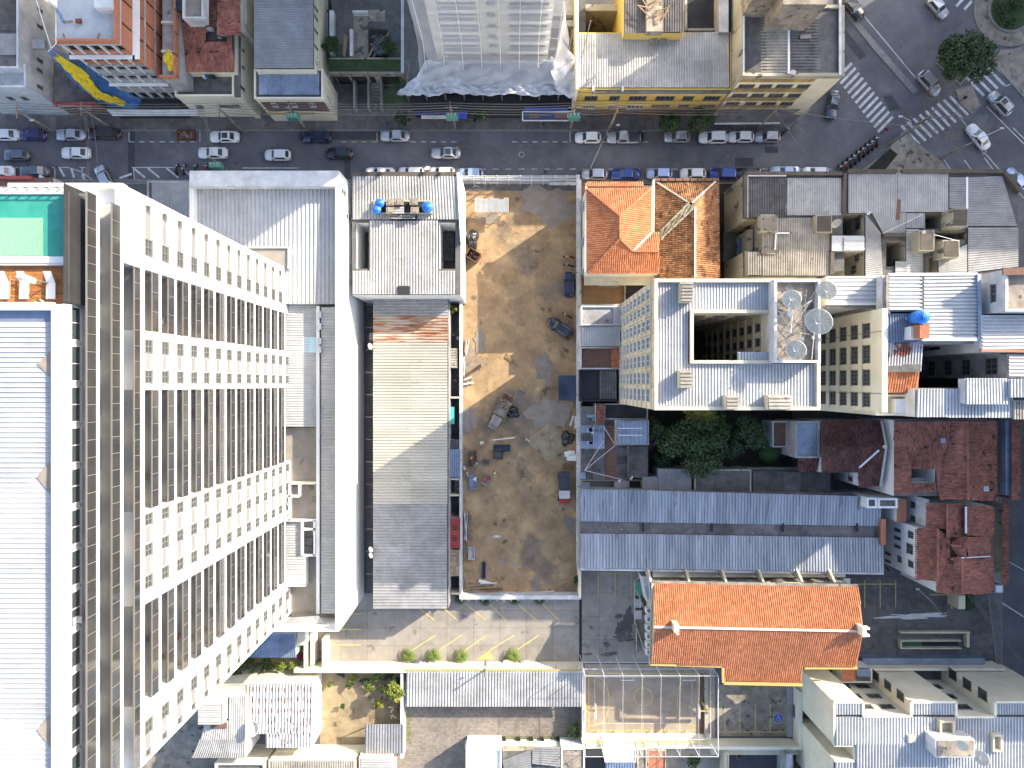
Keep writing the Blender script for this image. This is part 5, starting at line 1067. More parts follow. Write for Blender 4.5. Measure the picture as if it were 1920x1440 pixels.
# ------------------------------------------------------------------ annexes beside the tall block
an = T('annex_row', 'row of small annex roofs between the earth lot wall and the tall block', 'building', (P(1125, 0, 6)[0], P(0, 660, 6)[1], 0))
for q, h, mt in (((1089, 574, 1165, 610), 6.4, 'metal_dk'), ((1089, 612, 1164, 649), 6.0, 'concrete_dk'), ((1088, 651, 1164, 692), 5.2, 'brick_dk'), ((1087, 694, 1156, 752), 4.6, 'black')): block(an, R4(*q), h, m['white_dirty' if h > 5 else 'black'], m[mt if mt != 'metal_dk' else 'grey_wall'], par=(.18, .35) if h != 6.0 else None)
sheets(an, [(1150, 576), (1164, 576), (1164, 610), (1150, 610)], 6.6, 'v', 'metal_white', .34, .04); sheets(an, [(1090, 612), (1163, 612), (1163, 649), (1090, 649)], 6.15, 'v', 'metal_white', .34, .05, (3, 5)); tiles(an, roofpoly([(1146, 652), (1164, 652), (1164, 691), (1146, 691)], [5.7, 5.5, 5.5, 5.7]), 'tile_orange', .26, .4); sheets(an, [(1124, 694), (1156, 694), (1156, 748), (1124, 748)], 4.8, 'v', 'metal_dk', .4, .06, (3, 5))
# ------------------------------------------------------------------ tall block with the courtyard well
A = T('apartment_block', 'tall cream block with white ribbed roof around a deep light well, dishes on its terrace', 'apartment block', (25, 4, 0)); hA = 30
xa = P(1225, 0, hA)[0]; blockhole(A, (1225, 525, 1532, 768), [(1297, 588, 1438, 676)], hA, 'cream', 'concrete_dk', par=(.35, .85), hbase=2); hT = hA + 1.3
def deck(px, ribs='v', h=hA, mt='metal_white', cell=(3, 8), hs=None): sheets(A, px, hs or [h + .15] * 4, ribs, mt, .34, .06, cell)
m['roof_w'] = MT('white_ribbed_roof', (.50, .505, .51), (.43, .435, .44), .8, .6, metal=.1, vary=.1, grime=.2, gsc=.3, spot=((.35, .33, .31), 1.4, .68))
deck([(1229, 529), (1290, 529), (1290, 768), (1229, 765)], mt='roof_w'); deck([(1290, 529), (1444, 529), (1444, 584), (1290, 584)], mt='roof_w'); deck([(1290, 682), (1528, 682), (1528, 766), (1290, 766)], mt='roof_w'); deck([(1382, 660), (1445, 660), (1445, 684), (1382, 684)], mt='roof_w', h=hA + .2)
ST = bld('dish_terrace', 'grimy flat roof terrace crowded with satellite dishes between two ribbed roofs', R4(1447, 526, 1532, 680), hT + .25, 'white_dirty', 'concrete_old', cat='terrace', base=hA + .02, par=(.25, .9))
for q in ((1277, 528, 1299, 566), (1275, 694, 1297, 728), (1362, 741, 1384, 768), (1441, 741, 1482, 768)):
    a, c = P(q[0], q[3], hA + 1.8), P(q[2], q[1], hA + 1.8); B().box(a[0], a[1], hA, c[0], c[1], hA + 1.7).o('roof_box', A, m['cream']); sheets(A, [(q[0], q[1]), (q[2], q[1]), (q[2], q[3]), (q[0], q[3])], hA + 1.8, 'h', 'metal_tan', .4, .06, (2, 5))
# west facade: eight floors of windows
rows = [(531, 555), (560, 583), (590, 617), (625, 652), (657, 688), (694, 722), (727, 756)]
yw = [(11.2, 9.9), (9.5, 8.3), (7.7, 6.2), (5.6, 4.1), (3.6, 1.95), (1.5, -.1), (-.5, -2.2)]
for k in range(8):
    z = 26.4 - 2.95 * k
    for y1, y0 in yw: win(A, (xa, (y0 + y1) / 2, z), 'W', y1 - y0 - .12, 1.7, 'frame_w', 'glass', 1, 1)
for y in (9.7, 8.0, 5.9, 3.85, 1.72, -.3): B().box(xa - .16, y - .1, 2, xa, y + .1, 29.6).o('pilaster', A, m['cream'])
for k in range(9): B().box(xa - .12, -2.9, 28.55 - 2.95 * k, xa - .001, 11.8, 28.9 - 2.95 * k).o('floor_band', A, m['cream'])
# windows in the light well
wx0, wx1 = P(1297, 0, hA)[0], P(1438, 0, hA)[0]; wy0, wy1 = P(0, 676, hA)[1], P(0, 588, hA)[1]
for k in range(9):
    z = 26.6 - 2.95 * k
    for y in (3.4, 4.9, 6.6): win(A, (wx1, y, z), 'W', 1.0, 1.3, 'frame', 'glass', 0)
    for x in (22, 24.5, 27): win(A, (x, wy1, z), 'S', 1.2, 1.2, 'frame', 'glass', 1)
    B().box(wx1 - .12, wy0 + .05, z + 2.0, wx1 - .001, wy1 - .05, z + 2.2).o('well_band', A, m['cream_lt'])
gd = 'dishes on the grimy roof terrace'
dish((1486, 560), hT + 2.0, 1.0, 'mesh dish at the left edge of the dish terrace, upper', 3.6, .75, True, gd, hT + .25); dish((1551, 543), hT + 2.6, 1.05, 'mesh dish at the top right corner of the dish terrace', 3.8, .8, True, gd, hT + .25); dish((1537, 601), hT + 3.0, 1.45, 'largest mesh dish, right edge of the dish terrace', 3.7, .85, True, gd, hT + .25); dish((1494, 655), hT + 2.2, 1.1, 'mesh dish at the bottom of the dish terrace beside the ribbed roof', 3.6, .8, True, gd, hT + .25)
dish((1482, 588), hT + 1.6, .35, 'small solid dish in the middle of the dish terrace', 3.4, .9, base=hT + .25)
for i, (x, y) in enumerate(((1505, 635), (1525, 633), (1537, 637), (1464, 674), (1510, 662), (1454, 606))): dish((x, y), hT + 1.2, .22, 'tiny white dish on the dish terrace, %s' % ('right of the lower mesh dish', 'below the largest mesh dish', 'rightmost below the largest mesh dish', 'in its lower left corner', 'beside the lower mesh dish', 'at its left parapet')[i], 3.4, .9, base=hT + .25)
wr = B()
for k in range(16):
    a = P(rnd.uniform(1452, 1540), rnd.uniform(530, 675), hT + rnd.uniform(1, 3)); c = P(rnd.uniform(1452, 1540), rnd.uniform(530, 675), hT + .6); wr.bar(a, c, .035)
wr.o('antenna_wire', ST, m['steel'])
for k in range(5): x, y = rnd.uniform(1460, 1525), rnd.uniform(540, 670); c = P(x, y, hT + .5); B().bar((c[0], c[1], hT + .2), (c[0], c[1], hT + 2.6), .05).o('antenna_mast', ST, m['steel'])

# ------------------------------------------------------------------ second tall block to the east
XE = 41.4; hE = 31.5
E = T('apartment_block', 'tall pale block right of the dish terrace with grilled windows on its left wall', 'apartment block', (48, 4, 0))
ye0, ye1 = P(0, 773, hE)[1], P(0, 578, hE)[1]
B().box(XE, ye0, 0, XE + .6, ye1, hE).o('wall', E, m['cream_lt'])
B().box(35.2, ye0 - .0, 0, XE - .01, P(0, 768, 28)[1] + .3, 14).o('link_wall', E, m['cream'])
for i, (y0, y1) in enumerate(((598, 634), (640, 684), (688, 727), (733, 768))):
    ya_, yb2 = (720 - y1) * 79.5 / F * 1.0, (720 - y0) * 79.5 / F * 1.0
    for k in range(6): win(E, (XE, (ya_ + yb2) / 2, 27.4 - 2.9 * k), 'W', (yb2 - ya_) * .8, 1.45, 'frame', 'glass', 3, 1, bars=4)
    for k in range(6): B().box(XE - .05, ya_ - .25, 26.9 - 2.9 * k, XE - .001, yb2 + .2, 27.0 - 2.9 * k).o('floor_joint', E, m['white_dirty'])
for y in (5.9, -1.1): B().box(XE - .06, y, 12, XE - .002, y + .06, hE).o('downpipe', E, m['frame'])
n_ = T('apartment_block', 'ribbed roof wing with a blue shadow just right of the dish terrace', 'building', (P(1600, 0, 29)[0], P(0, 545, 29)[1], 0)); n_['h'] = 29
block(n_, R4(1548, 519, 1650, 572), 29, m['cream_lt'], m['concrete_dk'], par=(.2, .3)); sheets(n_, [(1550, 521), (1647, 521), (1647, 569), (1550, 571)], 29.1, 'h', 'metal_white', .5, .06, (9, 5))
strip(n_, 'wall_top', P(1656, 518, 30), P(1656, 590, 30), .9, 1.4, 'white_dirty'); strip(n_, 'gutter', P(1548, 574, 29), P(1640, 574, 29), .5, .3, 'concrete_dk')
e2 = bld('apartment_block', 'building with two wide white ribbed roofs meeting at a gutter, blue tank at its corner', [(1664, 516), (1833, 514), (1833, 636), (1728, 636), (1728, 583), (1664, 583)], 31, 'white_dirty', 'concrete_dk', par=None)
sheets(e2, [(1666, 518), (1727, 518), (1727, 582), (1666, 582)], 31.2, 'h', 'metal_white', .42, .07, (5, 5)); sheets(e2, [(1731, 518), (1833, 516), (1833, 634), (1731, 634)], 31.2, 'h', 'metal_white', .42, .07, (5, 7)); strip(e2, 'valley_gutter', P(1729, 517, 31.3), P(1729, 632, 31.3), .25, .15, 'concrete_dk'); strip(e2, 'roof_edge', P(1834, 514, 31.4), P(1836, 636, 31.4), .4, .4, 'metal_blue'); strip(e2, 'roof_edge', P(1728, 636, 31.3), P(1836, 636, 31.3), .4, .4, 'white_dirty'); strip(e2, 'roof_edge', P(1664, 515, 31.3), P(1832, 514, 31.3), .3, .3, 'white_dirty'); strip(e2, 'roof_edge', P(1663, 515, 31.3), P(1663, 585, 31.3), .3, .3, 'concrete_old')
round_tank((1733, 593), 33.4, .78, 'blue round tank with pleated lid above a red roof box', 31.2)
B().box(*P(1725, 634, 33)[:2], 31, *P(1743, 608, 33)[:2], 33).o('red_tank_box', e2, m['brick']); B().box(*P(1708, 636, 31.8)[:2], 30, *P(1725, 612, 31.8)[:2], 31.8).o('stair_head', e2, m['white'])
e3 = bld('apartment_block', 'stained white block with a tan roof terrace at the right edge', [(1880, 506), (2210, 500), (2210, 586), (1880, 584)], 33.5, 'white_dirty', 'concrete_old', par=(.25, .5))
winbox(e3, (1860, 534), (1868, 550), 'W', P(1880, 0, 33.5)[0], bars=3); winbox(e3, (1860, 552), (1868, 566), 'W', P(1880, 0, 33.5)[0], bars=3); strip(e3, 'roof_beam', P(1880, 509, 34.3), P(2210, 506, 34.3), .8, .2, 'brick_dk')
e4 = bld('apartment_block', 'white ribbed roof cut by a diagonal shadow at the right edge below the tan terrace', [(1838, 592), (2210, 592), (2210, 660), (1838, 660)], 31.5, 'white_dirty', 'concrete_dk', par=(.15, .2)); sheets(e4, [(1840, 595), (2210, 595), (2210, 652), (1840, 656)], 31.6, 'h', 'metal_white', .42, .07, (6, 6)); strip(e4, 'brick_edge', P(1838, 657, 31.6), P(2210, 664, 31.6), .3, .4, 'brick')
e5 = bld('rusty_roof', 'rust patched blue and white ribbed roof right of the grilled windows', [(1656, 588), (1722, 588), (1730, 640), (1726, 697), (1650, 697)], 30.2, 'white_dirty', 'concrete_dk', par=None)
sheets(e5, [(1656, 588), (1716, 588), (1726, 640), (1655, 643)], [30.5, 30.5, 30.2, 30.2], 'v', 'metal_blue', .34, .07, (3, 5)); sheets(e5, [(1655, 643), (1730, 641), (1726, 696), (1650, 696)], [30.25, 30.25, 29.9, 29.9], 'v', 'rust_patch', .34, .07, (3, 5))
e6 = bld('tiled_roof', 'small bright orange tiled roof below the rust patched roof', R4(1644, 697, 1722, 738), 28.6, 'cream', 'concrete_dk', par=None); tiles(e6, roofpoly([(1646, 696), (1724, 696), (1720, 738), (1642, 737)], [29.6, 29.6, 28.8, 28.8]), 'tile_orange', .3, .5)
e7 = bld('roof_terrace', 'small cream tiled roof terrace with a white tank below the orange tiles', R4(1636, 740, 1716, 778), 27.5, 'cream_lt', 'cream', cat='terrace', par=(.2, .9)); B().box(*P(1679, 776, 28.4)[:2], 27.5, *P(1711, 748, 28.4)[:2], 28.4).o('water_box', e7, m['white']); 
e8 = bld('apartment_block', 'building with white and blue shadowed ribbed roofs above the red tiled houses at right', [(1716, 728), (2210, 728), (2210, 782), (1716, 782)], 30.5, 'white_dirty', 'concrete_dk', par=None)
sheets(e8, [(1718, 729), (1775, 729), (1775, 782), (1716, 782)], 30.6, 'v', 'roof_w', .36, .07, (3, 6)); sheets(e8, [(1775, 729), (1898, 729), (1898, 783), (1775, 783)], 30.6, 'v', 'roof_w', .36, .07, (3, 6)); sheets(e8, [(1809, 709), (1886, 709), (1888, 758), (1809, 758)], 31.8, 'v', 'roof_w', .36, .07, (3, 6)); sheets(e8, [(1891, 710), (2210, 710), (2210, 745), (1891, 745)], 32.2, 'v', 'roof_w', .36, .07, (3, 6)); sheets(e8, [(1898, 750), (2210, 750), (2210, 786), (1898, 786)], 30.9, 'v', 'metal_tan', .3, .06, (3, 6))
B().box(*P(1809, 757, 31.7)[:2], 30.5, *P(1886, 710, 31.7)[:2], 31.7).box(*P(1891, 744, 32.1)[:2], 30.5, *P(2210, 711, 32.1)[:2], 32.1).o('roof_box', e8, m['white_dirty'])
e9 = bld('apartment_block', 'white building at the right edge whose grey windowed wall closes a deep light well', [(1888, 664), (2210, 664), (2210, 708), (1888, 708)], 31, 'grey_wall', 'concrete_dk', par=(.2, .2)); sheets(e9, [(1890, 666), (2210, 666), (2210, 706), (1890, 706)], 31.2, 'h', 'metal_white', .42, .07, (6, 6))
x9 = P(1888, 0, 31)[0]
for k, z in enumerate((27.6, 23.2, 19.6, 16, 12.4)): win(e9, (x9, P(0, 686, 31)[1], z), 'W', 1.9, 1.9 if k == 0 else 1.4, 'frame', 'glass', 2, 1)
B().box(x9 - .3, P(0, 664, 31)[1], 8, P(1838, 0, 31)[0] + 14, P(0, 660, 31)[1], 30).o('rear_wall', e9, m['grey_wall'])
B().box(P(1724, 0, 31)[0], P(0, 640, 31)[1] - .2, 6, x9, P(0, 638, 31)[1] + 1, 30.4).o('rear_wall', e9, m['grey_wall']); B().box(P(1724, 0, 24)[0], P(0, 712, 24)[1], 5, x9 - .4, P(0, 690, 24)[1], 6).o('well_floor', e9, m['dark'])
for i in range(5): x = P(1752 + i * 28, 0, 26)[0]; B().box(x, P(0, 640, 31)[1] - .6, 8, x + .7, P(0, 640, 31)[1] - .21, 24).o('window_shade_box', e9, m['dark'])  # near black boxes stand in for shade in the window recesses
# ------------------------------------------------------------------ roofs at the junction, upper right
F_ = T('corner_block', 'sprawling block of grey ribbed roofs with small light wells, on the corner of the junction', 'building', (P(1650, 0, 10)[0], P(0, 420, 10)[1], 0))
hF = 10
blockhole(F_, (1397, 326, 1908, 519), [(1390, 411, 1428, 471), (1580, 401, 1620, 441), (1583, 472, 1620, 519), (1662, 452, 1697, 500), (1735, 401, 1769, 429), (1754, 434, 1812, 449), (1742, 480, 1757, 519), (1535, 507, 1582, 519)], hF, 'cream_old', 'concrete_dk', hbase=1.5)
fr = lambda px, ribs, mt, hs=None, cell=(3, 4.5): sheets(F_, px, hs or hF + .12, ribs, mt, .34, .05, cell)
fr((1400, 331, 1473, 408), 'v', 'metal_dk'); fr((1475, 334, 1577, 404), 'v', 'metal_w1'); fr((1590, 324, 1681, 400), 'v', 'metal_w1'); fr((1682, 324, 1777, 398), 'v', 'metal_w1'); fr((1779, 333, 1812, 391), 'h', 'metal_grey'); fr([(1814, 333), (1880, 330), (1906, 355), (1906, 422)][0:0] or [(1814, 333), (1878, 330), (1906, 424), (1814, 424)], 'h', 'metal_grey', cell=(5, 5))
fr([(1428, 409), (1560, 409), (1556, 517), (1428, 517)], 'v', 'metal_tan'); fr([(1400, 473), (1427, 473), (1427, 516), (1400, 516)], 'v', 'metal_tan'); fr([(1622, 401), (1633, 401), (1655, 440), (1655, 517)][0:0] or [(1622, 401), (1650, 436), (1654, 518), (1622, 518)], 'h', 'metal_w1'); fr([(1634, 399), (1698, 399), (1696, 441), (1657, 441)], 'v', 'metal_w1'); fr([(1699, 400), (1733, 400), (1733, 428), (1698, 428)], 'v', 'metal_w1')
fr([(1698, 430), (1723, 430), (1734, 512), (1698, 512)], 'h', 'metal_w1'); fr([(1678, 490), (1733, 490), (1733, 514), (1678, 514)], 'h', 'metal_w1'); fr([(1758, 486), (1812, 458), (1812, 513), (1759, 513)], 'h', 'metal_w1'); fr([(1814, 427), (1908, 427), (1908, 500), (1814, 512)], 'h', 'metal_grey', cell=(5, 4))
sheets(F_, [(1582, 443), (1620, 443), (1620, 470), (1582, 470)], 10.9, 'h', 'metal_white', .6, .03); B().box(*P(1560, 470, 10.8)[:2], 9.5, *P(1620, 442, 10.8)[:2], 10.8).o('bridge_roof', F_, m['white_dirty'])
for i, (x0, y0, x1, y1, hh) in enumerate(((1786, 391, 1815, 425, 2.6), (1723, 432, 1752, 470, 2.2), (1768, 450, 1799, 483, 2.4), (1530, 403, 1560, 436, 1.2), (1427, 402, 1459, 434, 1.6))):
    a, c = P(x0, y1, hF + hh), P(x1, y0, hF + hh); B().box(a[0], a[1], hF, c[0], c[1], hF + hh).o('roof_box', F_, m['cream_old']); B().box(a[0] + .15, a[1] + .15, hF + hh, c[0] - .15, c[1] - .15, hF + hh + .08).o('roof_box_top', F_, m['coping_dk' if i < 4 else 'concrete_old'])
a, c = P(1427, 471, 5)[:2], P(1397, 411, 5)[:2]; B().box(*P(1384, 474, 4)[:2], 3.8, *P(1404, 446, 4)[:2], 4).o('blue_tarp_roof', F_, m['tarp_blue']); B().box(*P(1403, 472, 7)[:2], 0, *P(1412, 430, 7)[:2], 7).o('well_wall', F_, m['cream_old'])
for q in (((1397, 328), (1397, 409)), ((1397, 326), (1578, 326)), ((1588, 322), (1680, 322)), ((1690, 322), (1880, 322)), ((1880, 322), (1912, 360)), ((1398, 472), (1398, 518)), ((1583, 326), (1580, 400)), ((1426, 472), (1458, 472)), ((1561, 409), (1558, 515)), ((1656, 441), (1697, 441)), ((1735, 482), (1735, 517))): strip(F_, 'parapet', P(*q[0], hF + .3), P(*q[1], hF + .3), .5, .7, 'coping_dk')
for q in (((1401, 329), (1474, 329)), ((1401, 331), (1401, 408)), ((1427, 473), (1453, 475)), ((1453, 475), (1455, 436)), ((1455, 437), (1480, 437))): strip(F_, 'flashing', P(*q[0], hF + .5), P(*q[1], hF + .5), .22, .12, 'white')
strip(F_, 'ridge_cap', P(1813, 332, hF + .3), P(1813, 392, hF + .3), .3, .1, 'pale_steel'); B().bar(P(1685, 374, hF + .3), P(1683, 412, hF + .3), .5, .1).o('dark_stain_board', F_, m['brick_dk'])
winbox(F_, (1604, 404), (1614, 428), 'W', P(1620, 0, hF)[0]) ; winbox(F_, (1604, 478), (1612, 488), 'W', P(1620, 0, hF)[0]); winbox(F_, (1596, 500), (1606, 512), 'W', P(1620, 0, hF)[0])
for (x, y), n in (((1488, 392), 'on the pale roof above the striped tan roof'), ((1560, 395), 'beside the grey dish over the small yellow well')):
    t = T('tv_antenna', 'spiky tv antenna ' + n, 'antenna', P(x, y, hF)); B().bar(P(x, y, hF), P(x, y, hF + 3), .06).o('mast', t, m['steel']); b = B()
    for k in range(9): q = P(x - 14 + k * 3.2, y - 4 + k, hF + 2.8); b.bar((q[0] - .1, q[1] - .6, q[2]), (q[0] + .1, q[1] + .6, q[2]), .04)
    b.bar(P(x - 16, y - 4, hF + 2.8), P(x + 16, y + 5, hF + 2.8), .05); b.o('elements', t, m['steel'])
dish((1569, 420), 12, .75, 'grey mesh dish leaning over the small yellow walled well', 2.6, 1.0, True, base=10.1); dish((1630, 400), 11, .3, 'small white dish on the ridge corner of the grey ribbed roofs', 2.6); dish((1733, 435), 12.6, .28, 'small white dish on the left brown topped roof box', 3.2)
w_ = B(); w_.bar(P(1655, 438, 11), P(1730, 402, 12.6), .07); w_.bar(P(1752, 440, 12.4), P(1798, 452, 12.6), .06); w_.o('roof_cable', F_, m['pale_steel'])

# ------------------------------------------------------------------ shacks and yard roofs, centre right
K = T('shack_cluster', 'patchwork of dark and pale sheet roofs on low shacks beside the earth lot wall', 'shacks', (P(1150, 0, 4)[0], P(0, 830, 4)[1], 0))
block(K, R4(1089, 762, 1178, 898), 3.8, m['grey_wall'], m['concrete_dk'], par=None)
cols = ['metal_dk', 'brick_dk', 'metal_dk', 'metal_blue', 'concrete_dk']
for i in range(4):
    for j in range(7):
        x0, y0 = 1089 + i * 22.3, 797 + j * 14.5; mt = 'metal_blue' if (i < 2 and j in (0, 2)) or (i, j) == (1, 1) else cols[(i * 5 + j * 3) % 3]
        sheets(K, (x0, y0, x0 + 22.8, y0 + 15), 3.9 + .25 * (i == 1) + .01 * j, 'v' if i < 2 else 'h', mt, .4, .025, (3, 3))
for k in range(9): x0, y0 = 1092 + rnd.uniform(0, 26), 772 + rnd.uniform(0, 66); a = P(x0, y0, 4.2); B().box(a[0], a[1], 4.1, a[0] + rnd.uniform(.8, 1.8), a[1] + rnd.uniform(.3, .7), 4.25).o('loose_sheet', K, m[rnd.choice(['white_dirty', 'metal_blue', 'metal_blue', 'brick_dk'])])
block(K, R4(1156, 788, 1216, 834), 6.2, m['grey_wall'], m['concrete_dk'], par=(.12, .15), wname='house_wall'); sheets(K, (1158, 790, 1214, 832), 6.35, 'v', 'metal_blue', .6, .03, (3.4, 5))
for y in (803, 816): strip(K, 'pale_strip', P(1159, y, 6.5), P(1205, y, 6.5), .12, .04, 'white')
block(K, R4(1178, 836, 1215, 896), 4.6, m['grey_wall'], m['concrete_dk'], par=None, wname='house_wall'); sheets(K, (1178, 836, 1214, 896), 4.75, 'h', 'metal_dk', .34, .05, (4, 5)); block(K, R4(1133, 757, 1214, 786), 4.2, m['grey_wall'], m['black'], par=(.15, .2), wname='house_wall'); block(K, R4(1117, 757, 1134, 797), 4.6, m['white_dirty'], m['brick_dk'], par=None, wname='house_wall'); tiles(K, roofpoly([(1119, 757), (1134, 757), (1134, 793), (1119, 793)], [5.0, 4.8, 4.8, 5.0]), 'tile_red', .26, .4); tiles(K, roofpoly([(1216, 780), (1224, 780), (1224, 842), (1216, 842)], [3.4, 3, 3, 3.4]), 'tile_dkred')
dish((1184, 896), 5, .3, 'pale blue dish on the parapet of the shack roofs'); dish((1162, 902), 5, .25, 'small white dish on the shack parapet, left of the pale blue one'); B().box(*P(1087, 898, 4.6)[:2], 3.8, *P(1098, 886, 4.6)[:2], 4.7).o('blue_tank', K, m['metal_blue'])
wr = B()
for q in (((1096, 882), (1157, 832)), ((1096, 882), (1132, 826)), ((1096, 882), (1166, 899)), ((1132, 800), (1152, 832))): wr.bar(P(*q[0], 5.5), P(*q[1], 5.5), .06)
wr.o('cable', K, m['pale_steel'])
K2 = bld('yard_buildings', 'narrow strip of sills, a grey canopy and small yard walls above the long twin roofs', R4(1088, 899, 1204, 917), 3, 'cream_old', 'concrete_dk', par=(.2, .3)); B().box(*P(1152, 914, 3.6)[:2], 3, *P(1180, 902, 3.6)[:2], 3.6).o('canopy', K2, m['grey_wall']); B().box(*P(1090, 914, 3.3)[:2], 3, *P(1106, 904, 3.3)[:2], 3.35).o('blue_cover', K2, m['metal_blue']); B().box(*P(1180, 914, 3.2)[:2], 3, *P(1202, 900, 3.2)[:2], 3.25).o('dark_opening', K2, m['dark'])
for q, mt, l, rb in (((1234, 879, 1296, 920), 'metal_grey', 'pale streaked ribbed roof on a shed below the big round tree', 'v'), ((1205, 894, 1233, 920), 'metal_grey', 'small grey lean-to roof beside the shack cluster', 'v'), ((1412, 885, 1557, 930), 'metal_dk', 'dark ribbed roof on a shed above the right of the long twin roofs', 'v')):
    r = bld('shed', l, R4(*q), 4.8, 'grey_wall', 'concrete_dk', cat='shed', par=None); sheets(r, q, 4.95, rb, mt, .3, .05, (2.4, 5))
r = bld('shed', 'shed with a flat black weathered slab roof between two ribbed sheds', R4(1302, 880, 1408, 926), 5, 'cream_old', 'metal_dk', cat='shed', par=(.2, .12))
r = bld('shed', 'brown flat roofed outhouse at the right of the dark garden', R4(1448, 790, 1484, 838), 4.5, 'white_dirty', 'brick_dk', cat='shed', par=(.15, .2))
gw = T('garden_wall', 'ragged pale wall along the lower edge of the dark garden', 'wall', (*P(1400, 875)[:2], 0)); B().box(*P(1345, 882)[:2], 0, *P(1500, 874)[:2], 1.8).o('wall', gw, m['grey_wall'])
G = T('twin_roof_warehouse', 'long warehouse with two blue grey ribbed roofs and a dark gutter between them', 'warehouse', (P(1370, 0, 6)[0], P(0, 995, 6)[1], 0)); hG = 6
block(G, [(1087, 917), (1560, 926), (1655, 930), (1658, 1073), (1087, 1071)], hG, m['grey_wall'], m['metal_dk'], par=None)
m['twin'] = MT('stained_zinc_sheet', (.42, .45, .50), (.34, .365, .41), .5, .55, metal=.2, vary=.12, grime=.4, gsc=.3, spot=((.19, .19, .2), .6, .6), stretch=(3, .25, 1))
sheets(G, [(1088, 917), (1205, 919), (1205, 979), (1088, 977)], [hG + .9, hG + .9, hG + .15, hG + .15], 'v', 'twin', .42, .07, (2.6, 8)); sheets(G, [(1205, 919), (1652, 931), (1650, 986), (1205, 979)], [hG + .9, hG + .9, hG + .15, hG + .15], 'v', 'twin', .42, .07, (2.6, 8))
sheets(G, [(1088, 1000), (1205, 1001), (1205, 1066), (1088, 1065)], [hG + .15, hG + .15, hG + .9, hG + .9], 'v', 'twin', .42, .07, (2.6, 8)); sheets(G, [(1205, 1001), (1655, 1008), (1656, 1073), (1205, 1066)], [hG + .15, hG + .15, hG + .9, hG + .9], 'v', 'twin', .42, .07, (2.6, 8))
for x in (1206, 1335, 1468, 1607): strip(G, 'gutter_beam', P(x, 981, hG + .3), P(x, 997, hG + .3), .25, .3, 'black')
strip(G, 'eave', P(1088, 1067, hG + .6), P(1656, 1075, hG + .6), .3, .3, 'white_dirty')

# ------------------------------------------------------------------ red tiled houses on the right
h1 = bld('house', 'house with blackened dark red tiled roof right of the dark garden', [(1540, 788), (1652, 788), (1660, 835), (1656, 870), (1648, 912), (1612, 912), (1608, 886), (1540, 886)], 8.2, 'white_dirty', 'concrete_dk', par=None)
tiles(h1, roofpoly([(1540, 786), (1652, 788), (1660, 838), (1540, 838)], [8.3, 8.3, 10, 10]), 'tile_dkred'); tiles(h1, roofpoly([(1540, 838), (1660, 838), (1608, 886), (1540, 886)], [10, 10, 8.4, 8.4]), 'tile_dkred'); tiles(h1, roofpoly([(1660, 838), (1650, 912), (1610, 912), (1608, 884)], [10, 8.4, 8.4, 8.6]), 'tile_dkred', fall=(0, -1, -.4))
strip(h1, 'flashing', P(1611, 877, 8.8), P(1648, 844, 10.1), .25, .1, 'pale_steel'); strip(h1, 'verge', P(1653, 790, 9), P(1662, 836, 10.4), .2, .3, 'white_dirty'); strip(h1, 'verge', P(1662, 838, 10.4), P(1651, 912, 8.9), .2, .3, 'white_dirty')
winbox(h1, (1592, 884), (1599, 903), 'W', P(1610, 0, 8.2)[0])
h1b = bld('concrete_tank_roof', 'house end with a grey water stained concrete roof slab beside the dark red roof', R4(1490, 790, 1535, 858), 8, 'grey_wall', 'concrete_dk', par=(.25, .4)); B().box(*P(1494, 855, 8.2)[:2], 8, *P(1532, 794, 8.2)[:2], 8.12).o('wet_slab', h1b, m['metal_blue']); tiles(h1b, roofpoly([(1496, 860), (1552, 858), (1552, 882), (1496, 882)], [7.6, 7.6, 6.8, 6.8]), 'tile_dkred')
h2 = T('house', 'large dark red tiled house with a small courtyard and a blue side wall', 'house', (P(1780, 0, 9)[0], P(0, 860, 9)[1], 0)); h2['h'] = 11
blockhole(h2, (1676, 788, 1868, 930), [(1709, 879, 1753, 905)], 10.8, 'white', 'concrete_dk', hbase=5)
tiles(h2, roofpoly([(1676, 790), (1781, 790), (1775, 840), (1754, 878), (1709, 878), (1700, 838), (1676, 838)], [12.2, 12.2, 11.8, 11.3, 11.3, 11.8, 11.8]), 'tile_red', fall=(0, -1, -.2)); tiles(h2, roofpoly([(1676, 838), (1700, 838), (1708, 878), (1708, 926), (1676, 926)], [11.6, 11.9, 11.9, 11.9, 11.6]), 'tile_red', fall=(-1, 0, -.2)); tiles(h2, roofpoly([(1708, 906), (1755, 906), (1755, 922), (1708, 924)], [11.5, 11.5, 11.1, 11.1]), 'tile_red')
tiles(h2, roofpoly([(1781, 790), (1811, 790), (1813, 936), (1762, 936), (1754, 878), (1775, 840)], [11.4, 12.6, 12.6, 11.2, 11.2, 11.4]), 'tile_red', fall=(-1, 0, -.3)); tiles(h2, roofpoly([(1812, 790), (1866, 790), (1866, 938), (1814, 938)], [12.6, 11.1, 11.1, 12.6]), 'tile_red', fall=(1, 0, -.3)); ridge(h2, P(1812, 790, 12.6), P(1814, 938, 12.6), 'tile_red')
B().box(*P(1843, 921, 11.8)[:2], 11.5, *P(1853, 911, 11.8)[:2], 11.95).o('skylight', h2, m['steel']); B().bar(P(1710, 899, 8), P(1745, 897, 8), .35, .2).o('courtyard_pipe', h2, m['pale_steel'])
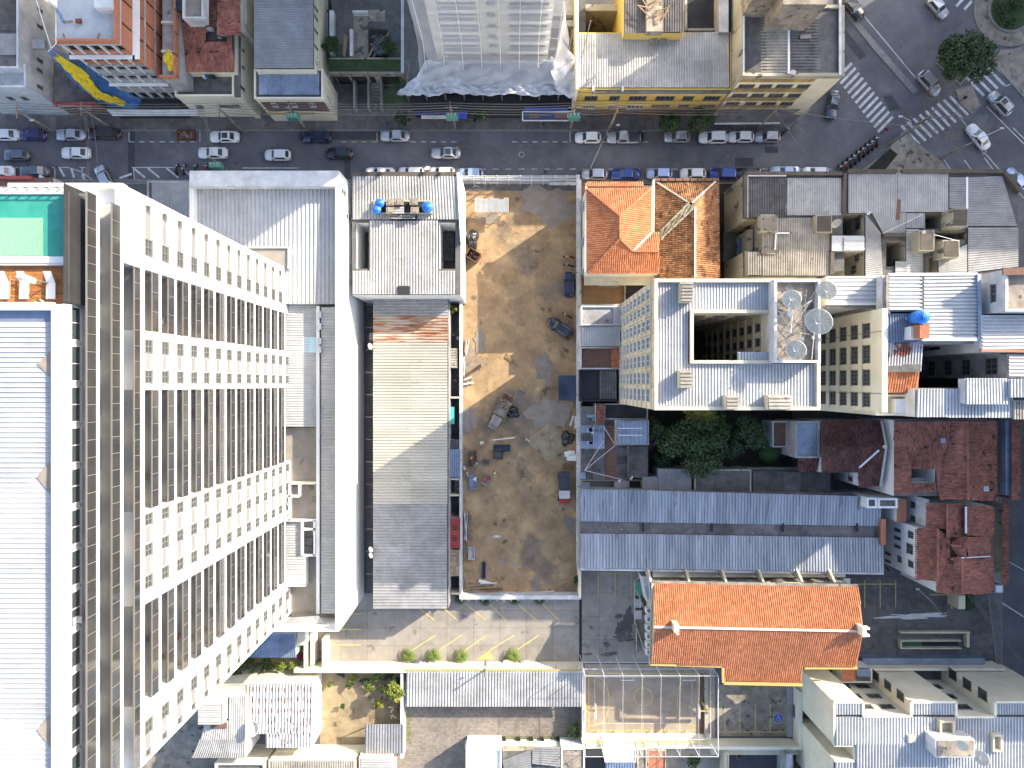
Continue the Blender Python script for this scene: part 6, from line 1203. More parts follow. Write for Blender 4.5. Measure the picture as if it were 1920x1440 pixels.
block(h2, R4(1868, 790, 1886, 928), 8, m['brick_dk'], m['brick_dk'], par=None, wname='yard_wall'); B().box(*P(1884, 928, 9)[:2], 0, *P(1895, 788, 9)[:2], 9.2).o('blue_side_wall', h2, m['metal_blue']); block(h2, R4(1896, 788, 1912, 936), 9, m['brick_dk'], m['brick_dk'], par=None, wname='street_wing'); tiles(h2, roofpoly([(1896, 786), (1912, 786), (1912, 937), (1896, 937)], [9.7, 9.1, 9.1, 9.7]), 'tile_red', fall=(1, 0, -.3))
dish((1659, 838), 11, .3, 'small dish at the tip of the blackened red roof'); c = P(1769, 827, 12.4); B().box(c[0] - .3, c[1] - .25, 12.1, c[0] + .35, c[1] + .4, 12.35).o('patch_sheet', h2, m['metal_blue'])
h3 = T('house', 'white walled house with a cluster of small red tiled roofs, above the school yard', 'house', (P(1790, 0, 9)[0], P(0, 1020, 9)[1], 0)); h3['h'] = 9.5
block(h3, [(1740, 944), (1862, 950), (1864, 1112), (1756, 1110), (1756, 1088), (1720, 1086), (1720, 990), (1740, 990)], 9.4, m['white'], m['brick_dk'], par=None)
for pts, hs, fl in (([(1738, 944), (1775, 944), (1775, 992), (1738, 990)], [10, 10.6, 10.6, 10], (-1, 0, -.3)), ([(1775, 944), (1810, 945), (1812, 1004), (1775, 1008)], [10.8, 10.1, 10.1, 10.8], (1, 0, -.3)), ([(1812, 949), (1861, 949), (1861, 1006), (1812, 1004)], [11, 10.2, 10.2, 11], (1, 0, -.3)), ([(1719, 991), (1757, 991), (1756, 1089), (1719, 1086)], [9.7, 10.8, 10.8, 9.7], (-1, 0, -.3)),
                    ([(1757, 991), (1780, 1006), (1781, 1046), (1757, 1089)], [10.8, 10.1, 10.1, 10.8], (1, 0, -.3)), ([(1812, 1007), (1858, 1007), (1858, 1044), (1816, 1044)], [11.1, 10.2, 10.2, 11.1], (1, 0, -.3)), ([(1781, 1022), (1796, 1008), (1815, 1008), (1812, 1024)], [10.2, 10.5, 11.2, 11.6], (0, 1, -.5)), ([(1781, 1022), (1812, 1024), (1812, 1046), (1798, 1044)], [10.2, 11.6, 11.2, 10.4], (0, -1, -.5)),
                    ([(1757, 1089), (1781, 1046), (1803, 1044), (1803, 1114), (1757, 1110)], [10, 10.4, 11.1, 11.1, 10], (-1, 0, -.3)), ([(1803, 1044), (1862, 1042), (1863, 1112), (1803, 1114)], [11.1, 9.8, 9.8, 11.1], (1, 0, -.3))): tiles(h3, roofpoly(pts, hs), 'tile_red', fall=fl)
for a, c in (((1757, 991), (1757, 1089)), ((1803, 1046), (1803, 1114)), ((1775, 944), (1775, 1008)), ((1783, 1022), (1814, 1025))): ridge(h3, P(*a, 11), P(*c, 11.1), 'tile_red', .24)
strip(h3, 'flashing', P(1811, 950, 11.1), P(1811, 1000, 11.1), .2, .2, 'pale_steel'); strip(h3, 'flashing', P(1802, 1046, 11.2), P(1857, 1043, 10.6), .12, .1, 'pale_steel')
xh = P(1720, 0, 9.4)[0]
for y in (990, 1005, 1021): winbox(h3, (1679, y - .5), (1689, y + 9.5), 'W', xh)
for x, y in ((1661, 1034), (1661, 1048), (1661, 1062)): winbox(h3, (x, y), (x + 10, y + 9.5), 'W', xh)
for x, y, x1, y1 in ((1705, 995, 1713, 1011), (1702, 1018, 1712, 1041), (1685, 1042, 1691, 1056), (1705, 1050, 1713, 1066)): winbox(h3, (x, y), (x1, y1), 'W', xh, tr=1)
wbs = bld('white_annex', 'white annex wall with two square windows above the red tiled house cluster', R4(1736, 936, 1742, 988), 9.4, 'white_dirty', 'white_dirty', par=None)
for y in (940, 966): winbox(wbs, (1709, y), (1717, y + 14), 'W', P(1736, 0, 9.4)[0])
r = bld('annex', 'terracotta flat roof annex with white side walls between warehouse and red houses', R4(1681, 937, 1700, 978), 7, 'white', 'brick', par=None); r = bld('annex', 'thin brown brick roof strip at the end of the long twin roofs', R4(1651, 973, 1661, 1022), 6.8, 'brick_dk', 'brick', par=None)
for q, l in (((1624, 933, 1643, 952), 'small white box room, left one above the end of the twin roofs'), ((1645, 934, 1681, 952), 'white box room with dark flat roof, right one above the twin roofs')): r = bld('roof_room', l, R4(*q), 8.6, 'white', 'metal_dk', par=(.25, .25))
r = bld('street_wing', 'long narrow red tiled roof along the street beside the red house cluster', R4(1878, 945, 1890, 1096), 5, 'cream_old', 'concrete_dk', par=None); tiles(r, roofpoly([(1878, 945), (1890, 945), (1890, 1096), (1878, 1096)], [5.6, 5.2, 5.2, 5.6]), 'tile_red', fall=(1, 0, -.3)); sheet('alley', R4(1860, 930, 1880, 1100), 'dark_soil', .02)

# ------------------------------------------------------------------ school with the big orange roof
Sc = T('school_building', 'school building with a very large orange tiled gable roof', 'school', (P(1410, 0, 9)[0], P(0, 1180, 9)[1], 0)); Sc['h'] = 9
block(Sc, [(1230, 1094), (1602, 1101), (1600, 1244), (1500, 1244), (1497, 1268), (1363, 1266), (1359, 1242), (1227, 1237)], 7.2, m['cream_lt'], m['concrete_dk'], par=None)
e0, e1 = 8.8, 11.3
tiles(Sc, roofpoly([(1226, 1092), (1609, 1099), (1619, 1183), (1226, 1175)], [e0, e0, e1, e1]), 'tile_orange', .3, .45); tiles(Sc, roofpoly([(1226, 1175), (1619, 1183), (1606, 1250), (1505, 1250), (1503, 1280), (1357, 1277), (1353, 1247), (1221, 1243)], [e1, e1, e0 + .2, e0 + .2, e0 - .8, e0 - .8, e0 + .2, e0 + .2]), 'tile_orange', .3, .45, fall=(0, -1, -.4)); ridge(Sc, P(1226, 1175, e1), P(1619, 1183, e1), 'mortar', .3)
for a, c, mt in (((1222, 1091), (1608, 1098), 'concrete_old'), ((1219, 1245), (1352, 1249), 'yellow_trim'), ((1355, 1251), (1356, 1280), 'yellow_trim'), ((1357, 1281), (1504, 1284), 'yellow_trim'), ((1508, 1252), (1607, 1252), 'yellow_trim'), ((1224, 1092), (1219, 1245), 'cream')): strip(Sc, 'fascia', P(*a, e0), P(*c, e0), .35, .3, mt)
yn = P(0, 1096, 9)[1]
for x in (1221, 1293, 1362, 1432, 1505, 1566): a = P(x, 1093, 9); B().poly([(a[0], a[1] + .1, 8.9), (a[0], a[1] + 2.4, 5.5), (a[0], a[1] + 2.4, 4.6), (a[0], a[1] + .1, 4.6)]).bar((a[0], a[1] + .1, 8.9), (a[0], a[1] + 2.4, 5.4), .3, .2).o('buttress', Sc, m['cream'])
B().box(P(1226, 0, 6)[0], yn, 5.0, P(1590, 0, 6)[0], yn + 1.5, 5.2).o('north_canopy', Sc, m['cream_lt'])
for i, x in enumerate(range(1240, 1580, 36)): B().box(P(x, 0, 8)[0], yn + .02, 6.4, P(x + 18, 0, 8)[0], yn + .12, 7.9).o('high_window', Sc, m['frame'])
for q, l in (((1263, 1170, 1273, 1185), ''), ((1268, 1184, 1273, 1190), '')): B().box(*P(q[0], q[3], 12.6)[:2], 11, *P(q[2], q[1], 12.6)[:2], 12.8).o('chimney', Sc, m['cream'])
B().box(*P(1617, 1194, 12.8)[:2], 10.5, *P(1624, 1177, 12.8)[:2], 12.9).box(*P(1624, 1181, 12.4)[:2], 11.5, *P(1631, 1177, 12.4)[:2], 12.4).box(*P(1624, 1194, 12.4)[:2], 11.5, *P(1631, 1190, 12.4)[:2], 12.4).o('gable_chimney', Sc, m['cream_lt'])
for i, y in enumerate((1144, 1160, 1176, 1192, 1208, 1222)):
    c = P(1217, y, 5); b = B().box(c[0] - .5, c[1] - .42, 4.4, c[0] + .45, c[1] + .42, 5.3); t = T('air_conditioner', 'white air conditioner on the left end wall of the school, %s of six' % ('topmost', 'second', 'third', 'fourth', 'fifth', 'lowest')[i], 'air conditioner', (c[0], c[1], 4.4), group='air conditioners on the school end wall'); b.o('casing', t, m['white']); B().cyl(c[0], c[1], 5.3, 5.33, .33, 14).o('fan_grille', t, m['frame']); B().box(c[0] - .6, c[1] - .3, 4.3, c[0] + 1.2, c[1] + .3, 4.38).o('bracket', t, m['steel'])
r = bld('store_room', 'small white store room with green yard at the upper left corner of the school', [(1203, 1081), (1218, 1081), (1219, 1127), (1212, 1127)], 3.6, 'white', 'white_dirty', cat='shed', par=(.15, .2)); B().box(*P(1192, 1118, 1)[:2], .05, *P(1203, 1090, 1)[:2], .9).o('green_bench', r, m['green_tr'])
wy = T('yard_walkway', 'narrow service walkway with rails along the left end of the school', 'walkway', (*P(1200, 1180)[:2], 0))
for (x0, y0), (x1, y1) in (((1190, 1088), (1190, 1165)), ((1190, 1165), (1208, 1220)), ((1192, 1105), (1212, 1150)), ((1193, 1170), (1193, 1218)), ((1200, 1080), (1190, 1090))): strip(wy, 'rail', P(x0, y0, 1.2), P(x1, y1, 1.2), .1, .1, 'cream'); strip(wy, 'low_wall', P(x0, y0, .3), P(x1, y1, .3), .15, .6, 'cream_old')
for x, y in ((1196, 1130), (1197, 1152)): c = P(x, y, .8); B().box(c[0] - .5, c[1] - .7, .05, c[0] + .5, c[1] + .6, 1.0).o('condenser_unit', wy, m['white_dirty'])
for i, x in enumerate((1586,)): c = P(x, 1090, 1); B().box(c[0] - .5, c[1] - .5, 0, c[0] + .6, c[1] + .5, 1.2).o('condenser_unit', wy, m['white'])

# ------------------------------------------------------------------ big cream building at lower right
J = T('apartment_building', 'cream apartment building with ribbed white roof and deep windowed recesses, lower right corner', 'building', (P(1740, 0, 13)[0], P(0, 1400, 13)[1], 0)); hJ = 13
blockhole(J, (1563, 1315, 2000, 1520), [(1618, 1300, 1706, 1341), (1792, 1300, 1863, 1342), (1555, 1397, 1602, 1424)], hJ, 'cream_lt', 'concrete_dk', hbase=1)
for q, hs in (((1565, 1317, 1616, 1339), 13.1), ((1708, 1317, 1790, 1339), 13.1), ((1865, 1317, 2000, 1339), 13.1)): sheets(J, q, hs, 'v', 'roof_w', .36, .07, (3, 6))
sheets(J, (1565, 1343, 2000, 1395), [13.1, 13.1, 13.5, 13.5], 'v', 'roof_w', .42, .08, (3, 6)); sheets(J, (1604, 1395, 2000, 1520), [13.5, 13.5, 13.0, 13.0], 'v', 'roof_w', .42, .08, (3, 6)); sheets(J, (1565, 1427, 1604, 1520), 13.1, 'v', 'roof_w', .42, .08, (3, 6))
for a, c in (((1563, 1315), (1563, 1396)), ((1563, 1315), (1617, 1315)), ((1617, 1315), (1617, 1341)), ((1617, 1342), (1706, 1342)), ((1707, 1342), (1707, 1315)), ((1707, 1315), (1791, 1315)), ((1791, 1315), (1791, 1343)), ((1791, 1343), (1864, 1343)), ((1864, 1343), (1864, 1315)), ((1864, 1315), (2000, 1315)), ((1563, 1396), (1602, 1396)), ((1602, 1396), (1602, 1425)), ((1602, 1425), (1563, 1425))): strip(J, 'parapet', P(*a, hJ + .1), P(*c, hJ + .1), .3, .6, 'cream_lt')
yj = P(0, 1341, hJ)[1]; xj1 = P(1706, 0, hJ)[0]; xj2 = P(1863, 0, hJ)[0]
for z in (10, 6.6, 3.2):
    for x in (1640, 1680): win(J, (P(x, 0, hJ)[0], yj, z), 'N', 1.9, 1.2, 'frame', 'glass', 1, bars=4)
    win(J, (P(1825, 0, hJ)[0], yj, z), 'N', 2.2, 1.3, 'brick' if 0 else 'frame', 'glass', 1, bars=4)
    for y in (.9, ): win(J, (xj1, yj + 1.7, z), 'W', 1.3, 1.6, 'frame', 'glass', 0, bars=3); win(J, (xj2, yj + 1.9, z), 'W', 1.5, 1.7, 'frame', 'glass', 0, bars=3)
for q, hh in (((1763, 1352, 1790, 1378), 14.2), ((1862, 1378, 1880, 1410), 14.2)):
    a, c = P(q[0], q[3], hh), P(q[2], q[1], hh); b = B()
    for e in ((a[0], a[1], a[0] + .25, c[1]), (c[0] - .25, a[1], c[0], c[1]), (a[0] + .25, a[1], c[0] - .25, a[1] + .25), (a[0] + .25, c[1] - .25, c[0] - .25, c[1])): b.box(e[0], e[1], 13.1, e[2], e[3], hh)
    b.o('shaft_kerb', J, m['cream']); B().box(a[0] + .25, a[1] + .25, 13.1, c[0] - .25, c[1] - .25, 13.62).o('shaft_mouth', J, m['cream_old'])
B().box(*P(1704, 1393, 14)[:2], 13, *P(1717, 1380, 14)[:2], 14).o('vent_box', J, m['cream'])
B().box(*P(1754, 1420, 16)[:2], 13, *P(1828, 1387, 16)[:2], 16).o('tank_house', J, m['white_dirty']); B().box(*P(1758, 1418, 16.1)[:2], 16, *P(1826, 1389, 16.1)[:2], 16.1).o('tank_house_slab', J, m['concrete_old'])
dish((1805, 1397), 17.4, .75, 'mesh dish on the tank house of the cream apartment building', 3.4, .8, True, base=16.1); dish((1841, 1420), 15.8, 1.0, 'larger mesh dish beside the tank house at the lower right', 3.2, .9, True, base=13.4)
lo_ = bld('low_roof', 'small orange tiled roof with a pale roof window in the recess of the cream building', R4(1578, 1254, 1634, 1279), 4.2, 'white', 'concrete_dk', par=(.15, .15)); tiles(lo_, roofpoly([(1579, 1255), (1605, 1255), (1605, 1277), (1579, 1277)], [4.6, 4.4, 4.4, 4.6]), 'tile_orange', .28, .42); B().box(*P(1606, 1268, 4.6)[:2], 4.2, *P(1631, 1254, 4.6)[:2], 4.7).o('roof_window', lo_, m['metal_blue'])
yw = T('yard_wall', 'long pale wall with cream coping between the school yard and the cream building', 'wall', (*P(1740, 1236)[:2], 0)); B().box(*P(1608, 1238)[:2], 0, *P(1834, 1227)[:2], 1.6).o('ledge', yw, m['metal_blue']); B().box(*P(1604, 1243)[:2], 0, *P(1860, 1239)[:2], 3).o('wall', yw, m['cream_lt'])
rp = T('sunken_ramp', 'sunken ramp with cream edge walls and green panels in the school yard', 'ramp', (*P(1740, 1198)[:2], 0)); 
for q in ((1683, 1181, 1812, 1184), (1683, 1197, 1796, 1199), (1683, 1211, 1796, 1213), (1683, 1199, 1685, 1211), (1806, 1184, 1811, 1210)): B().box(*P(q[0], q[3])[:2], .05, *P(q[2], q[1])[:2], .9).o('edge_wall', rp, m['cream'])
for i in range(3): B().box(*P(1685.5 + i * 14, 1210.5)[:2], .1, *P(1698.5 + i * 14, 1199.5)[:2], .16).o('green_panel', rp, flat('dark_green_panel', (.01, .10, .04), .5))
B().box(*P(1728, 1210.5)[:2], .07, *P(1796, 1199.5)[:2], .1).o('dark_opening', rp, m['dark'])
gh = bld('guard_hut', 'cream guard hut beside the gate of the school yard', R4(1797, 1117, 1810, 1142), 2.8, 'cream', 'cream', cat='hut', par=None); hd = T('yard_planter', 'curved dark hedge bed behind the guard hut', 'planter', (*P(1816, 1125)[:2], 0)); B().prism(ccw([P(x, y)[:2] for x, y in ((1810, 1112), (1824, 1114), (1825, 1135), (1815, 1144), (1809, 1143))]), 0, .5).o('bed', hd, m['grass'])
fn = T('street_fence', 'thin fence of posts and wires between school yard and the right hand street', 'fence', (*P(1850, 1170)[:2], 0))
for i in range(8): x, y = 1808 + i * 13, 1112 + i * 17; strip(fn, 'post', P(x, y, 0), P(x, y, 2.2), .12, .12, 'frame')
for z in (1, 2.1): strip(fn, 'rail', P(1808, 1112, 0)[:2] + (z,), P(1899, 1231, 0)[:2] + (z,), .07, .07, 'frame')

# ------------------------------------------------------------------ bottom centre: retaining wall, carport, court, houses
rw = T('retaining_wall', 'long cream retaining wall along the lower edge of the palm lined car park', 'wall', (*P(820, 1242)[:2], 0)); B().box(*P(562, 1247)[:2], 0, *P(1092, 1240)[:2], 3).o('wall', rw, m['cream_lt']); B().box(P(580, 0)[0], P(0, 1240)[1] + .002, 0, P(585, 0)[0], P(0, 1187)[1], 3).o('wall', rw, m['cream']); B().box(*P(590, 1236)[:2], .0, *P(596, 1120)[:2], 2.4).box(*P(612, 1240)[:2], .0, *P(619, 1187)[:2], 2.6).o('side_wall', rw, m['cream_lt'])
strip(rw, 'yellow_coping', P(760, 1256, 3.1), P(1092, 1256, 3.1), .2, .15, 'yellow_trim')
cpo = T('carport', 'long carport with grey tan ribbed roof above the paved courtyard', 'carport', (*P(925, 1290)[:2], 0)); sheets(cpo, [(762, 1257), (1090, 1257), (1090, 1324), (761, 1324)], [2.9, 2.9, 2.6, 2.6], 'v', 'metal_tan3' if 0 else 'metal_w1', .42, .07, (2.6, 3.4))
for i in range(9): strip(cpo, 'post', P(770 + i * 39, 1314, 0), P(770 + i * 39, 1314, 2.4), .14, .14, 'steel'); strip(cpo, 'rafter', P(770 + i * 39, 1248, 2.55), P(770 + i * 39, 1320, 2.45), .12, .12, 'yellow_trim')
B().box(*P(756, 1405)[:2], 0, *P(761, 1248)[:2], 2.8).o('side_wall', cpo, m['white_dirty'])
cp2 = T('carport', 'small ribbed carport roof at the corner of the dry garden', 'carport', (*P(720, 1380)[:2], 0)); sheets(cp2, [(685, 1357), (757, 1357), (757, 1412), (684, 1412)], [3.2, 3.2, 3, 3], 'v', 'metal_grey', .42, .06, (2.6, 5)); 
for x, y in ((690, 1362), (750, 1362), (690, 1402), (750, 1402)): strip(cp2, 'post', P(x, y, 0), P(x, y, 3), .14, .14, 'steel')
gwall = T('garden_wall', 'cream wall with short piers along the bottom of the dry garden', 'wall', (*P(610, 1398)[:2], 0)); B().box(*P(525, 1402)[:2], 0, *P(690, 1396)[:2], 1.8).o('wall', gwall, m['cream_lt'])
for i in range(6): B().box(*P(540 + i * 27, 1412)[:2], 0, *P(543 + i * 27, 1403)[:2], 1.6).o('pier', gwall, m['cream'])
sheet('yard', R4(420, 1395, 700, 1500), 'concrete', .006)
s2 = bld('house', 'cream house with pale ribbed roof covered in regular rust spots', [(470, 1282), (587, 1281), (586, 1400), (497, 1400), (497, 1375), (470, 1375)], 5, 'cream_lt', 'concrete_dk', par=None)
sheets(s2, [(468, 1282), (588, 1281), (587, 1347), (466, 1347)], 5.1, 'v', 'rust_spots', .5, .06, (2.3, 6)); sheets(s2, [(466, 1347), (587, 1347), (586, 1375), (466, 1375)], 5.1, 'v', 'rust_spots', .5, .06, (2.3, 6)); sheets(s2, [(499, 1375), (586, 1375), (585, 1401), (499, 1401)], 5.1, 'v', 'rust_spots', .5, .06, (2.3, 6))
b = B(); rg = random.Random(5)
for j, y in enumerate((1292, 1312, 1333, 1349, 1357, 1369, 1377, 1390, 1398)):
    for i in range(10):
        x = 473 + i * 12.3 + (0 if j < 3 else -4)
        if j >= 3 and (x < 500 or rg.random() < .45): continue
        for q in range(rg.choice((2, 3, 4))):
            dx, dy = rg.uniform(-2.6, 2.6), rg.uniform(-3, 3); c = P(x + dx, y + dy, 5.22); w_, h_ = rg.uniform(.18, .34), rg.uniform(.2, .42); b.poly([(c[0] - w_, c[1] - h_ * .6, 5.235 + q * .004), (c[0] + w_ * .4, c[1] - h_, 5.235 + q * .004), (c[0] + w_, c[1] + h_ * .2, 5.235 + q * .004), (c[0] + w_ * .2, c[1] + h_, 5.235 + q * .004), (c[0] - w_ * .8, c[1] + h_ * .5, 5.235 + q * .004)])
b.o('rust_patches', s2, m['rust'], kind='stuff')
for y in (1298, 1330, 1362): winbox(s2, (593, y + 5), (598, y - 7), 'E', P(587, 0, 5)[0], 'frame_w')
dish((474, 1366), 7.4, 1.05, 'big pale mesh dish beside the rust spotted roof', 2.2, .35, True, base=4)
s3 = bld('house', 'house with pale ribbed roof stepping around a smaller raised roof, foot of the white tower', [(400, 1306), (462, 1306), (460, 1421), (358, 1421), (400, 1360)], 6, 'white', 'concrete_dk', par=None)
sheets(s3, [(430, 1306), (462, 1306), (461, 1386), (428, 1386)], 6.2, 'v', 'metal_w1', .34, .06, (2.6, 5)); sheets(s3, [(386, 1350), (429, 1350), (428, 1386), (376, 1386)], 6.15, 'v', 'metal_w1', .34, .06, (2.6, 5)); sheets(s3, [(374, 1386), (461, 1386), (460, 1420), (360, 1420)], [6.2, 6.2, 5.8, 5.8], 'v', 'metal_w1', .34, .06, (2.6, 5))
block(s3, R4(373, 1319, 417, 1358), 8, m['white'], m['concrete_dk'], par=None, wname='upper_wall'); sheets(s3, R4(372, 1318, 416, 1358), 8.15, 'h', 'metal_w1', .34, .05, (3, 4)); B().box(*P(396, 1366, 6.5)[:2], 6.2, *P(424, 1356, 6.5)[:2], 6.5).o('brown_hatch', s3, m['brick_dk'])
for x, y in ((412, 1290), (434, 1298), (400, 1303)): B().box(*P(x, y, 4)[:2], 3, *P(x + 12, y - 5, 4)[:2], 4.1).o('high_window', s3, m['frame'])
s4 = bld('house', 'cream house end with grey gable behind the pale ribbed roof house', R4(395, 1281, 466, 1304), 5, 'cream_lt', 'cream', par=(.15, .2))
s5 = bld('house', 'low house with dark blue striped ribbed roof tucked behind the white podium', R4(415, 1190, 553, 1231), 4.5, 'white', 'concrete_dk', par=None); sheets(s5, [(405, 1188), (554, 1188), (556, 1232), (390, 1232)], 4.6, 'v', 'metal_blue', .34, .06, (2.6, 5)); block(s5, R4(557, 1187, 572, 1210), 4.4, m['white'], m['cream'], par=None, wname='white_wing'); sheet('ramp', R4(597, 1187, 613, 1238), 'concrete_dk', .03)
for q, h, mt, l in (((505, 1424, 667, 1500), 4, 'metal_tan', 'weathered ribbed roof at the bottom edge below the dry garden'), ((674, 1418, 736, 1500), 3.8, 'metal_w1', 'pale ribbed roof with blue end at the bottom edge beside the paved courtyard')):
    r = bld('shed', l, R4(*q), h, 'cream_lt', 'concrete_dk', cat='shed', par=(.2, .2)); sheets(r, (q[0] + 3, q[1] + 2, q[2] - 2, q[3]), h + .15, 'v' if q[0] < 600 else 'h', mt, .36, .05, (2.6, 5))
r = bld('house', 'cream walled yard and shed cut by the bottom edge beside the white tower', R4(405, 1428, 498, 1500), 4, 'cream_lt', 'concrete_dk', par=(.3, .4))
s7 = bld('house', 'white flat roofed house with two striped ribbed roofs below the paved courtyard', R4(874, 1403, 940, 1500), 4, 'white', 'white', par=(.2, .3)); block(s7, R4(942, 1408, 1050, 1500), 3.4, m['cream_old'], m['concrete_dk'], par=None, wname='rear_wall'); sheets(s7, [(942, 1426), (996, 1404), (996, 1440), (946, 1444)], [3.6, 3.9, 3.9, 3.6], 'h', 'metal_grey', .4, .07, (3, 4)); sheets(s7, [(998, 1400), (1050, 1399), (1050, 1437), (998, 1431)], [3.9, 3.6, 3.6, 3.9], 'h', 'metal_grey', .4, .07, (3, 4)); sheets(s7, [(942, 1450), (1050, 1445), (1050, 1500), (942, 1500)], 3.5, 'v', 'metal_grey', .36, .06)
cwall = T('courtyard_wall', 'white panelled wall with dark pots along the bottom of the paved courtyard', 'wall', (*P(980, 1390)[:2], 0))
for i in range(8): B().box(*P(873 + i * 27, 1392)[:2], 0, *P(873 + i * 27 + 26, 1386)[:2], 1.9 + .1 * (i % 2)).o('wall_panel', cwall, m['white'])
for i, x in enumerate((892, 918, 945, 972, 996, 1016, 1046)):
    c = P(x, 1384); t = T('flower_pot', 'dark pot against the white courtyard wall, number', 'pot', c, group='pots along the white courtyard wall'); t['label'] = 'dark plant pot against the white courtyard wall, %s of seven' % ('leftmost', 'second from left', 'third from left', 'middle', 'third from right', 'second from right', 'rightmost')[i]; B().cyl(c[0], c[1], 0, .5, .28, 10, r2=.36).o('pot', t, m['black']); b = B()
    for k in range(24): a_ = rnd.uniform(0, 6.28); r_ = rnd.uniform(.1, .4); b.quad((c[0], c[1], .5), (c[0] + r_ * math.cos(a_), c[1] + r_ * math.sin(a_), .75), (c[0] + r_ * math.cos(a_ + .5), c[1] + r_ * math.sin(a_ + .5), .7), (c[0] + .03, c[1] + .03, .5))
    b.o('leaves', t, m['leaf'])
xh_ = bld('house', 'narrow strip of pinkish flat roofs at the bottom edge below the court corner', R4(1052, 1402, 1096, 1500), 3.4, 'white', 'tile_beige' if 0 else 'concrete_old', par=(.2, .2))
# sports cage
cg = T('sports_cage', 'tall wire cage with white cables over the yellow lined sports court', 'cage', (*P(1210, 1310)[:2], 0)); X0, X1, Y0, Y1, ZC = 10.6, 29.9, -54.0, -42.3, 8.0
for x in np.linspace(X0, X1, 8):
    for y in (Y0, Y1): strip(cg, 'post', (x, y, 0), (x, y, ZC), .08, .08, 'pale_steel')
    t_ = B(); t_.tube([(x, Y0 + (Y1 - Y0) * i / 6, ZC - .35 * math.sin(math.pi * i / 6)) for i in range(7)], .02, 5); t_.o('roof_cable', cg, m['white'])
for z in (3, 5.5, ZC):
    for y in (Y0, Y1): strip(cg, 'rail', (X0, y, z), (X1, y, z), .05, .05, 'pale_steel')
for x in (X0, X1):
    for z in (4, ZC): strip(cg, 'rail', (x, Y0, z), (x, Y1, z), .05, .05, 'pale_steel')
m['cage_net'] = MT('fine_court_net', (.75, .75, .74), (.7, .7, .7), 1, .8, alpha=.05, grime=0)
for a, c in (((X0, Y0), (X1, Y0)), ((X0, Y1), (X1, Y1)), ((X1, Y0), (X1, Y1)), ((X0, Y0), (X0, Y1))): B().quad((*a, 1.5), (*c, 1.5), (*c, ZC), (*a, ZC)).o('side_net', cg, m['cage_net'])
for x, s, l in ((1106, 1, 'left'), (1306, -1, 'right')):
    c = P(x, 1315); t = T('basketball_hoop', 'white basketball backboard on a yellow post at the %s end of the court' % l, 'hoop', c); B().bar((c[0] - s * .8, c[1], 0), (c[0] - s * .8, c[1], 3.2), .2).bar((c[0] - s * .8, c[1], 3.1), (c[0] + s * .5, c[1], 3.3), .16).o('post', t, m['yellow']); B().box(c[0] + s * .5 - .05, c[1] - .95, 2.8, c[0] + s * .5 + .05, c[1] + .95, 3.9).o('backboard', t, m['white']); b = B(); q = [(c[0] + s * (.85 + .23 * math.cos(a)), c[1] + .23 * math.sin(a), 3.0) for a in np.linspace(0, 6.283, 13)]; b.tube(q, .02, 4); b.o('hoop_ring', t, m['orange'])
for x, l in ((1173, 'left'), (1286, 'right')):
    c = P(x, 1266); t = T('goal_frame', 'small white goal frame at the upper side of the court, the %s one' % l, 'goal', c); b = B(); b.bar((c[0] - 1, c[1], 0), (c[0] - 1, c[1], 1.9), .09).bar((c[0] + 1, c[1], 0), (c[0] + 1, c[1], 1.9), .09).bar((c[0] - 1, c[1], 1.9), (c[0] + 1, c[1], 1.9), .09); b.o('posts', t, m['white'])
cw = T('court_terrace', 'cream stepped terrace along the lower side of the sports court', 'terrace', (*P(1215, 1385)[:2], 0)); B().box(*P(1097, 1384)[:2], 0, *P(1330, 1374)[:2], .5).o('step', cw, m['cream_lt']); B().box(*P(1097, 1390)[:2], 0, *P(1335, 1384.2)[:2], 2.2).o('wall', cw, m['cream_lt']); strip(cw, 'yellow_edge', P(1097, 1391, 2.3), P(1335, 1391, 2.3), .15, .1, 'yellow')
cwl = T('court_wall', 'cream wall along the left side of the sports court', 'wall', (*P(1092, 1320)[:2], 0)); B().box(*P(1089, 1395)[:2], 0, *P(1093, 1246)[:2], 2.6).o('wall', cwl, m['cream_lt'])
cwr = T('court_wall', 'brown edged low wall and steps at the right side of the sports court', 'wall', (*P(1325, 1330)[:2], 0)); B().box(*P(1319, 1378)[:2], 0, *P(1325, 1262)[:2], .8).o('wall', cwr, m['cream_old']); B().box(*P(1312, 1376)[:2], .05, *P(1318, 1264)[:2], .3).o('dark_strip', cwr, m['brick_dk'])
pw_ = T('car_park_wall', 'cream wall and walkway around the small car park with the blue disc', 'wall', (*P(1440, 1390)[:2], 0)); B().box(*P(1330, 1390)[:2], 0, *P(1492, 1384)[:2], 2.6).box(*P(1486, 1383.8)[:2], 0, *P(1492, 1284)[:2], 2.6).o('wall', pw_, m['cream_lt']); B().box(*P(1330, 1408)[:2], 0, *P(1500, 1391)[:2], 1.2).o('walkway', pw_, m['cream']); B().box(*P(1474, 1380)[:2], .05, *P(1485, 1284)[:2], .35).o('kerb_strip', pw_, m['metal_grey'])
for q, h, mt, w_, l in (((1134, 1404, 1192, 1428), 4.5, 'white', 'white', 'white gabled end roof at the bottom edge below the court'), ((1195, 1404, 1212, 1500), 3.6, 'concrete_old', 'cream', 'narrow cream wall top and machinery at the bottom edge below the court'), ((1214, 1406, 1248, 1500), 3, 'brick', 'cream_old', 'brown tiled yard roof at the bottom edge below the court'), ((1360, 1412, 1366, 1500), 3, 'cream', 'cream', 'yard wall at the bottom edge left of the dark yard'), ((1472, 1412, 1486, 1500), 3.4, 'white_dirty', 'grey_wall', 'grey wall top between two dark yards at the bottom edge')):
    r = bld('low_building', l, R4(*q), h, w_, mt, par=(.12, .15))
    if q[0] == 1134: sheets(r, (1135, 1428, 1190, 1500), 4.3, 'v', 'metal_blue', .4, .06)
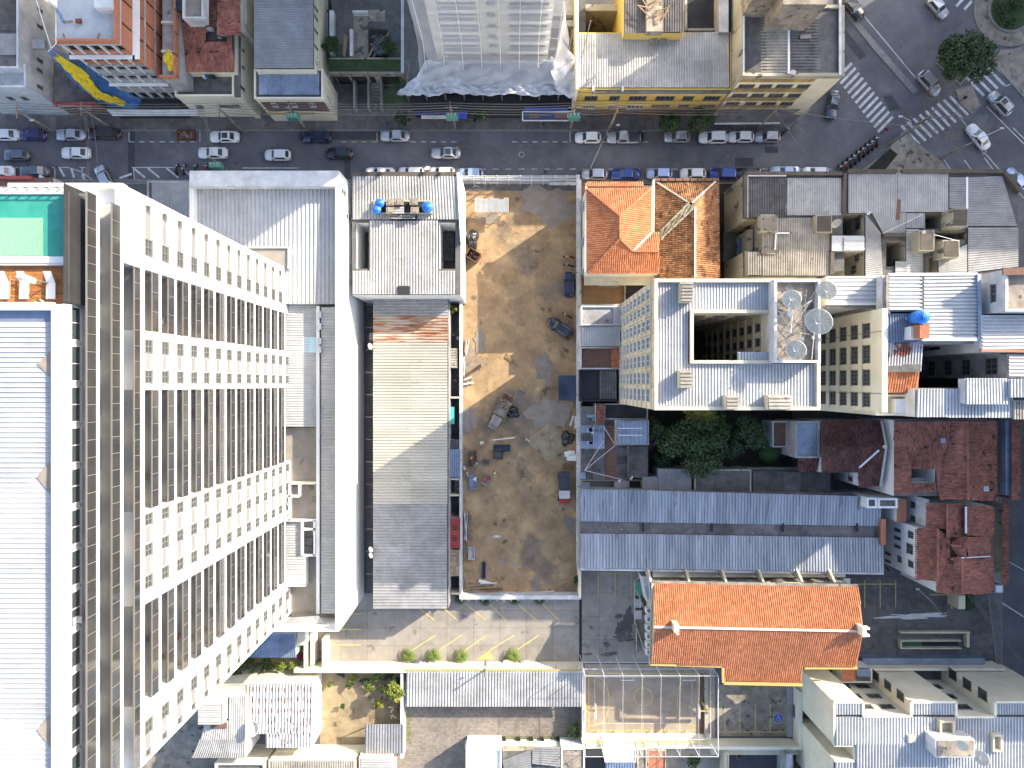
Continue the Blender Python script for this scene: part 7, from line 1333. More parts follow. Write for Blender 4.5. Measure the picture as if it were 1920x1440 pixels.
sheet('yard', R4(180, 1300, 418, 1520), 'concrete_old', .012)
sheet('dark_yard', R4(1366, 1400, 1472, 1500), 'asphalt_dark', .03); sheet('green_yard', R4(1486, 1400, 1530, 1500), 'dark_soil', .02); sheet('yard', R4(1248, 1398, 1362, 1500), 'concrete', .02); sheet('yard', R4(1094, 1396, 1135, 1500), 'asphalt_dark', .02)
# unseen blocks added to shade the junction and the right hand street
for q, h, l in (((92, 62, 200, 84), 50, 'long tall block added unseen beyond the top right to shade the junction'), ((86, -72, 100, -31), 19, 'block added unseen across the right hand street for its shade, lower one'), ((86, -30, 104, 14), 31, 'block added unseen across the right hand street for its shade, upper one')):
    t = T('apartment_block', l, 'apartment block', ((q[0] + q[2]) / 2, (q[1] + q[3]) / 2, 0)); B().box(q[0], q[1], 0, q[2], q[3], h).o('wall', t, m['cream']); B().box(q[0], q[1], h, q[2], q[3], h + .3).o('roof', t, m['concrete_dk'])
# ------------------------------------------------------------------ vehicles
def paint(n, c, met=.3, rough=.3): return flat('car_paint_' + n, c, rough, met, .6, .6)
PAINT = {k: paint(k, *v) for k, v in dict(white=((.66, .66, .66), 0), silver=((.42, .43, .46), .5), grey=((.12, .13, .16), .4), black=((.012, .013, .017), .2), blue=((.02, .05, .22), .4), navy=((.018, .022, .07), .4), purple=((.04, .03, .13), .4), brown=((.03, .018, .015), .3), ltblue=((.33, .42, .6), .3), slate=((.06, .075, .10), .4)).items()}
SH = {  # length, width, height, bonnet end, windscreen top, roof end, rear glass end, boot height
 'sedan': (4.5, 1.76, 1.46, .30, .44, .72, .86, .98), 'hatch': (3.9, 1.70, 1.50, .27, .41, .84, .96, .95), 'suv': (4.3, 1.82, 1.66, .27, .39, .88, .97, 1.0), 'pickup': (5.2, 1.85, 1.72, .25, .35, .58, .62, 1.0), 'wagon': (4.9, 1.8, 1.5, .26, .38, .88, .97, 1.0), 'van': (4.4, 1.78, 1.85, .17, .30, .93, .99, 1.0)}
CM = {}
def car_meshes(k):
    if k in CM: return CM[k]
    L, Wd, Hh, f1, f2, f3, f4, hb = SH[k]; zb = .92
    st = np.linspace(0, 1, 17); vs = []; fs = []; prof = 9
    for t in st:
        e = min(t, 1 - t) / .5; w = Wd / 2 * (1 - (1 - min(1, e / .34)) ** 2.4 * (.30 if t < .5 else .22)); x = L / 2 - t * L + (0)
        zt = .62 + (.86 - .62) * min(1, t / .06) ** .5 + .07 * min(1, t / f1) if t < f1 else .93
        if t > f4: zt = hb - .04 - max(0, t - .97) * 5
        zl = .28 + (.1 if t in (st[0], st[-1]) else 0)
        ring = [(-w * .94, zl), (-w, .5), (-w * .99, zt - .14), (-w * .9, zt - .02), (0, zt + .03), (w * .9, zt - .02), (w * .99, zt - .14), (w, .5), (w * .94, zl)]
        # bow of bumper: pull the middle out
        for y, z in ring: vs.append((x + (.12 if t == 0 else -.08 if t == 1 else 0) * (1 - abs(y) / (Wd / 2)), y, z))
    for i in range(16):
        for j in range(prof - 1): q = i * prof + j; fs.append((q, q + 1, q + prof + 1, q + prof))
    fs.append(tuple(range(prof - 1, -1, -1))); fs.append(tuple(16 * prof + j for j in range(prof)))
    for i in range(16): q = i * prof; fs.append((q, q + prof, q + 2 * prof - 1, q + prof - 1))
    body = mesh('body', vs, fs, PAINT['white'], smooth=True)
    X = lambda t: L / 2 - t * L
    wb, wt = Wd / 2 * .90, Wd / 2 * .73
    c0, c1 = (X(f1), X(f4 if k != 'pickup' else f4)), (X(f2), X(f3))
    bs = [(c0[0], -wb * .88), (c0[0] - .25, -wb), (c0[1] + .2, -wb), (c0[1], -wb * .84)]; bs = bs + [(x, -y) for x, y in bs[::-1]]
    tp = [(c1[0], -wt * .86), (c1[0] - .2, -wt), (c1[1] + .15, -wt), (c1[1], -wt * .88)]; tp = tp + [(x, -y) for x, y in tp[::-1]]
    cb = B(); n = 8; z0, z1 = .88, Hh
    v = [(x, y, z0) for x, y in bs] + [(x, y, z1 - (.05 if abs(x - c1[0]) < .01 or abs(x - c1[1]) < .01 else 0)) for x, y in tp]
    cb.v = v; cb.f = [(i, (i + 1) % n, n + (i + 1) % n, n + i) for i in range(n)] + [tuple(n + i for i in range(n))]; cb.m = [0] * (n + 1)
    cabin = cb.me('cabin', PAINT['white'])
    def glass(i0, i1, s0=.12, s1=.12, u0=.16, u1=.92):
        a, b_, c, d = (Vector(v[i]) for i in (i0, i1, n + i1, n + i0)); nn = (b_ - a).cross(d - a).normalized() * -.018
        f = lambda s, t: tuple(a.lerp(b_, s).lerp(d.lerp(c, s), t) + nn)
        return [f(s0, u0), f(1 - s1, u0), f(1 - s1, u1), f(s0, u1)]
    ws = B(); q = [Vector(v[7]), Vector(v[0]), Vector(v[8]), Vector(v[15])]
    def quadglass(i0, i1, **kw):
        g = B(); g.poly(glass(i0, i1, **kw)); return g.me('glass', m['glass'])
    ws = quadglass(7, 0, s0=.05, s1=.05, u0=.05, u1=.95); rw_ = quadglass(3, 4, s0=.08, s1=.08, u0=.12, u1=.9)
    sl = quadglass(1, 2, s0=.06, s1=.04); sr = quadglass(5, 6, s0=.04, s1=.06)
    wh = B(); wh.tube([(0, -.11, 0), (0, .11, 0)], .31, 14); wheel = wh.me('wheel', m['tyre'], True); rm = B(); rm.tube([(0, -.12, 0), (0, .12, 0)], .18, 10); rim = rm.me('rim', m['chrome'])
    lp = B().box(-.14, -.16, -.07, .05, .16, .07).me('headlight', m['lamp']); tl = B().box(-.03, -.12, -.08, .08, .12, .1).me('tail_light', m['lamp_red'])
    mr = B().box(-.09, -.1, -.06, .09, .1, .07).me('mirror', PAINT['black']); pt = B().box(-.01, -.24, -.06, .01, .24, .06).me('number_plate', m['white_dirty'])
    CM[k] = (body, cabin, ws, rw_, sl, sr, wheel, rim, lp, tl, mr, pt); return CM[k]
PM = {}
def pm(me, p):
    if (me.name, p) not in PM: c = me.copy(); c.materials[0] = PAINT[p]; PM[(me.name, p)] = c
    return PM[(me.name, p)]
def car(x, y, ang, kind, col, label, z=.01, group=None, sunroof=False, scale=1.0):
    c = P(x, y, 0.9); t = T(kind + '_car' if kind in ('hatch',) else {'sedan': 'sedan', 'suv': 'suv', 'pickup': 'pickup_truck', 'wagon': 'station_wagon', 'van': 'van'}[kind], label, {'pickup': 'pickup truck', 'van': 'van'}.get(kind, 'car'), (c[0], c[1], z), R(ang), group)
    t.scale = (scale,) * 3
    if kind == 'hatch': t.name = 'hatchback'
    L, Wd, Hh, f1, f2, f3, f4, hb = SH[kind]; b, cb, ws, rw_, sl, sr, wh, rm, lp, tl, mr, pt = car_meshes(kind)
    ORG[t.name] = (0, 0, 0)
    O('body', pm(b, col), t); O('cabin', pm(cb, col), t); O('windscreen', ws, t); O('rear_window', rw_, t); O('side_window', sl, t); O('side_window', sr, t)
    for sx in (L * .5 - .82, -L * .5 + .85):
        for sy in (-1, 1): w = O('wheel', wh, t, (sx, sy * (Wd / 2 - .12), .31)); O('rim', rm, w)
    for sy in (-1, 1): O('headlight', lp, t, (L / 2 - .16, sy * Wd * .31, .68)); O('tail_light', tl, t, (-L / 2 + .06, sy * Wd * .37, .78)); O('mirror', mr, t, (L / 2 - L * f2 + .35, sy * (Wd / 2 + .06), .98))
    O('number_plate', pt, t, (-L / 2 - .07, 0, .55))
    if sunroof: B().box(L / 2 - L * f2 - 1.0, -.42, Hh + .0, L / 2 - L * f2 - .15, .42, Hh + .015).o('sunroof', t, m['glass'])
    if kind == 'pickup':
        bx = B().box(-L / 2 + .15, -Wd * .42, .97, L / 2 - L * f4 - .12, Wd * .42, 1.03); bx.o('cargo_bed_cover', t, m['tarp_black'])
    if kind == 'suv' and col in ('black', 'silver'):
        for sy in (-1, 1): B().bar((L / 2 - L * f2 - .25, sy * Wd * .33, Hh + .05), (L / 2 - L * f3 + .2, sy * Wd * .33, Hh + .05), .05).o('roof_rail', t, m['chrome'])
    return t
gn, gm, gs = 'cars parked along the north kerb', 'cars driving down the street', 'cars parked along the south kerb'
for x, y, a, k, c_, l, g in [
 (7, 252, 180, 'sedan', 'white', 'white sedan cut by the left edge at the north kerb', gn), (60, 252, 180, 'hatch', 'purple', 'dark purple car at the north kerb, between two pale sedans at the left', gn), (131, 252, 180, 'sedan', 'silver', 'silver sedan at the north kerb left of the long black wagon', gn), (193, 250, 180, 'wagon', 'brown', 'long black brown wagon at the north kerb near the poles', gn),
 (420, 256, 180, 'sedan', 'white', 'white sedan with dark sunroof at the north kerb, below the red tiled house', gn), (593, 256, 180, 'suv', 'navy', 'dark navy car at the north kerb, below the striped blue roof', gn), (740, 254, 180, 'sedan', 'silver', 'silver sedan alone at the north kerb below the palm', gn), (1103, 257, 180, 'hatch', 'white', 'white hatchback at the north kerb, first below the yellow building', gn), (1170, 257, 180, 'pickup', 'silver', 'silver pickup truck with dark cargo bed below the yellow building', gn),
 (1270, 256, 180, 'hatch', 'silver', 'silver hatchback half under the left street tree', gn), (1338, 257, 180, 'suv', 'white', 'white car half under the right street tree', gn), (1390, 256, 180, 'hatch', 'white', 'white hatchback at the north kerb, second from the junction', gn), (1440, 256, 180, 'hatch', 'silver', 'silver car at the north kerb nearest the junction', gn),
 (29, 290, 180, 'hatch', 'grey', 'dark grey hatchback driving left, nearest the left edge', gm), (141, 286, 180, 'sedan', 'white', 'white sedan driving left behind the dark grey hatchback', gm), (398, 286, 180, 'sedan', 'white', 'white sedan driving left beside the green transformer pole', gm), (520, 290, 180, 'hatch', 'white', 'white hatchback driving between a white sedan and a black car', gm), (636, 287, 180, 'hatch', 'black', 'black hatchback driving in the street', gm), (836, 286, 180, 'sedan', 'silver', 'silver sedan with black sunroof driving in the street', gm),
 (-2, 321, 180, 'sedan', 'white', 'white car cut by the left edge at the south kerb', gs), (62, 320, 180, 'sedan', 'grey', 'grey sedan at the south kerb by the rooftop pool', gs), (193, 331, 118, 'hatch', 'silver', 'silver hatchback turned across the hatched bay above the white tower', gs),
 (712, 324, 180, 'sedan', 'white', 'white car mostly hidden behind the dishes of the ribbed roof, leftmost', gs), (771, 323, 180, 'hatch', 'white', 'white car half hidden by the ribbed roof, middle of three', gs), (828, 323, 180, 'hatch', 'white', 'white car half hidden by the ribbed roof, rightmost of three', gs), (882, 325, 180, 'hatch', 'ltblue', 'pale blue hatchback at the corner of the earth lot gate', gs),
 (1115, 326, 180, 'hatch', 'silver', 'silver hatchback above the orange tiled roof, left', gs), (1173, 326, 180, 'sedan', 'blue', 'blue sedan above the orange tiled roof', gs), (1237, 325, 180, 'hatch', 'ltblue', 'pale hatchback above the brown tiled roof, right of the blue sedan', gs), (1300, 325, 180, 'hatch', 'white', 'white car above the middle of the brown tiled roof', gs), (1357, 326, 180, 'suv', 'blue', 'blue car at the right end of the brown tiled roof', gs), (1402, 325, 180, 'sedan', 'black', 'black car half hidden behind the dark ribbed roof at the south kerb', gs), (1473, 322, 180, 'sedan', 'ltblue', 'light blue sedan above the pale ribbed roofs near the junction', gs), (1530, 323, 180, 'hatch', 'white', 'white car half hidden above the pale ribbed roofs, nearest the motorcycles', gs),
 (1563, 195, 260, 'sedan', 'slate', 'dark slate sedan turning at the corner building', None), (1600, 12, 310, 'sedan', 'black', 'black sedan at the top edge beside the corner building', None), (1760, 12, 310, 'hatch', 'silver', 'silver hatchback at the top edge on the avenue', None), (1744, 155, 312, 'suv', 'silver', 'silver car on the avenue left of the big junction tree', None), (1877, 193, 132, 'suv', 'silver', 'silver suv with dark sunroof waiting at the right hand crossing', None), (1836, 256, 128, 'sedan', 'white', 'white sedan on the avenue below the bare tree', None), (1906, 335, 130, 'hatch', 'ltblue', 'pale blue car at the right edge beside the angled roof', None),
 (1067, 534, 90, 'hatch', 'navy', 'dark navy car parked against the wall in the earth lot', None), (1050, 615, 145, 'suv', 'black', 'black suv with roof rails parked askew in the earth lot', None)]:
    car(x, y, a, k, c_, l, z=.16 if 870 < x < 1085 and y > 400 else .015, group=g, sunroof='sunroof' in l)
for i, (x, l) in enumerate(((782, 'car parked under the long carport, leftmost'), (812, 'white car under the long carport, left'), (952, 'white car under the middle of the long carport'), (985, 'silver car under the long carport, right'))): car(x, 1263, 90, 'hatch', ('grey', 'white', 'white', 'silver')[i], l, z=.04, group='cars parked under the carport')
# flatbed lorry with rubble, and the lorry by the wall
def rubble(name, parent, cx, cy, w, l, ang, z0, n, mt, s=.22, seed=1, up=.5):
    rg = random.Random(seed); b = B(); ca, sa = math.cos(ang), math.sin(ang)
    for k in range(n):
        u, v = rg.uniform(-w, w), rg.uniform(-l, l); h = up * (1 - max(abs(u) / w, abs(v) / l)) * rg.random(); x, y = cx + u * ca - v * sa, cy + u * sa + v * ca; r = rg.uniform(.4, 1) * s; a = Vector((rg.uniform(-1, 1), rg.uniform(-1, 1), rg.uniform(-.4, .4))).normalized() * r
        p = Vector((x, y, z0 + h)); b.bar(p - a, p + a, r * 1.1, r * .7)
    o = b.o(name, parent, mt, kind='stuff'); return o
def part_box(root, name, x0, y0, z0, x1, y1, z1, mt): return B().box(x0, y0, z0, x1, y1, z1).o(name, root, mt)
c = P(940, 770, 1.2); tr = T('flatbed_truck', 'old flatbed truck heaped with reddish rubble, standing askew in the earth lot', 'truck', (c[0], c[1], .12), R(-115)); ORG[tr.name] = (0, 0, 0)
part_box(tr, 'load_bed', -1.0, -1.15, .9, 3.4, 1.15, 1.05, m['metal_tan']); part_box(tr, 'cab', -3.0, -.95, .5, -1.2, .95, 2.0, m['metal_tan']); part_box(tr, 'bonnet', -3.7, -.85, .5, -3.0, .85, 1.2, m['metal_tan'])
for sy in (-1.15, 1.07): part_box(tr, 'bed_side', -1.0, sy, 1.05, 3.4, sy + .08, 1.5, m['wood'])
for sx in (-2.6, 1.2, 2.3):
    for sy in (-.95, .95): b = B(); b.tube([(sx, sy - .13, .45), (sx, sy + .13, .45)], .45, 14); b.o('wheel', tr, m['tyre'])
rb = rubble('rubble_load', tr, 1.4, 0, .95, 1.0, 0, 1.2, 60, m['rubble'], .3, 3); rubble('rubble_load', tr, 2.4, 0, .8, .9, 0, 1.2, 40, m['rust'], .26, 4)
tr.rotation_euler[2] = R(62); tr.scale = (.84, .84, .9)
c = P(1058, 915, 1.3); t2 = T('lorry', 'lorry with dark covered load and red cab by the right wall of the lot', 'lorry', (c[0], c[1], .12), R(-90)); ORG[t2.name] = (0, 0, 0)
part_box(t2, 'covered_load', -2.5, -.85, .8, .2, .85, 1.9, m['tarp_black']); part_box(t2, 'cab_roof', .3, -.8, .7, 1.5, .8, 2.1, m['white_dirty']); part_box(t2, 'bonnet', 1.5, -.78, .5, 2.3, .78, 1.2, m['red']); part_box(t2, 'windscreen', 1.46, -.7, 1.3, 1.56, .7, 1.95, m['glass']); part_box(t2, 'bumper', 2.3, -.8, .4, 2.6, .8, .7, m['frame'])
for sx in (-1.7, 1.8):
    for sy in (-.8, .8): b = B(); b.tube([(sx, sy - .12, .4), (sx, sy + .12, .4)], .4, 14); b.o('wheel', t2, m['tyre'])
# rusty skip, dumpsters, barrows
def skip(x, y, ang, w, l, h, mt, label, name='skip', cat='skip', z=.12, load=None):
    c = P(x, y, h); t = T(name, label, cat, (c[0], c[1], z), R(ang)); ORG[t.name] = (0, 0, 0); e = .08
    b = B(); b.box(-w, -l, .1, w, l, .18)
    for q in ((-w, -l, -w + e, l), (w - e, -l, w, l), (-w + e, -l, w - e, -l + e), (-w + e, l - e, w - e, l)): b.box(q[0], q[1], .18, q[2], q[3], h)
    b.o('tub', t, m[mt]); r = B(); r.bar((-w, -l, h), (w, -l, h), .1).bar((-w, l, h), (w, l, h), .1); r.o('rim', t, m[mt])
    if load: rubble('load', t, 0, 0, w * .7, l * .7, 0, .3, 18, m[load], .16, 7, .3)
    return t
skip(887, 478, -33, 1.0, .75, 1.9, 'rust', 'rusty brown skip with white rubbish against the left wall of the earth lot', load='white_dirty')
for x, y, a, w, l, mt, lb, ld in ((886, 860, 3, .65, 1.2, 'metal_dk', 'dark mortar trough with a worker beside it, left side of the earth lot', 'rust'), (887, 903, 5, .6, 1.1, 'metal_blue', 'blue grey mortar trough, lower left of the earth lot', None), (934, 852, -2, .8, .75, 'concrete_dk', 'grey tipping tub in the middle of the earth lot', None), (911, 866, 0, .5, .35, 'metal_dk', 'small grey barrow tub between the two mortar troughs', None), (913, 899, -32, .45, .85, 'metal_tan', 'tan handcart with a pink sack aboard, middle of the earth lot', 'red'), (941, 846 - 6, 0, 1.3, .5, 'tarp_navy', 'long navy trough under a white beam in the earth lot', None), (884, 1037, 0, .5, .95, 'metal_white', 'pale blue tray lying in the lower left of the earth lot', None), (907, 1069, 0, .28, 1.25, 'tarp_navy', 'narrow navy box lying near the bottom left of the earth lot', None)): skip(x, y, a, w, l, .5, mt, lb, 'trough', 'trough', load=ld)
# tarp canopy, corrugated sheets, black plastic heaps
cn = T('canopy_tent', 'square navy tarp canopy against the right wall of the earth lot', 'canopy', (*P(1064, 728)[:2], 0)); a, c = P(1047, 751, 2.4), P(1083, 704, 2.4)
b = B(); N_ = 10
for i in range(N_ + 1):
    for j in range(N_ + 1): u, v = i / N_, j / N_; b.v.append((a[0] + (c[0] - a[0]) * u, a[1] + (c[1] - a[1]) * v, 2.4 - .25 * math.sin(u * 3.14) * math.sin(v * 3.14) + .05 * math.sin(7 * u + 5 * v)))
for i in range(N_):
    for j in range(N_): q = i * (N_ + 1) + j; b.f.append((q, q + N_ + 1, q + N_ + 2, q + 1)); b.m.append(0)
b.o('tarp', cn, m['tarp_navy'], True)
for x, y in ((a[0], a[1]), (c[0], a[1]), (a[0], c[1]), (c[0], c[1])): strip(cn, 'pole', (x, y, 0), (x, y, 2.4), .08, .08, 'steel')
sr_ = T('site_shelter', 'low shelter roofed with overlapping white corrugated sheets at the top of the earth lot', 'shelter', (*P(921, 385)[:2], 0))
for i in range(7): x0 = 890 + i * 9; y0 = 371 + (i % 3) * 1.6; sheets(sr_, [(x0, y0), (x0 + 9.6, y0), (x0 + 9.6, 399), (x0, 398)], 2.2 + .02 * i, 'v', 'metal_white', .22, .05, (2, 6))
for x, y in ((892, 374), (950, 376), (892, 396), (950, 396)): strip(sr_, 'post', P(x, y, 0), P(x, y, 2.1), .1, .1, 'wood')
def heap(x, y, rx, ry, h, mt, label, name, cat, seed=1, z=.1):
    c = P(x, y, h / 2); rg = random.Random(seed); b = B(); nr, na = 9, 26; ph = [rg.uniform(0, 6) for _ in range(8)]
    for i in range(nr + 1):
        t = i / nr
        for j in range(na): a = 2 * math.pi * j / na; k = 1 + .14 * math.sin(3 * a + ph[0]) + .1 * math.sin(5 * a + ph[1]); r = t * k; z_ = h * (1 - t ** 2.6) * (1 + .22 * math.sin(4 * a + ph[2] + 5 * t) + .15 * math.sin(9 * a + ph[3] - 8 * t)); b.v.append((c[0] + rx * r * math.cos(a), c[1] + ry * r * math.sin(a), z + max(0, z_) + rg.uniform(0, .05)))
    for i in range(nr):
        for j in range(na): j2 = (j + 1) % na; b.f.append((i * na + j, i * na + j2, (i + 1) * na + j2, (i + 1) * na + j)); b.m.append(0)
    o = b.o(name, None, m[mt], True); tag(o, label, cat); return o
heap(885, 449, 1.0, 1.7, .9, 'tarp_black', 'heap under shiny black plastic against the upper left wall of the earth lot', 'covered_heap', 'heap', 2); heap(960, 773, 1.15, .95, 1.0, 'tarp_black', 'heap under black plastic beside the rubble truck', 'covered_heap', 'heap', 5); heap(1064, 822, 1.1, 1.15, 1.1, 'tarp_black', 'heap under black plastic against the right wall of the earth lot', 'covered_heap', 'heap', 8)
heap(1032, 828, 2.8, 3.0, .35, 'soil', 'low mound of yellowish sand near the right wall of the earth lot', 'sand_mound', 'mound', 6, .06); heap(978, 733, .55, .45, .3, 'rubble', 'small pale rubble heap above the truck in the earth lot', 'rubble_heap', 'heap', 9)
c = P(905, 683, 2.5); t = T('drum', 'tall concrete pipe standing on end in the sunlit part of the earth lot', 'pipe', (*P(901, 686)[:2], 0)); q = P(901, 686); B().cyl(q[0], q[1], 0, 1.9, .26, 16).o('pipe_wall', t, m['concrete_old']); B().cyl(q[0], q[1], 1.9, 1.92, .2, 14).o('pipe_mouth', t, m['dark'])
# timber, boards, poles
def boards(x, y, ang, n, l, w, mt, label, name='timber_stack', cat='timber', spread=.35, seed=1, z=.12, piece='board'):
    c = P(x, y); t = T(name, label, cat, (c[0], c[1], z)); rg = random.Random(seed); ORG[t.name] = (0, 0, 0)
    for k in range(n):
        a = R(ang + rg.uniform(-9, 9)); ox, oy = rg.uniform(-spread, spread), rg.uniform(-spread, spread); ll = l * rg.uniform(.75, 1); d = Vector((math.cos(a), math.sin(a), 0)) * ll / 2
        p = Vector((ox, oy, .06 + .05 * k)); B().bar(p - d, p + d, w, .06).o(piece, t, m[mt] if isinstance(mt, str) else m[rg.choice(mt)])
boards(880, 1082, -80, 3, 2.6, 1.4, ['wood', 'metal_tan'], 'stack of large tan plywood boards in the lower left corner of the earth lot', 'board_stack', spread=.3); boards(905, 1102, -6, 12, 5.5, .25, ['wood', 'brick_dk', 'concrete_old'], 'long timbers heaped against the bottom wall of the earth lot', spread=.7, seed=4); boards(915, 1094, -8, 2, 3.2, .5, ['pale_steel'], 'pale metal planks near the bottom left of the earth lot', seed=6, spread=.15)
boards(873, 985, 88, 14, 4.5, .12, ['wood', 'white_dirty', 'concrete_old'], 'scattered thin poles along the left wall, middle of the lot', spread=.7, seed=8); boards(873, 1035, 80, 10, 4, .12, ['wood', 'concrete_old'], 'scattered brown poles along the left wall, lower lot', spread=.7, seed=9); boards(872, 650, 86, 8, 2.2, .16, ['white_dirty', 'brick'], 'sunlit iron bars and tubes stacked by the left wall', spread=.6, seed=10); boards(868, 688, 84, 5, 3.2, .1, ['pale_steel'], 'thin pale pipes leaning by the sunlit left wall', spread=.4, seed=11); boards(877, 714, 10, 9, 1.4, .2, ['white_dirty', 'concrete_old'], 'small heap of pale concrete scraps by the left wall', spread=.5, seed=12); boards(960, 676, -40, 3, 2.8, .18, ['wood'], 'two timber planks at the tip of the sunlit patch', spread=.2, seed=14)
boards(945, 822, -2, 1, 4.4, .16, ['white'], 'long white beam laid over the navy trough', spread=.01, seed=15, z=.75); boards(1075, 790, 80, 6, 2.2, .3, ['white_dirty', 'wood'], 'pale boxes and boards against the right wall, upper group', spread=.5, seed=16); boards(1067, 855, 0, 6, 1.4, .8, ['white_dirty', 'metal_blue', 'white'], 'pile of white and blue sheets against the right wall', spread=.5, seed=17); boards(1066, 874, 0, 2, 1.8, .9, ['brick_dk', 'concrete_dk'], 'flat brownish pallet above the lorry', spread=.1, seed=18); boards(932, 1006, 4, 5, 1.2, .06, ['pale_steel'], 'little steel rack lying in the lower lot', spread=.3, seed=19); boards(1025, 1111, -2, 3, 2.2, .3, ['black', 'white_dirty', 'brick'], 'dark and pale boards by the bottom right corner of the lot', spread=.3, seed=20)
sc_ = B(); rg = random.Random(77)
for k in range(420):
    x, y = rg.uniform(868, 1080), rg.uniform(410, 1105); c = P(x, y); s_ = rg.uniform(.03, .10); sc_.bar((c[0], c[1], .1), (c[0] + rg.uniform(-.15, .15), c[1] + rg.uniform(-.15, .15), .16), s_)
r = sc_.o('scattered_stones', None, m['cement']); tag(r, 'stones and scraps scattered over the bare earth lot', 'stones', kind='stuff')
# motorcycles
def motorbike(x, y, ang, col, label, group=None, z=.01):
    c = P(x, y, .6); t = T('motorcycle', label, 'motorcycle', (c[0], c[1], z), R(ang), group); ORG[t.name] = (0, 0, 0)
    for sx in (-.62, .66): b = B(); b.tube([(sx, -.06, .3), (sx, .06, .3)], .3, 14); b.o('wheel', t, m['tyre'])
    b = B(); b.tube([(-.5, 0, .55), (0, 0, .62), (.35, 0, .78)], [.1, .17, .12], 8); b.o('tank', t, m[col]); B().tube([(-.75, 0, .72), (-.3, 0, .78), (.0, 0, .74)], [.09, .14, .1], 8).o('seat', t, m['black']); B().bar((.66, 0, .3), (.42, 0, .95), .08).o('fork', t, m['chrome']); B().bar((.42, -.36, .98), (.42, .36, .98), .05).o('handlebar', t, m['chrome']); B().box(-.2, -.14, .25, .25, .14, .52).o('engine', t, m['frame']); B().tube([(.5, 0, .8), (.62, 0, .8)], [.1, .07], 8).o('headlight', t, m['lamp'])
gb = 'motorcycles parked in a row by the traffic island'
for i in range(9): motorbike(1578 + i * 8.2, 318 - i * 6.6, 118 - i * 2, ('black', 'red', 'tarp_navy', 'frame')[i % 4], 'dark motorcycle in the slanted row by the junction island, %s' % ('first at the lower left', 'second', 'third', 'fourth', 'middle', 'sixth', 'seventh', 'eighth', 'last at the upper right')[i], gb)
gb2 = 'motorcycles parked by the podium roof edge'
for i, x in enumerate((331, 345, 366, 386, 394, 402, 412)): motorbike(x, 317, 80, ('black', 'frame', 'tarp_navy', 'red', 'black', 'tarp_blue', 'black')[i], 'motorcycle parked by the white podium edge, %s' % ('leftmost', 'second from left', 'blue and alone in the middle', 'left of a tight group', 'second of a tight group', 'bluish in a tight group', 'beside the green transformer')[i], gb2)
motorbike(1067, 482, 172, 'orange', 'orange and white motorcycle in the earth lot, upper of two', z=.14); motorbike(1068, 498, 168, 'black', 'black motorcycle in the earth lot, below the orange one', z=.14); motorbike(1064, 592, 150, 'red', 'red motorcycle beside the black suv in the earth lot', z=.14); motorbike(1205, 253, 92, 'black', 'black motorcycle behind the pickup truck, north kerb', z=.02); motorbike(1473, 246, 50, 'black', 'black motorcycle at the kerb below the corner building', z=.02)
# market cart and kiosk on the right street
ck = T('kiosk', 'white boxy cart parked under the red tiled house at the right hand street', 'cart', (*P(1872, 1104)[:2], 0)); a, c = P(1865, 1112, 1.8), P(1881, 1096, 1.8); B().box(a[0], a[1], .3, c[0], c[1], 1.8).o('box', ck, m['metal_blue']); B().box(a[0] + .15, a[1] + .15, 1.8, c[0] - .15, c[1] - .15, 1.9).o('lid', ck, m['white'])
for sx in (a[0] + .2, c[0] - .2): b = B(); b.tube([(sx, a[1] - .05, .3), (sx, a[1] + .1, .3)], .3, 10); b.o('wheel', ck, m['tyre'])
dk = B(); rg = random.Random(3)
for k in range(30): c = P(1242 - 600 + 0, 0); 
skp = T('debris_skip', 'open skip full of pale rubble in the street below the unfinished building', 'skip', (*P(347, 252)[:2], 0)); a, c = P(331, 260, .9), P(363, 243, .9)
for q in ((a[0], a[1], a[0] + .08, c[1]), (c[0] - .08, a[1], c[0], c[1]), (a[0], a[1], c[0], a[1] + .08), (a[0], c[1] - .08, c[0], c[1])): B().box(q[0], q[1], 0, q[2], q[3], .9).o('side_panel', skp, m['rust'])
rubble('rubble', skp, (a[0] + c[0]) / 2, (a[1] + c[1]) / 2, 1.1, .55, 0, .5, 90, m['rubble'], .16, 9, .5)

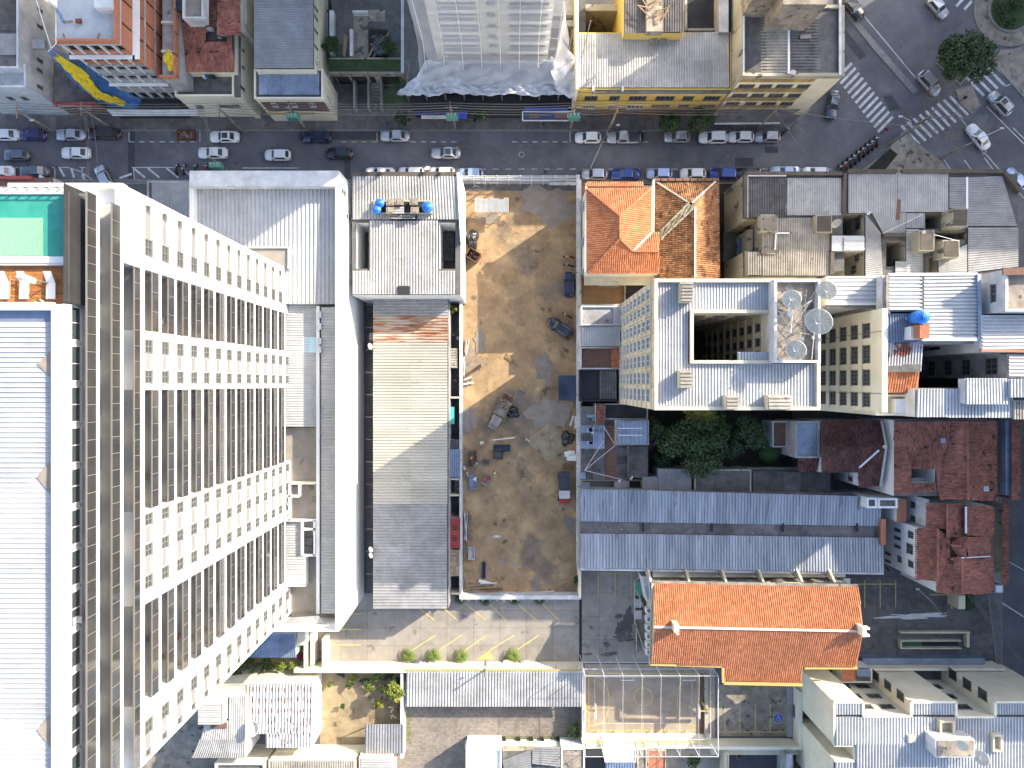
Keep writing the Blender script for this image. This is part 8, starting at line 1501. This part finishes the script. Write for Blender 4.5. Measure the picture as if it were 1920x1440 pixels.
# ------------------------------------------------------------------ people
def person(x, y, ang, shirt, trousers, label, pose='stand', hat=None, z=.14, arms=.35, legs=.12):
    c = P(x, y, 1.0 if pose == 'stand' else .7); t = T('person', label, 'person', (c[0], c[1], z), R(ang)); ORG[t.name] = (0, 0, 0)
    lean = .0 if pose == 'stand' else .35
    sk_v = [(0, 0, .95), (lean * .5, 0, 1.15), (lean, 0, 1.42), (lean * 1.15, 0, 1.52), (lean * 1.2, 0, 1.60), (lean * 1.2, 0, 1.72)]; sk_r = [.15, .14, .15, .06, .09, .09]; e = [(0, 1), (1, 2), (2, 3), (3, 4), (4, 5)]
    def add(p, r, frm): sk_v.append(p); sk_r.append(r); e.append((frm, len(sk_v) - 1)); return len(sk_v) - 1
    for s in (-1, 1):
        a = add((lean, s * .19, 1.40), .065, 2); a = add((lean + arms * .25, s * .26, 1.13), .05, a); a = add((lean + arms, s * .22, .93 + arms * .3), .035, a); hnd = add((lean + arms + .08, s * .21, .9 + arms * .3), .04, a)
        for f in range(5): add((lean + arms + .17 - (.05 if f == 4 else 0), s * (.18 + f * .014), .88 + arms * .3 + (.0 if f < 4 else .05)), .011, hnd)
        a = add((s * 0, s * .10, .88), .09, 0); a = add((legs * s, s * .11, .48), .065, a); a = add((legs * s * 1.3 - .03, s * .11, .08), .045, a); add((legs * s * 1.3 + .16, s * .12, .04), .04, a)
    me = bpy.data.meshes.new('body'); me.from_pydata(sk_v, e, []); o = O('body', me, t); md = o.modifiers.new('skin', 'SKIN'); 
    for i, v in enumerate(me.skin_vertices[0].data if me.skin_vertices else []): v.radius = (sk_r[i], sk_r[i])
    if not me.skin_vertices:
        pass
    dg = bpy.context.evaluated_depsgraph_get(); ev = bpy.data.meshes.new_from_object(o.evaluated_get(dg)); o.modifiers.clear(); o.data = ev
    ev.materials.clear(); [ev.materials.append(q) for q in (m[shirt], m[trousers], m['skin'])]
    for p in ev.polygons: z_ = p.center.z; yy_ = abs(p.center.y); p.material_index = 2 if z_ > 1.5 or (yy_ > .17 and z_ < 1.12 and z_ > .8) else (1 if z_ < .95 else 0); p.use_smooth = True
    h = B(); q = (lean * 1.2, 0, 1.66)
    if hat: h.tube([(q[0], q[1], 1.70), (q[0], q[1], 1.78), (q[0], q[1], 1.83)], [.17, .12, .05], 10); h.o('hat', t, m[hat], True)
    else: h.tube([(q[0] - .01, q[1], 1.64), (q[0] - .015, q[1], 1.75), (q[0] - .01, q[1], 1.80)], [.105, .10, .04], 10); h.o('hair', t, m['hair'], True)
PEOPLE = [(889, 856, 200, 'red', 'frame', 'worker in red shirt and yellow hard hat bending over the dark mortar trough', 'bend', 'tarp_yellow'), (893, 871, 150, 'white_dirty', 'metal_blue', 'worker in white standing just below the dark mortar trough', 'stand', None), (871, 877, 20, 'white_dirty', 'frame', 'worker in pale shirt by the left wall of the lot', 'stand', 'white'), (876, 889, 10, 'cream', 'frame', 'worker in beige shirt below the one by the left wall', 'stand', None), (892, 895, 240, 'white', 'frame', 'worker in white at the blue grey mortar trough', 'bend', None), (928, 886, 40, 'red', 'white_dirty', 'worker in red and white right of the tan handcart', 'stand', 'white'), (989, 826, 60, 'white', 'metal_blue', 'person in white shirt walking in the middle of the earth lot', 'stand', None), (907, 829, 190, 'cream', 'frame', 'worker crouching left of the navy trough', 'bend', 'white'), (941, 815, 90, 'metal_blue', 'frame', 'worker in blue grey behind the long white beam', 'stand', None), (1022, 322, 200, 'black', 'frame', 'pedestrian in black walking in the street near the lot gate', 'stand', None), (1019, 233, 180, 'black', 'frame', 'pedestrian in dark clothes on the sidewalk by the advertising board', 'stand', None), (706, 203, 90, 'frame', 'black', 'person sitting low on the entrance steps', 'bend', None), (1808, 184, 40, 'black', 'frame', 'pedestrian in black on the small island between crossings', 'stand', None), (1661, 243, 220, 'purple' if 0 else 'flower', 'frame', 'person in purple at the tip of the traffic island', 'stand', None), (1386, 1418, 220, 'black', 'white_dirty', 'person in dark shirt in the dark yard at the bottom edge', 'stand', None)]
for x, y, a, s1, s2_, l, po, ht in PEOPLE: person(x, y, a, s1, s2_, l, po, ht, z=.12 if 865 < x < 1080 and y > 400 else .02 if y != 233 else .14)

# ------------------------------------------------------------------ plants
def leaves(name, parent, clumps, n, size, mt, seed=1, flat_=.35, kind=None):
    rg = np.random.RandomState(seed); tot = sum(c[3] ** 2 for c in clumps); V = []
    for cx, cy, cz, r, in clumps:
        k = max(8, int(n * r * r / tot)); d = rg.normal(size=(k, 3)); d /= np.linalg.norm(d, axis=1)[:, None]; rr = r * rg.uniform(.45, 1.05, (k, 1)) ; p = np.array([cx, cy, cz]) + d * rr * np.array([1, 1, .75])
        a = rg.normal(size=(k, 3)); a[:, 2] *= flat_ + .2; a /= np.linalg.norm(a, axis=1)[:, None]; b_ = np.cross(a, d + rg.normal(scale=.5, size=(k, 3))); b_ /= np.linalg.norm(b_, axis=1)[:, None] + 1e-9
        s = size * rg.uniform(.5, 1.25, (k, 1)); V.append(np.stack([p - a * s, p - b_ * s * .45, p + a * s, p + b_ * s * .45], 1))
    V = np.concatenate(V).reshape(-1, 3); og = np.array(ORG.get(parent.name, (0, 0, 0))) if parent else 0; V = V - og
    fs = np.arange(len(V)).reshape(-1, 4).tolist(); o = O(name, mesh(name, V, fs, m[mt]), parent)
    if kind: o['kind'] = kind
    return o
def tree(x, y, r, h, mt, label, n=2600, size=.28, seed=1, bark='bark', kind_='tree', nc=16, sx=1., sy=1., second=None):
    c = P(x, y, h * .75); t = T(kind_, label, kind_.split('_')[-1] if kind_ != 'shrub' else 'shrub', (c[0], c[1], 0)); rg = random.Random(seed)
    cl = [(c[0], c[1], h * .72, r * .5)]
    for k in range(nc): a = rg.uniform(0, 6.28); d = r * math.sqrt(rg.random()) * .78; cl.append((c[0] + d * math.cos(a) * sx, c[1] + d * math.sin(a) * sy, h * (.88 - .28 * (d / r) ** 2 + rg.uniform(-.06, .06)), r * rg.uniform(.22, .38)))
    b = B(); b.tube([(c[0], c[1], 0), (c[0] + .1, c[1], h * .3), (c[0], c[1] + .1, h * .6)], [r * .09 + .05, r * .07 + .04, r * .04 + .02], 8)
    for q in cl[1:9]: b.tube([(c[0], c[1], h * .35), ((c[0] + q[0]) / 2, (c[1] + q[1]) / 2, h * .55), q[:3]], [r * .04 + .03, r * .025 + .02, .02], 5)
    b.o('trunk', t, m[bark]); 
    if second: leaves('crown', t, cl[::2], n // 2, size, mt, seed); leaves('crown', t, cl[1::2], n // 2, size, second, seed + 1)
    else: leaves('crown', t, cl, n, size, mt, seed)
    return t
tree(1302, 832, 5.2, 8, 'leaf_dk', 'largest round dark green tree in the shaded garden', 9000, .26, 1, nc=34); tree(1248, 815, 2.8, 6, 'leaf_dk', 'smaller dark tree at the left of the shaded garden', 3200, .26, 2, nc=16); tree(1350, 797, 2.3, 5.5, 'leaf', 'bright green rounded tree above right of the largest garden tree', 3000, .26, 3); tree(1402, 812, 2.9, 6, 'leaf_dk', 'dark loose tree at the right of the shaded garden', 3200, .26, 4, nc=20); tree(1373, 838, 2.0, 5, 'leaf_dk', 'small dark tree between the largest tree and the right garden tree', 1600, .24, 5); tree(1240, 868, 1.6, 3.2, 'leaf_dk', 'low shrub at the lower left of the shaded garden', 900, .24, 6, kind_='shrub')
tree(1815, 106, 4.2, 7, 'leaf_dk', 'broad dark tree between the avenue lanes at the junction', 7500, .26, 7, nc=30, sx=1.15); tree(1256, 233, 1.9, 5, 'leaf_dk', 'left street tree in front of the yellow building', 2600, .22, 8); tree(1317, 228, 2.4, 5.5, 'leaf_dk', 'right street tree in front of the yellow building', 3400, .22, 9); tree(755, 223, 1.3, 4, 'leaf_dk', 'small street tree below the entrance steps', 1300, .2, 10); tree(898, 216, 1.3, 4, 'leaf_dk', 'small street tree right of the blue awning', 1300, .2, 11)
tree(849, 580, .85, 3.6, 'leaf_yel', 'small yellow green tree in the gap beside the rusty shed roof', 900, .16, 12, nc=9, second='leaf'); tree(738, 1296, 1.7, 4.6, 'leaf_yel', 'sunlit yellow green tree in the dry garden', 1800, .2, 13, second='leaf_lt', nc=14); tree(711, 1321, .9, 3.4, 'leaf_yel', 'small yellow green crown beside the dry garden tree', 600, .18, 14)
for i, (x, y, r_, mt, l) in enumerate(((664, 1270, 1.0, 'leaf_yel', 'round yellowish shrub at the top of the dry garden'), (705, 1272, 1.1, 'leaf_lt', 'green shrub against the top wall of the dry garden, middle'), (683, 1277, .9, 'leaf', 'low green shrub between the yellowish one and the middle one'), (728, 1268, .9, 'leaf_dk', 'dark shrub against the top wall of the dry garden, right'), (640, 1262, .8, 'leaf_dk', 'dark shrub against the top wall of the dry garden, left'), (619, 1284, .4, 'leaf_lt', 'tiny bright shrub at the left of the dry garden'), (643, 1325, .4, 'leaf', 'tiny lone shrub in the middle of the dry garden'), (745, 1276, .8, 'leaf_dk', 'dark shrub in the top right corner of the dry garden'), (693, 1290, .9, 'leaf_lt', 'bright shrub left of the sunlit garden tree'), (748, 1290, 1.0, 'leaf', 'green shrub by the carport wall in the dry garden'), (716, 1292, .8, 'leaf', 'low green shrub just above the small garden crown'), (655, 1284, .7, 'leaf_dk', 'small dark shrub below the round yellowish one'))): tree(x, y, r_, 1.2, mt, l, 500, .16, 30 + i, kind_='shrub', nc=8)
for i, (x, y, r_, mt, l) in enumerate(((436, 1258, 1.7, 'leaf_dk', 'dark hedge tree at the foot of the white tower, leftmost'), (468, 1246, 1.7, 'leaf_dk', 'dark hedge tree at the foot of the white tower, second'), (498, 1243, 1.5, 'leaf', 'green hedge tree right of the dark ones by the white tower'), (526, 1246, 1.1, 'leaf_lt', 'bright yellow green shrub in the hedge by the white tower'), (552, 1250, .9, 'leaf_lt', 'small bright shrub near the end of the tower hedge'), (571, 1222, .7, 'leaf_lt', 'bright shrub beside the magenta flowers'), (562, 1230, .6, 'flower', 'magenta flowering shrub behind the white podium'))): tree(x, y, r_, 2.2, mt, l, 900, .18, 50 + i, kind_='shrub', nc=10)
tree(636, 116, 1.6, 2.2, 'leaf', 'round clipped hedge ball at the left of the roof garden planter', 2600, .14, 60, kind_='hedge', nc=16).location[2] = 5; tree(740, 116, 1.4, 2.2, 'leaf', 'round clipped hedge ball at the right of the roof garden planter', 2200, .14, 61, kind_='hedge', nc=16).location[2] = 5
for i, (x, y, l) in enumerate(((876, 10, 'left bed'), (905, 6, 'right bed'), (890, 38, 'lower bed'))): tree(x + 1000 - 0 if x < 1000 else x, y, 1.5, 1.4, 'leaf_dk', 'low planting in the roundabout, %s' % l, 900, .16, 70 + i, kind_='shrub', nc=12)
tree(1082, 1118 - 30, .9, 2, 'leaf_dk', 'dark shrub in the corner beside the parking line, right wall of the lot', 400, .16, 80, kind_='shrub') ; tree(1078, 1372, 1.4, 2, 'leaf', 'green shrub in the corner of the paved courtyard below the court wall', 900, .16, 81, kind_='shrub'); tree(1300, 1428, 1.2, 2, 'leaf', 'small palm like shrub in the bottom yard below the court', 500, .2, 82, kind_='shrub'); tree(1868, 1065, 1.0, 2, 'leaf', 'green shrub in the narrow alley behind the street wing', 500, .18, 83, kind_='shrub')
gr = B(); rg = random.Random(8)
for k in range(900):
    x, y = (rg.uniform(762, 772), rg.uniform(1335, 1395)) if k < 300 else (rg.uniform(880, 1085), rg.uniform(1379, 1386)); c = P(x, y); a = rg.uniform(0, 6.28); gr.poly([(c[0], c[1], .03), (c[0] + .05 * math.cos(a + 1.5), c[1] + .05 * math.sin(a + 1.5), .03), (c[0] + .22 * math.cos(a), c[1] + .22 * math.sin(a), .25)])
r = gr.o('grass_tufts', None, m['leaf_lt']); tag(r, 'grass tufts along the walls of the paved courtyard', 'grass', kind='stuff')
# cycads and palms
def rosette(x, y, h, r, mt, label, name='cycad_palm', nf=34, cat='palm', droop=.45, width=.16, seed=1, group=None):
    c = P(x, y, h); t = T(name, label, cat, (c[0], c[1], 0), group=group); rg = random.Random(seed); B().tube([(c[0], c[1], 0), (c[0], c[1], h * .5), (c[0], c[1], h)], [.2, .17, .14], 8).o('trunk', t, m['bark']); b = B()
    for k in range(nf):
        a = 2 * math.pi * k / nf + rg.uniform(-.1, .1); up = rg.uniform(.1, .9); L = r * rg.uniform(.8, 1.05); pr = None; ca, sa = math.cos(a), math.sin(a)
        for s in range(7):
            u = s / 6; d = L * u * (1 - .15 * up); z = h + L * (up * u * .9 - droop * (1 + up) * u * u); p = Vector((c[0] + d * ca, c[1] + d * sa, z))
            if pr is not None:
                w = width * r * 1.25 * (1.2 - abs(u - .45)) 
                for sd in (-1, 1):
                    for e in (0, .34, .68): q = pr.lerp(p, e); b.poly([tuple(q), tuple(q.lerp(p, .3)), (q.x + ca * w * .7 - sa * sd * w, q.y + sa * w * .7 + ca * sd * w, q.z - w * .35)])
            pr = p
    b.o('fronds', t, m[mt]); return t
gc = 'cycads along the retaining wall'
for i, (x, y) in enumerate(((765, 1230), (813, 1231), (865, 1231), (962, 1230))): rosette(x, y, .9, 1.45, 'cycad', 'bright cycad before the cream retaining wall, %s' % ('leftmost of the four', 'second from left', 'third, left of the yellow triangle', 'right of the yellow triangle')[i], seed=i, group=gc)
gc2 = 'cycads behind the wall of the earth lot'
for i, (x, y) in enumerate(((910, 1126), (862, 1123), (965, 1124), (1012, 1124))): rosette(x, y, .8, 1.1, 'leaf_dk', 'dark shaded cycad below the earth lot wall, %s' % ('largest, second from left', 'leftmost', 'third', 'rightmost')[i], seed=10 + i, group=gc2)
rosette(1316, 785, 6.5, 3.0, 'leaf_yel', 'yellow green palm at the top of the shaded garden', 'palm_tree', 20, width=.14, seed=20); rosette(1445, 845, 3.4, 2.0, 'leaf', 'small banana like palm at the right end of the shaded garden', 'palm_tree', 11, width=.3, seed=21); rosette(738, 185, 5.5, 2.4, 'leaf_dk', 'dark palm left of the netted tower entrance', 'palm_tree', 18, width=.14, seed=22); rosette(745, 160, 4.5, 1.8, 'leaf_dk', 'shorter dark palm just above the entrance palm', 'palm_tree', 16, width=.14, seed=23)
# bare trees
def bare(x, y, r, h, label, seed=1, mt='bark_pale', depth=5):
    c = Vector((*P(x, y)[:2], 0)); t = T('bare_tree', label, 'tree', tuple(c)); rg = random.Random(seed); b = B(); tips = []
    def br(p, d, L, rad, k):
        q = p + d * L; mid = p.lerp(q, .5) + Vector((rg.uniform(-.1, .1), rg.uniform(-.1, .1), 0)) * L; b.tube([p, mid, q], [rad, rad * .8, rad * .6], 5, cap=False)
        if k == 0: return
        for _ in range(3 if k > 1 else 4):
            nd = (d + Vector((rg.uniform(-1, 1), rg.uniform(-1, 1), rg.uniform(-.25, .45))) * .9).normalized(); br(q, nd, L * rg.uniform(.6, .85), rad * .55, k - 1)
    b.tube([c, c + Vector((.1, 0, h * .4))], [.22, .17], 8)
    for k in range(5): a = 2 * math.pi * k / 5 + rg.uniform(-.3, .3); br(c + Vector((.1, 0, h * .4)), Vector((math.cos(a), math.sin(a), .55)).normalized(), r * .42, .11, depth - 1)
    b.o('branches', t, m[mt]); return t
bare(1722, 232, 5.0, 6.5, 'large leafless tree spreading over the middle crossing', 3); bare(747, 1324, 1.6, 3.0, 'small leafless tree beside the sunlit garden tree', 5, depth=4)

# ------------------------------------------------------------------ poles, transformers and wires
def pole(x, y, h, label, tr=False, arm=True, lamp_to=None):
    c = P(x, y); t = T('utility_pole', label, 'pole', (c[0], c[1], 0)); B().tube([(c[0], c[1], 0), (c[0], c[1], h)], [.2, .13], 10).o('pole_shaft', t, m['concrete_old'])
    if arm: B().bar((c[0] - .15, c[1] - 1.0, h - .3), (c[0] - .15, c[1] + 1.0, h - .3), .12).o('cross_arm', t, m['wood']); B().bar((c[0] - .9, c[1] + .25, h - 1.0), (c[0] + .9, c[1] + .25, h - 1.0), .1).o('cross_arm', t, m['steel'])
    if tr:
        for k in (-1,): b = B(); b.box(c[0] - .85, c[1] - .95, h - 3.0, c[0] + .85, c[1] - .15, h - 1.6); b.o('transformer', t, m['green_tr'])
        for k in range(3): B().cyl(c[0] - .5 + k * .5, c[1] - .55, h - 1.6, h - 1.25, .09, 8).o('insulator', t, m['white_dirty'])
        for k in range(6): B().box(c[0] - .8 + k * .28, c[1] - 1.05, h - 2.9, c[0] - .72 + k * .28, c[1] - .95, h - 1.8).o('cooling_fin', t, m['green_tr'])
    if lamp_to: q = P(*lamp_to, h - .5); B().tube([(c[0], c[1], h - 1.5), ((c[0] + q[0]) / 2, (c[1] + q[1]) / 2, h - .2), tuple(q)], .05, 6).o('lamp_arm', t, m['steel']); B().box(q[0] - .35, q[1] - .12, q[2] - .12, q[0] + .2, q[1] + .12, q[2]).o('lamp_head', t, m['white_dirty'])
    return t
pole(573, 240, 8.5, 'utility pole with green transformer below the striped blue roof', True); pole(854, 240, 8.5, 'utility pole with green transformer beside the blue awning', True); pole(1070, 240, 8.5, 'utility pole with green transformer at the corner of the yellow building', True); pole(424, 318, 6, 'pole with green transformer above the white podium roof', True, False); pole(1144, 240, 9, 'utility pole in front of the yellow building, with many cables', False); pole(1418, 244, 9, 'leaning utility pole at the corner building', False); pole(98, 244, 8, 'utility pole at the left of the north sidewalk', False, True, (60, 225)); pole(456, 246, 9, 'pale utility pole below the paved terrace house', False); pole(1668, 270, 8, 'street lamp pole on the traffic island', False, False, (1690, 218)); pole(1765, 296, 6, 'thin traffic pole with long arm on the island side of the avenue', False, False, (1880, 240)); pole(210, 240, 8, 'utility pole near the hanging tarps', False)
wi = T('overhead_cables', 'bundle of overhead electricity cables strung along the north sidewalk', 'cables', (0, *P(0, 225)[1:]))
for k in range(5):
    b = B(); pts = []; xs = [-60, 98, 210, 456, 573, 854, 1070, 1144, 1418]
    for i in range(len(xs) - 1):
        for s in range(6): u = s / 6; x = xs[i] + (xs[i + 1] - xs[i]) * u; p = P(x, 240); pts.append((p[0], p[1] + .8 - k * .28, 7.9 - k * .18 - .9 * 4 * u * (1 - u) * (.6 + .1 * k)))
    b.tube(pts, .035 + .012 * (k % 3), 4); b.o('cable', wi, m['frame'])
for a, c, n in ((((1418, 244, 8.6)), ((1668, 270, 7.6)), 2), ((1668, 270, 7.6), (1780, 310, 5.8), 1), ((210, 240, 7.6), (205, 352, 6), 2), ((222, 240, 7.6), (224, 352, 6), 1), ((1144, 240, 8.6), (1095, 348, 9), 1), ((1418, 244, 8.5), (1465, 330, 10), 1), ((424, 318, 5.8), (415, 232, 7.6), 2)):
    for k in range(n): b = B(); p, q = P(a[0], a[1]), P(c[0], c[1]); b.tube([(p[0] + (q[0] - p[0]) * s / 8 + k * .3, p[1] + (q[1] - p[1]) * s / 8, a[2] + (c[2] - a[2]) * s / 8 - .7 * 4 * (s / 8) * (1 - s / 8)) for s in range(9)], .03, 4); b.o('cable', wi, m['frame'])
# lamp posts
for x, y, q, l in ((912, 1240, (912, 1252), 'tall lamp post on the cream retaining wall with a long shadow on the carport'), (1728, 1128, (1722, 1105), 'lamp post in the right school yard')): pole(x, y, 6, l, False, False, q)
st_ = T('street_sign', 'thin street sign on the north kerb by the pickup truck', 'sign', (*P(1155, 244)[:2], 0)); c = P(1155, 244); B().bar((c[0], c[1], 0), (c[0], c[1], 2.4), .06).o('post', st_, m['steel']); B().box(c[0] - .25, c[1] - .03, 2.0, c[0] + .25, c[1] + .03, 2.5).o('sign_plate', st_, m['white'])
# round blue sign marks for wet patches are ground; last, drop helper keys
for o in bpy.data.objects:
    if 'h' in o.keys(): del o['h']
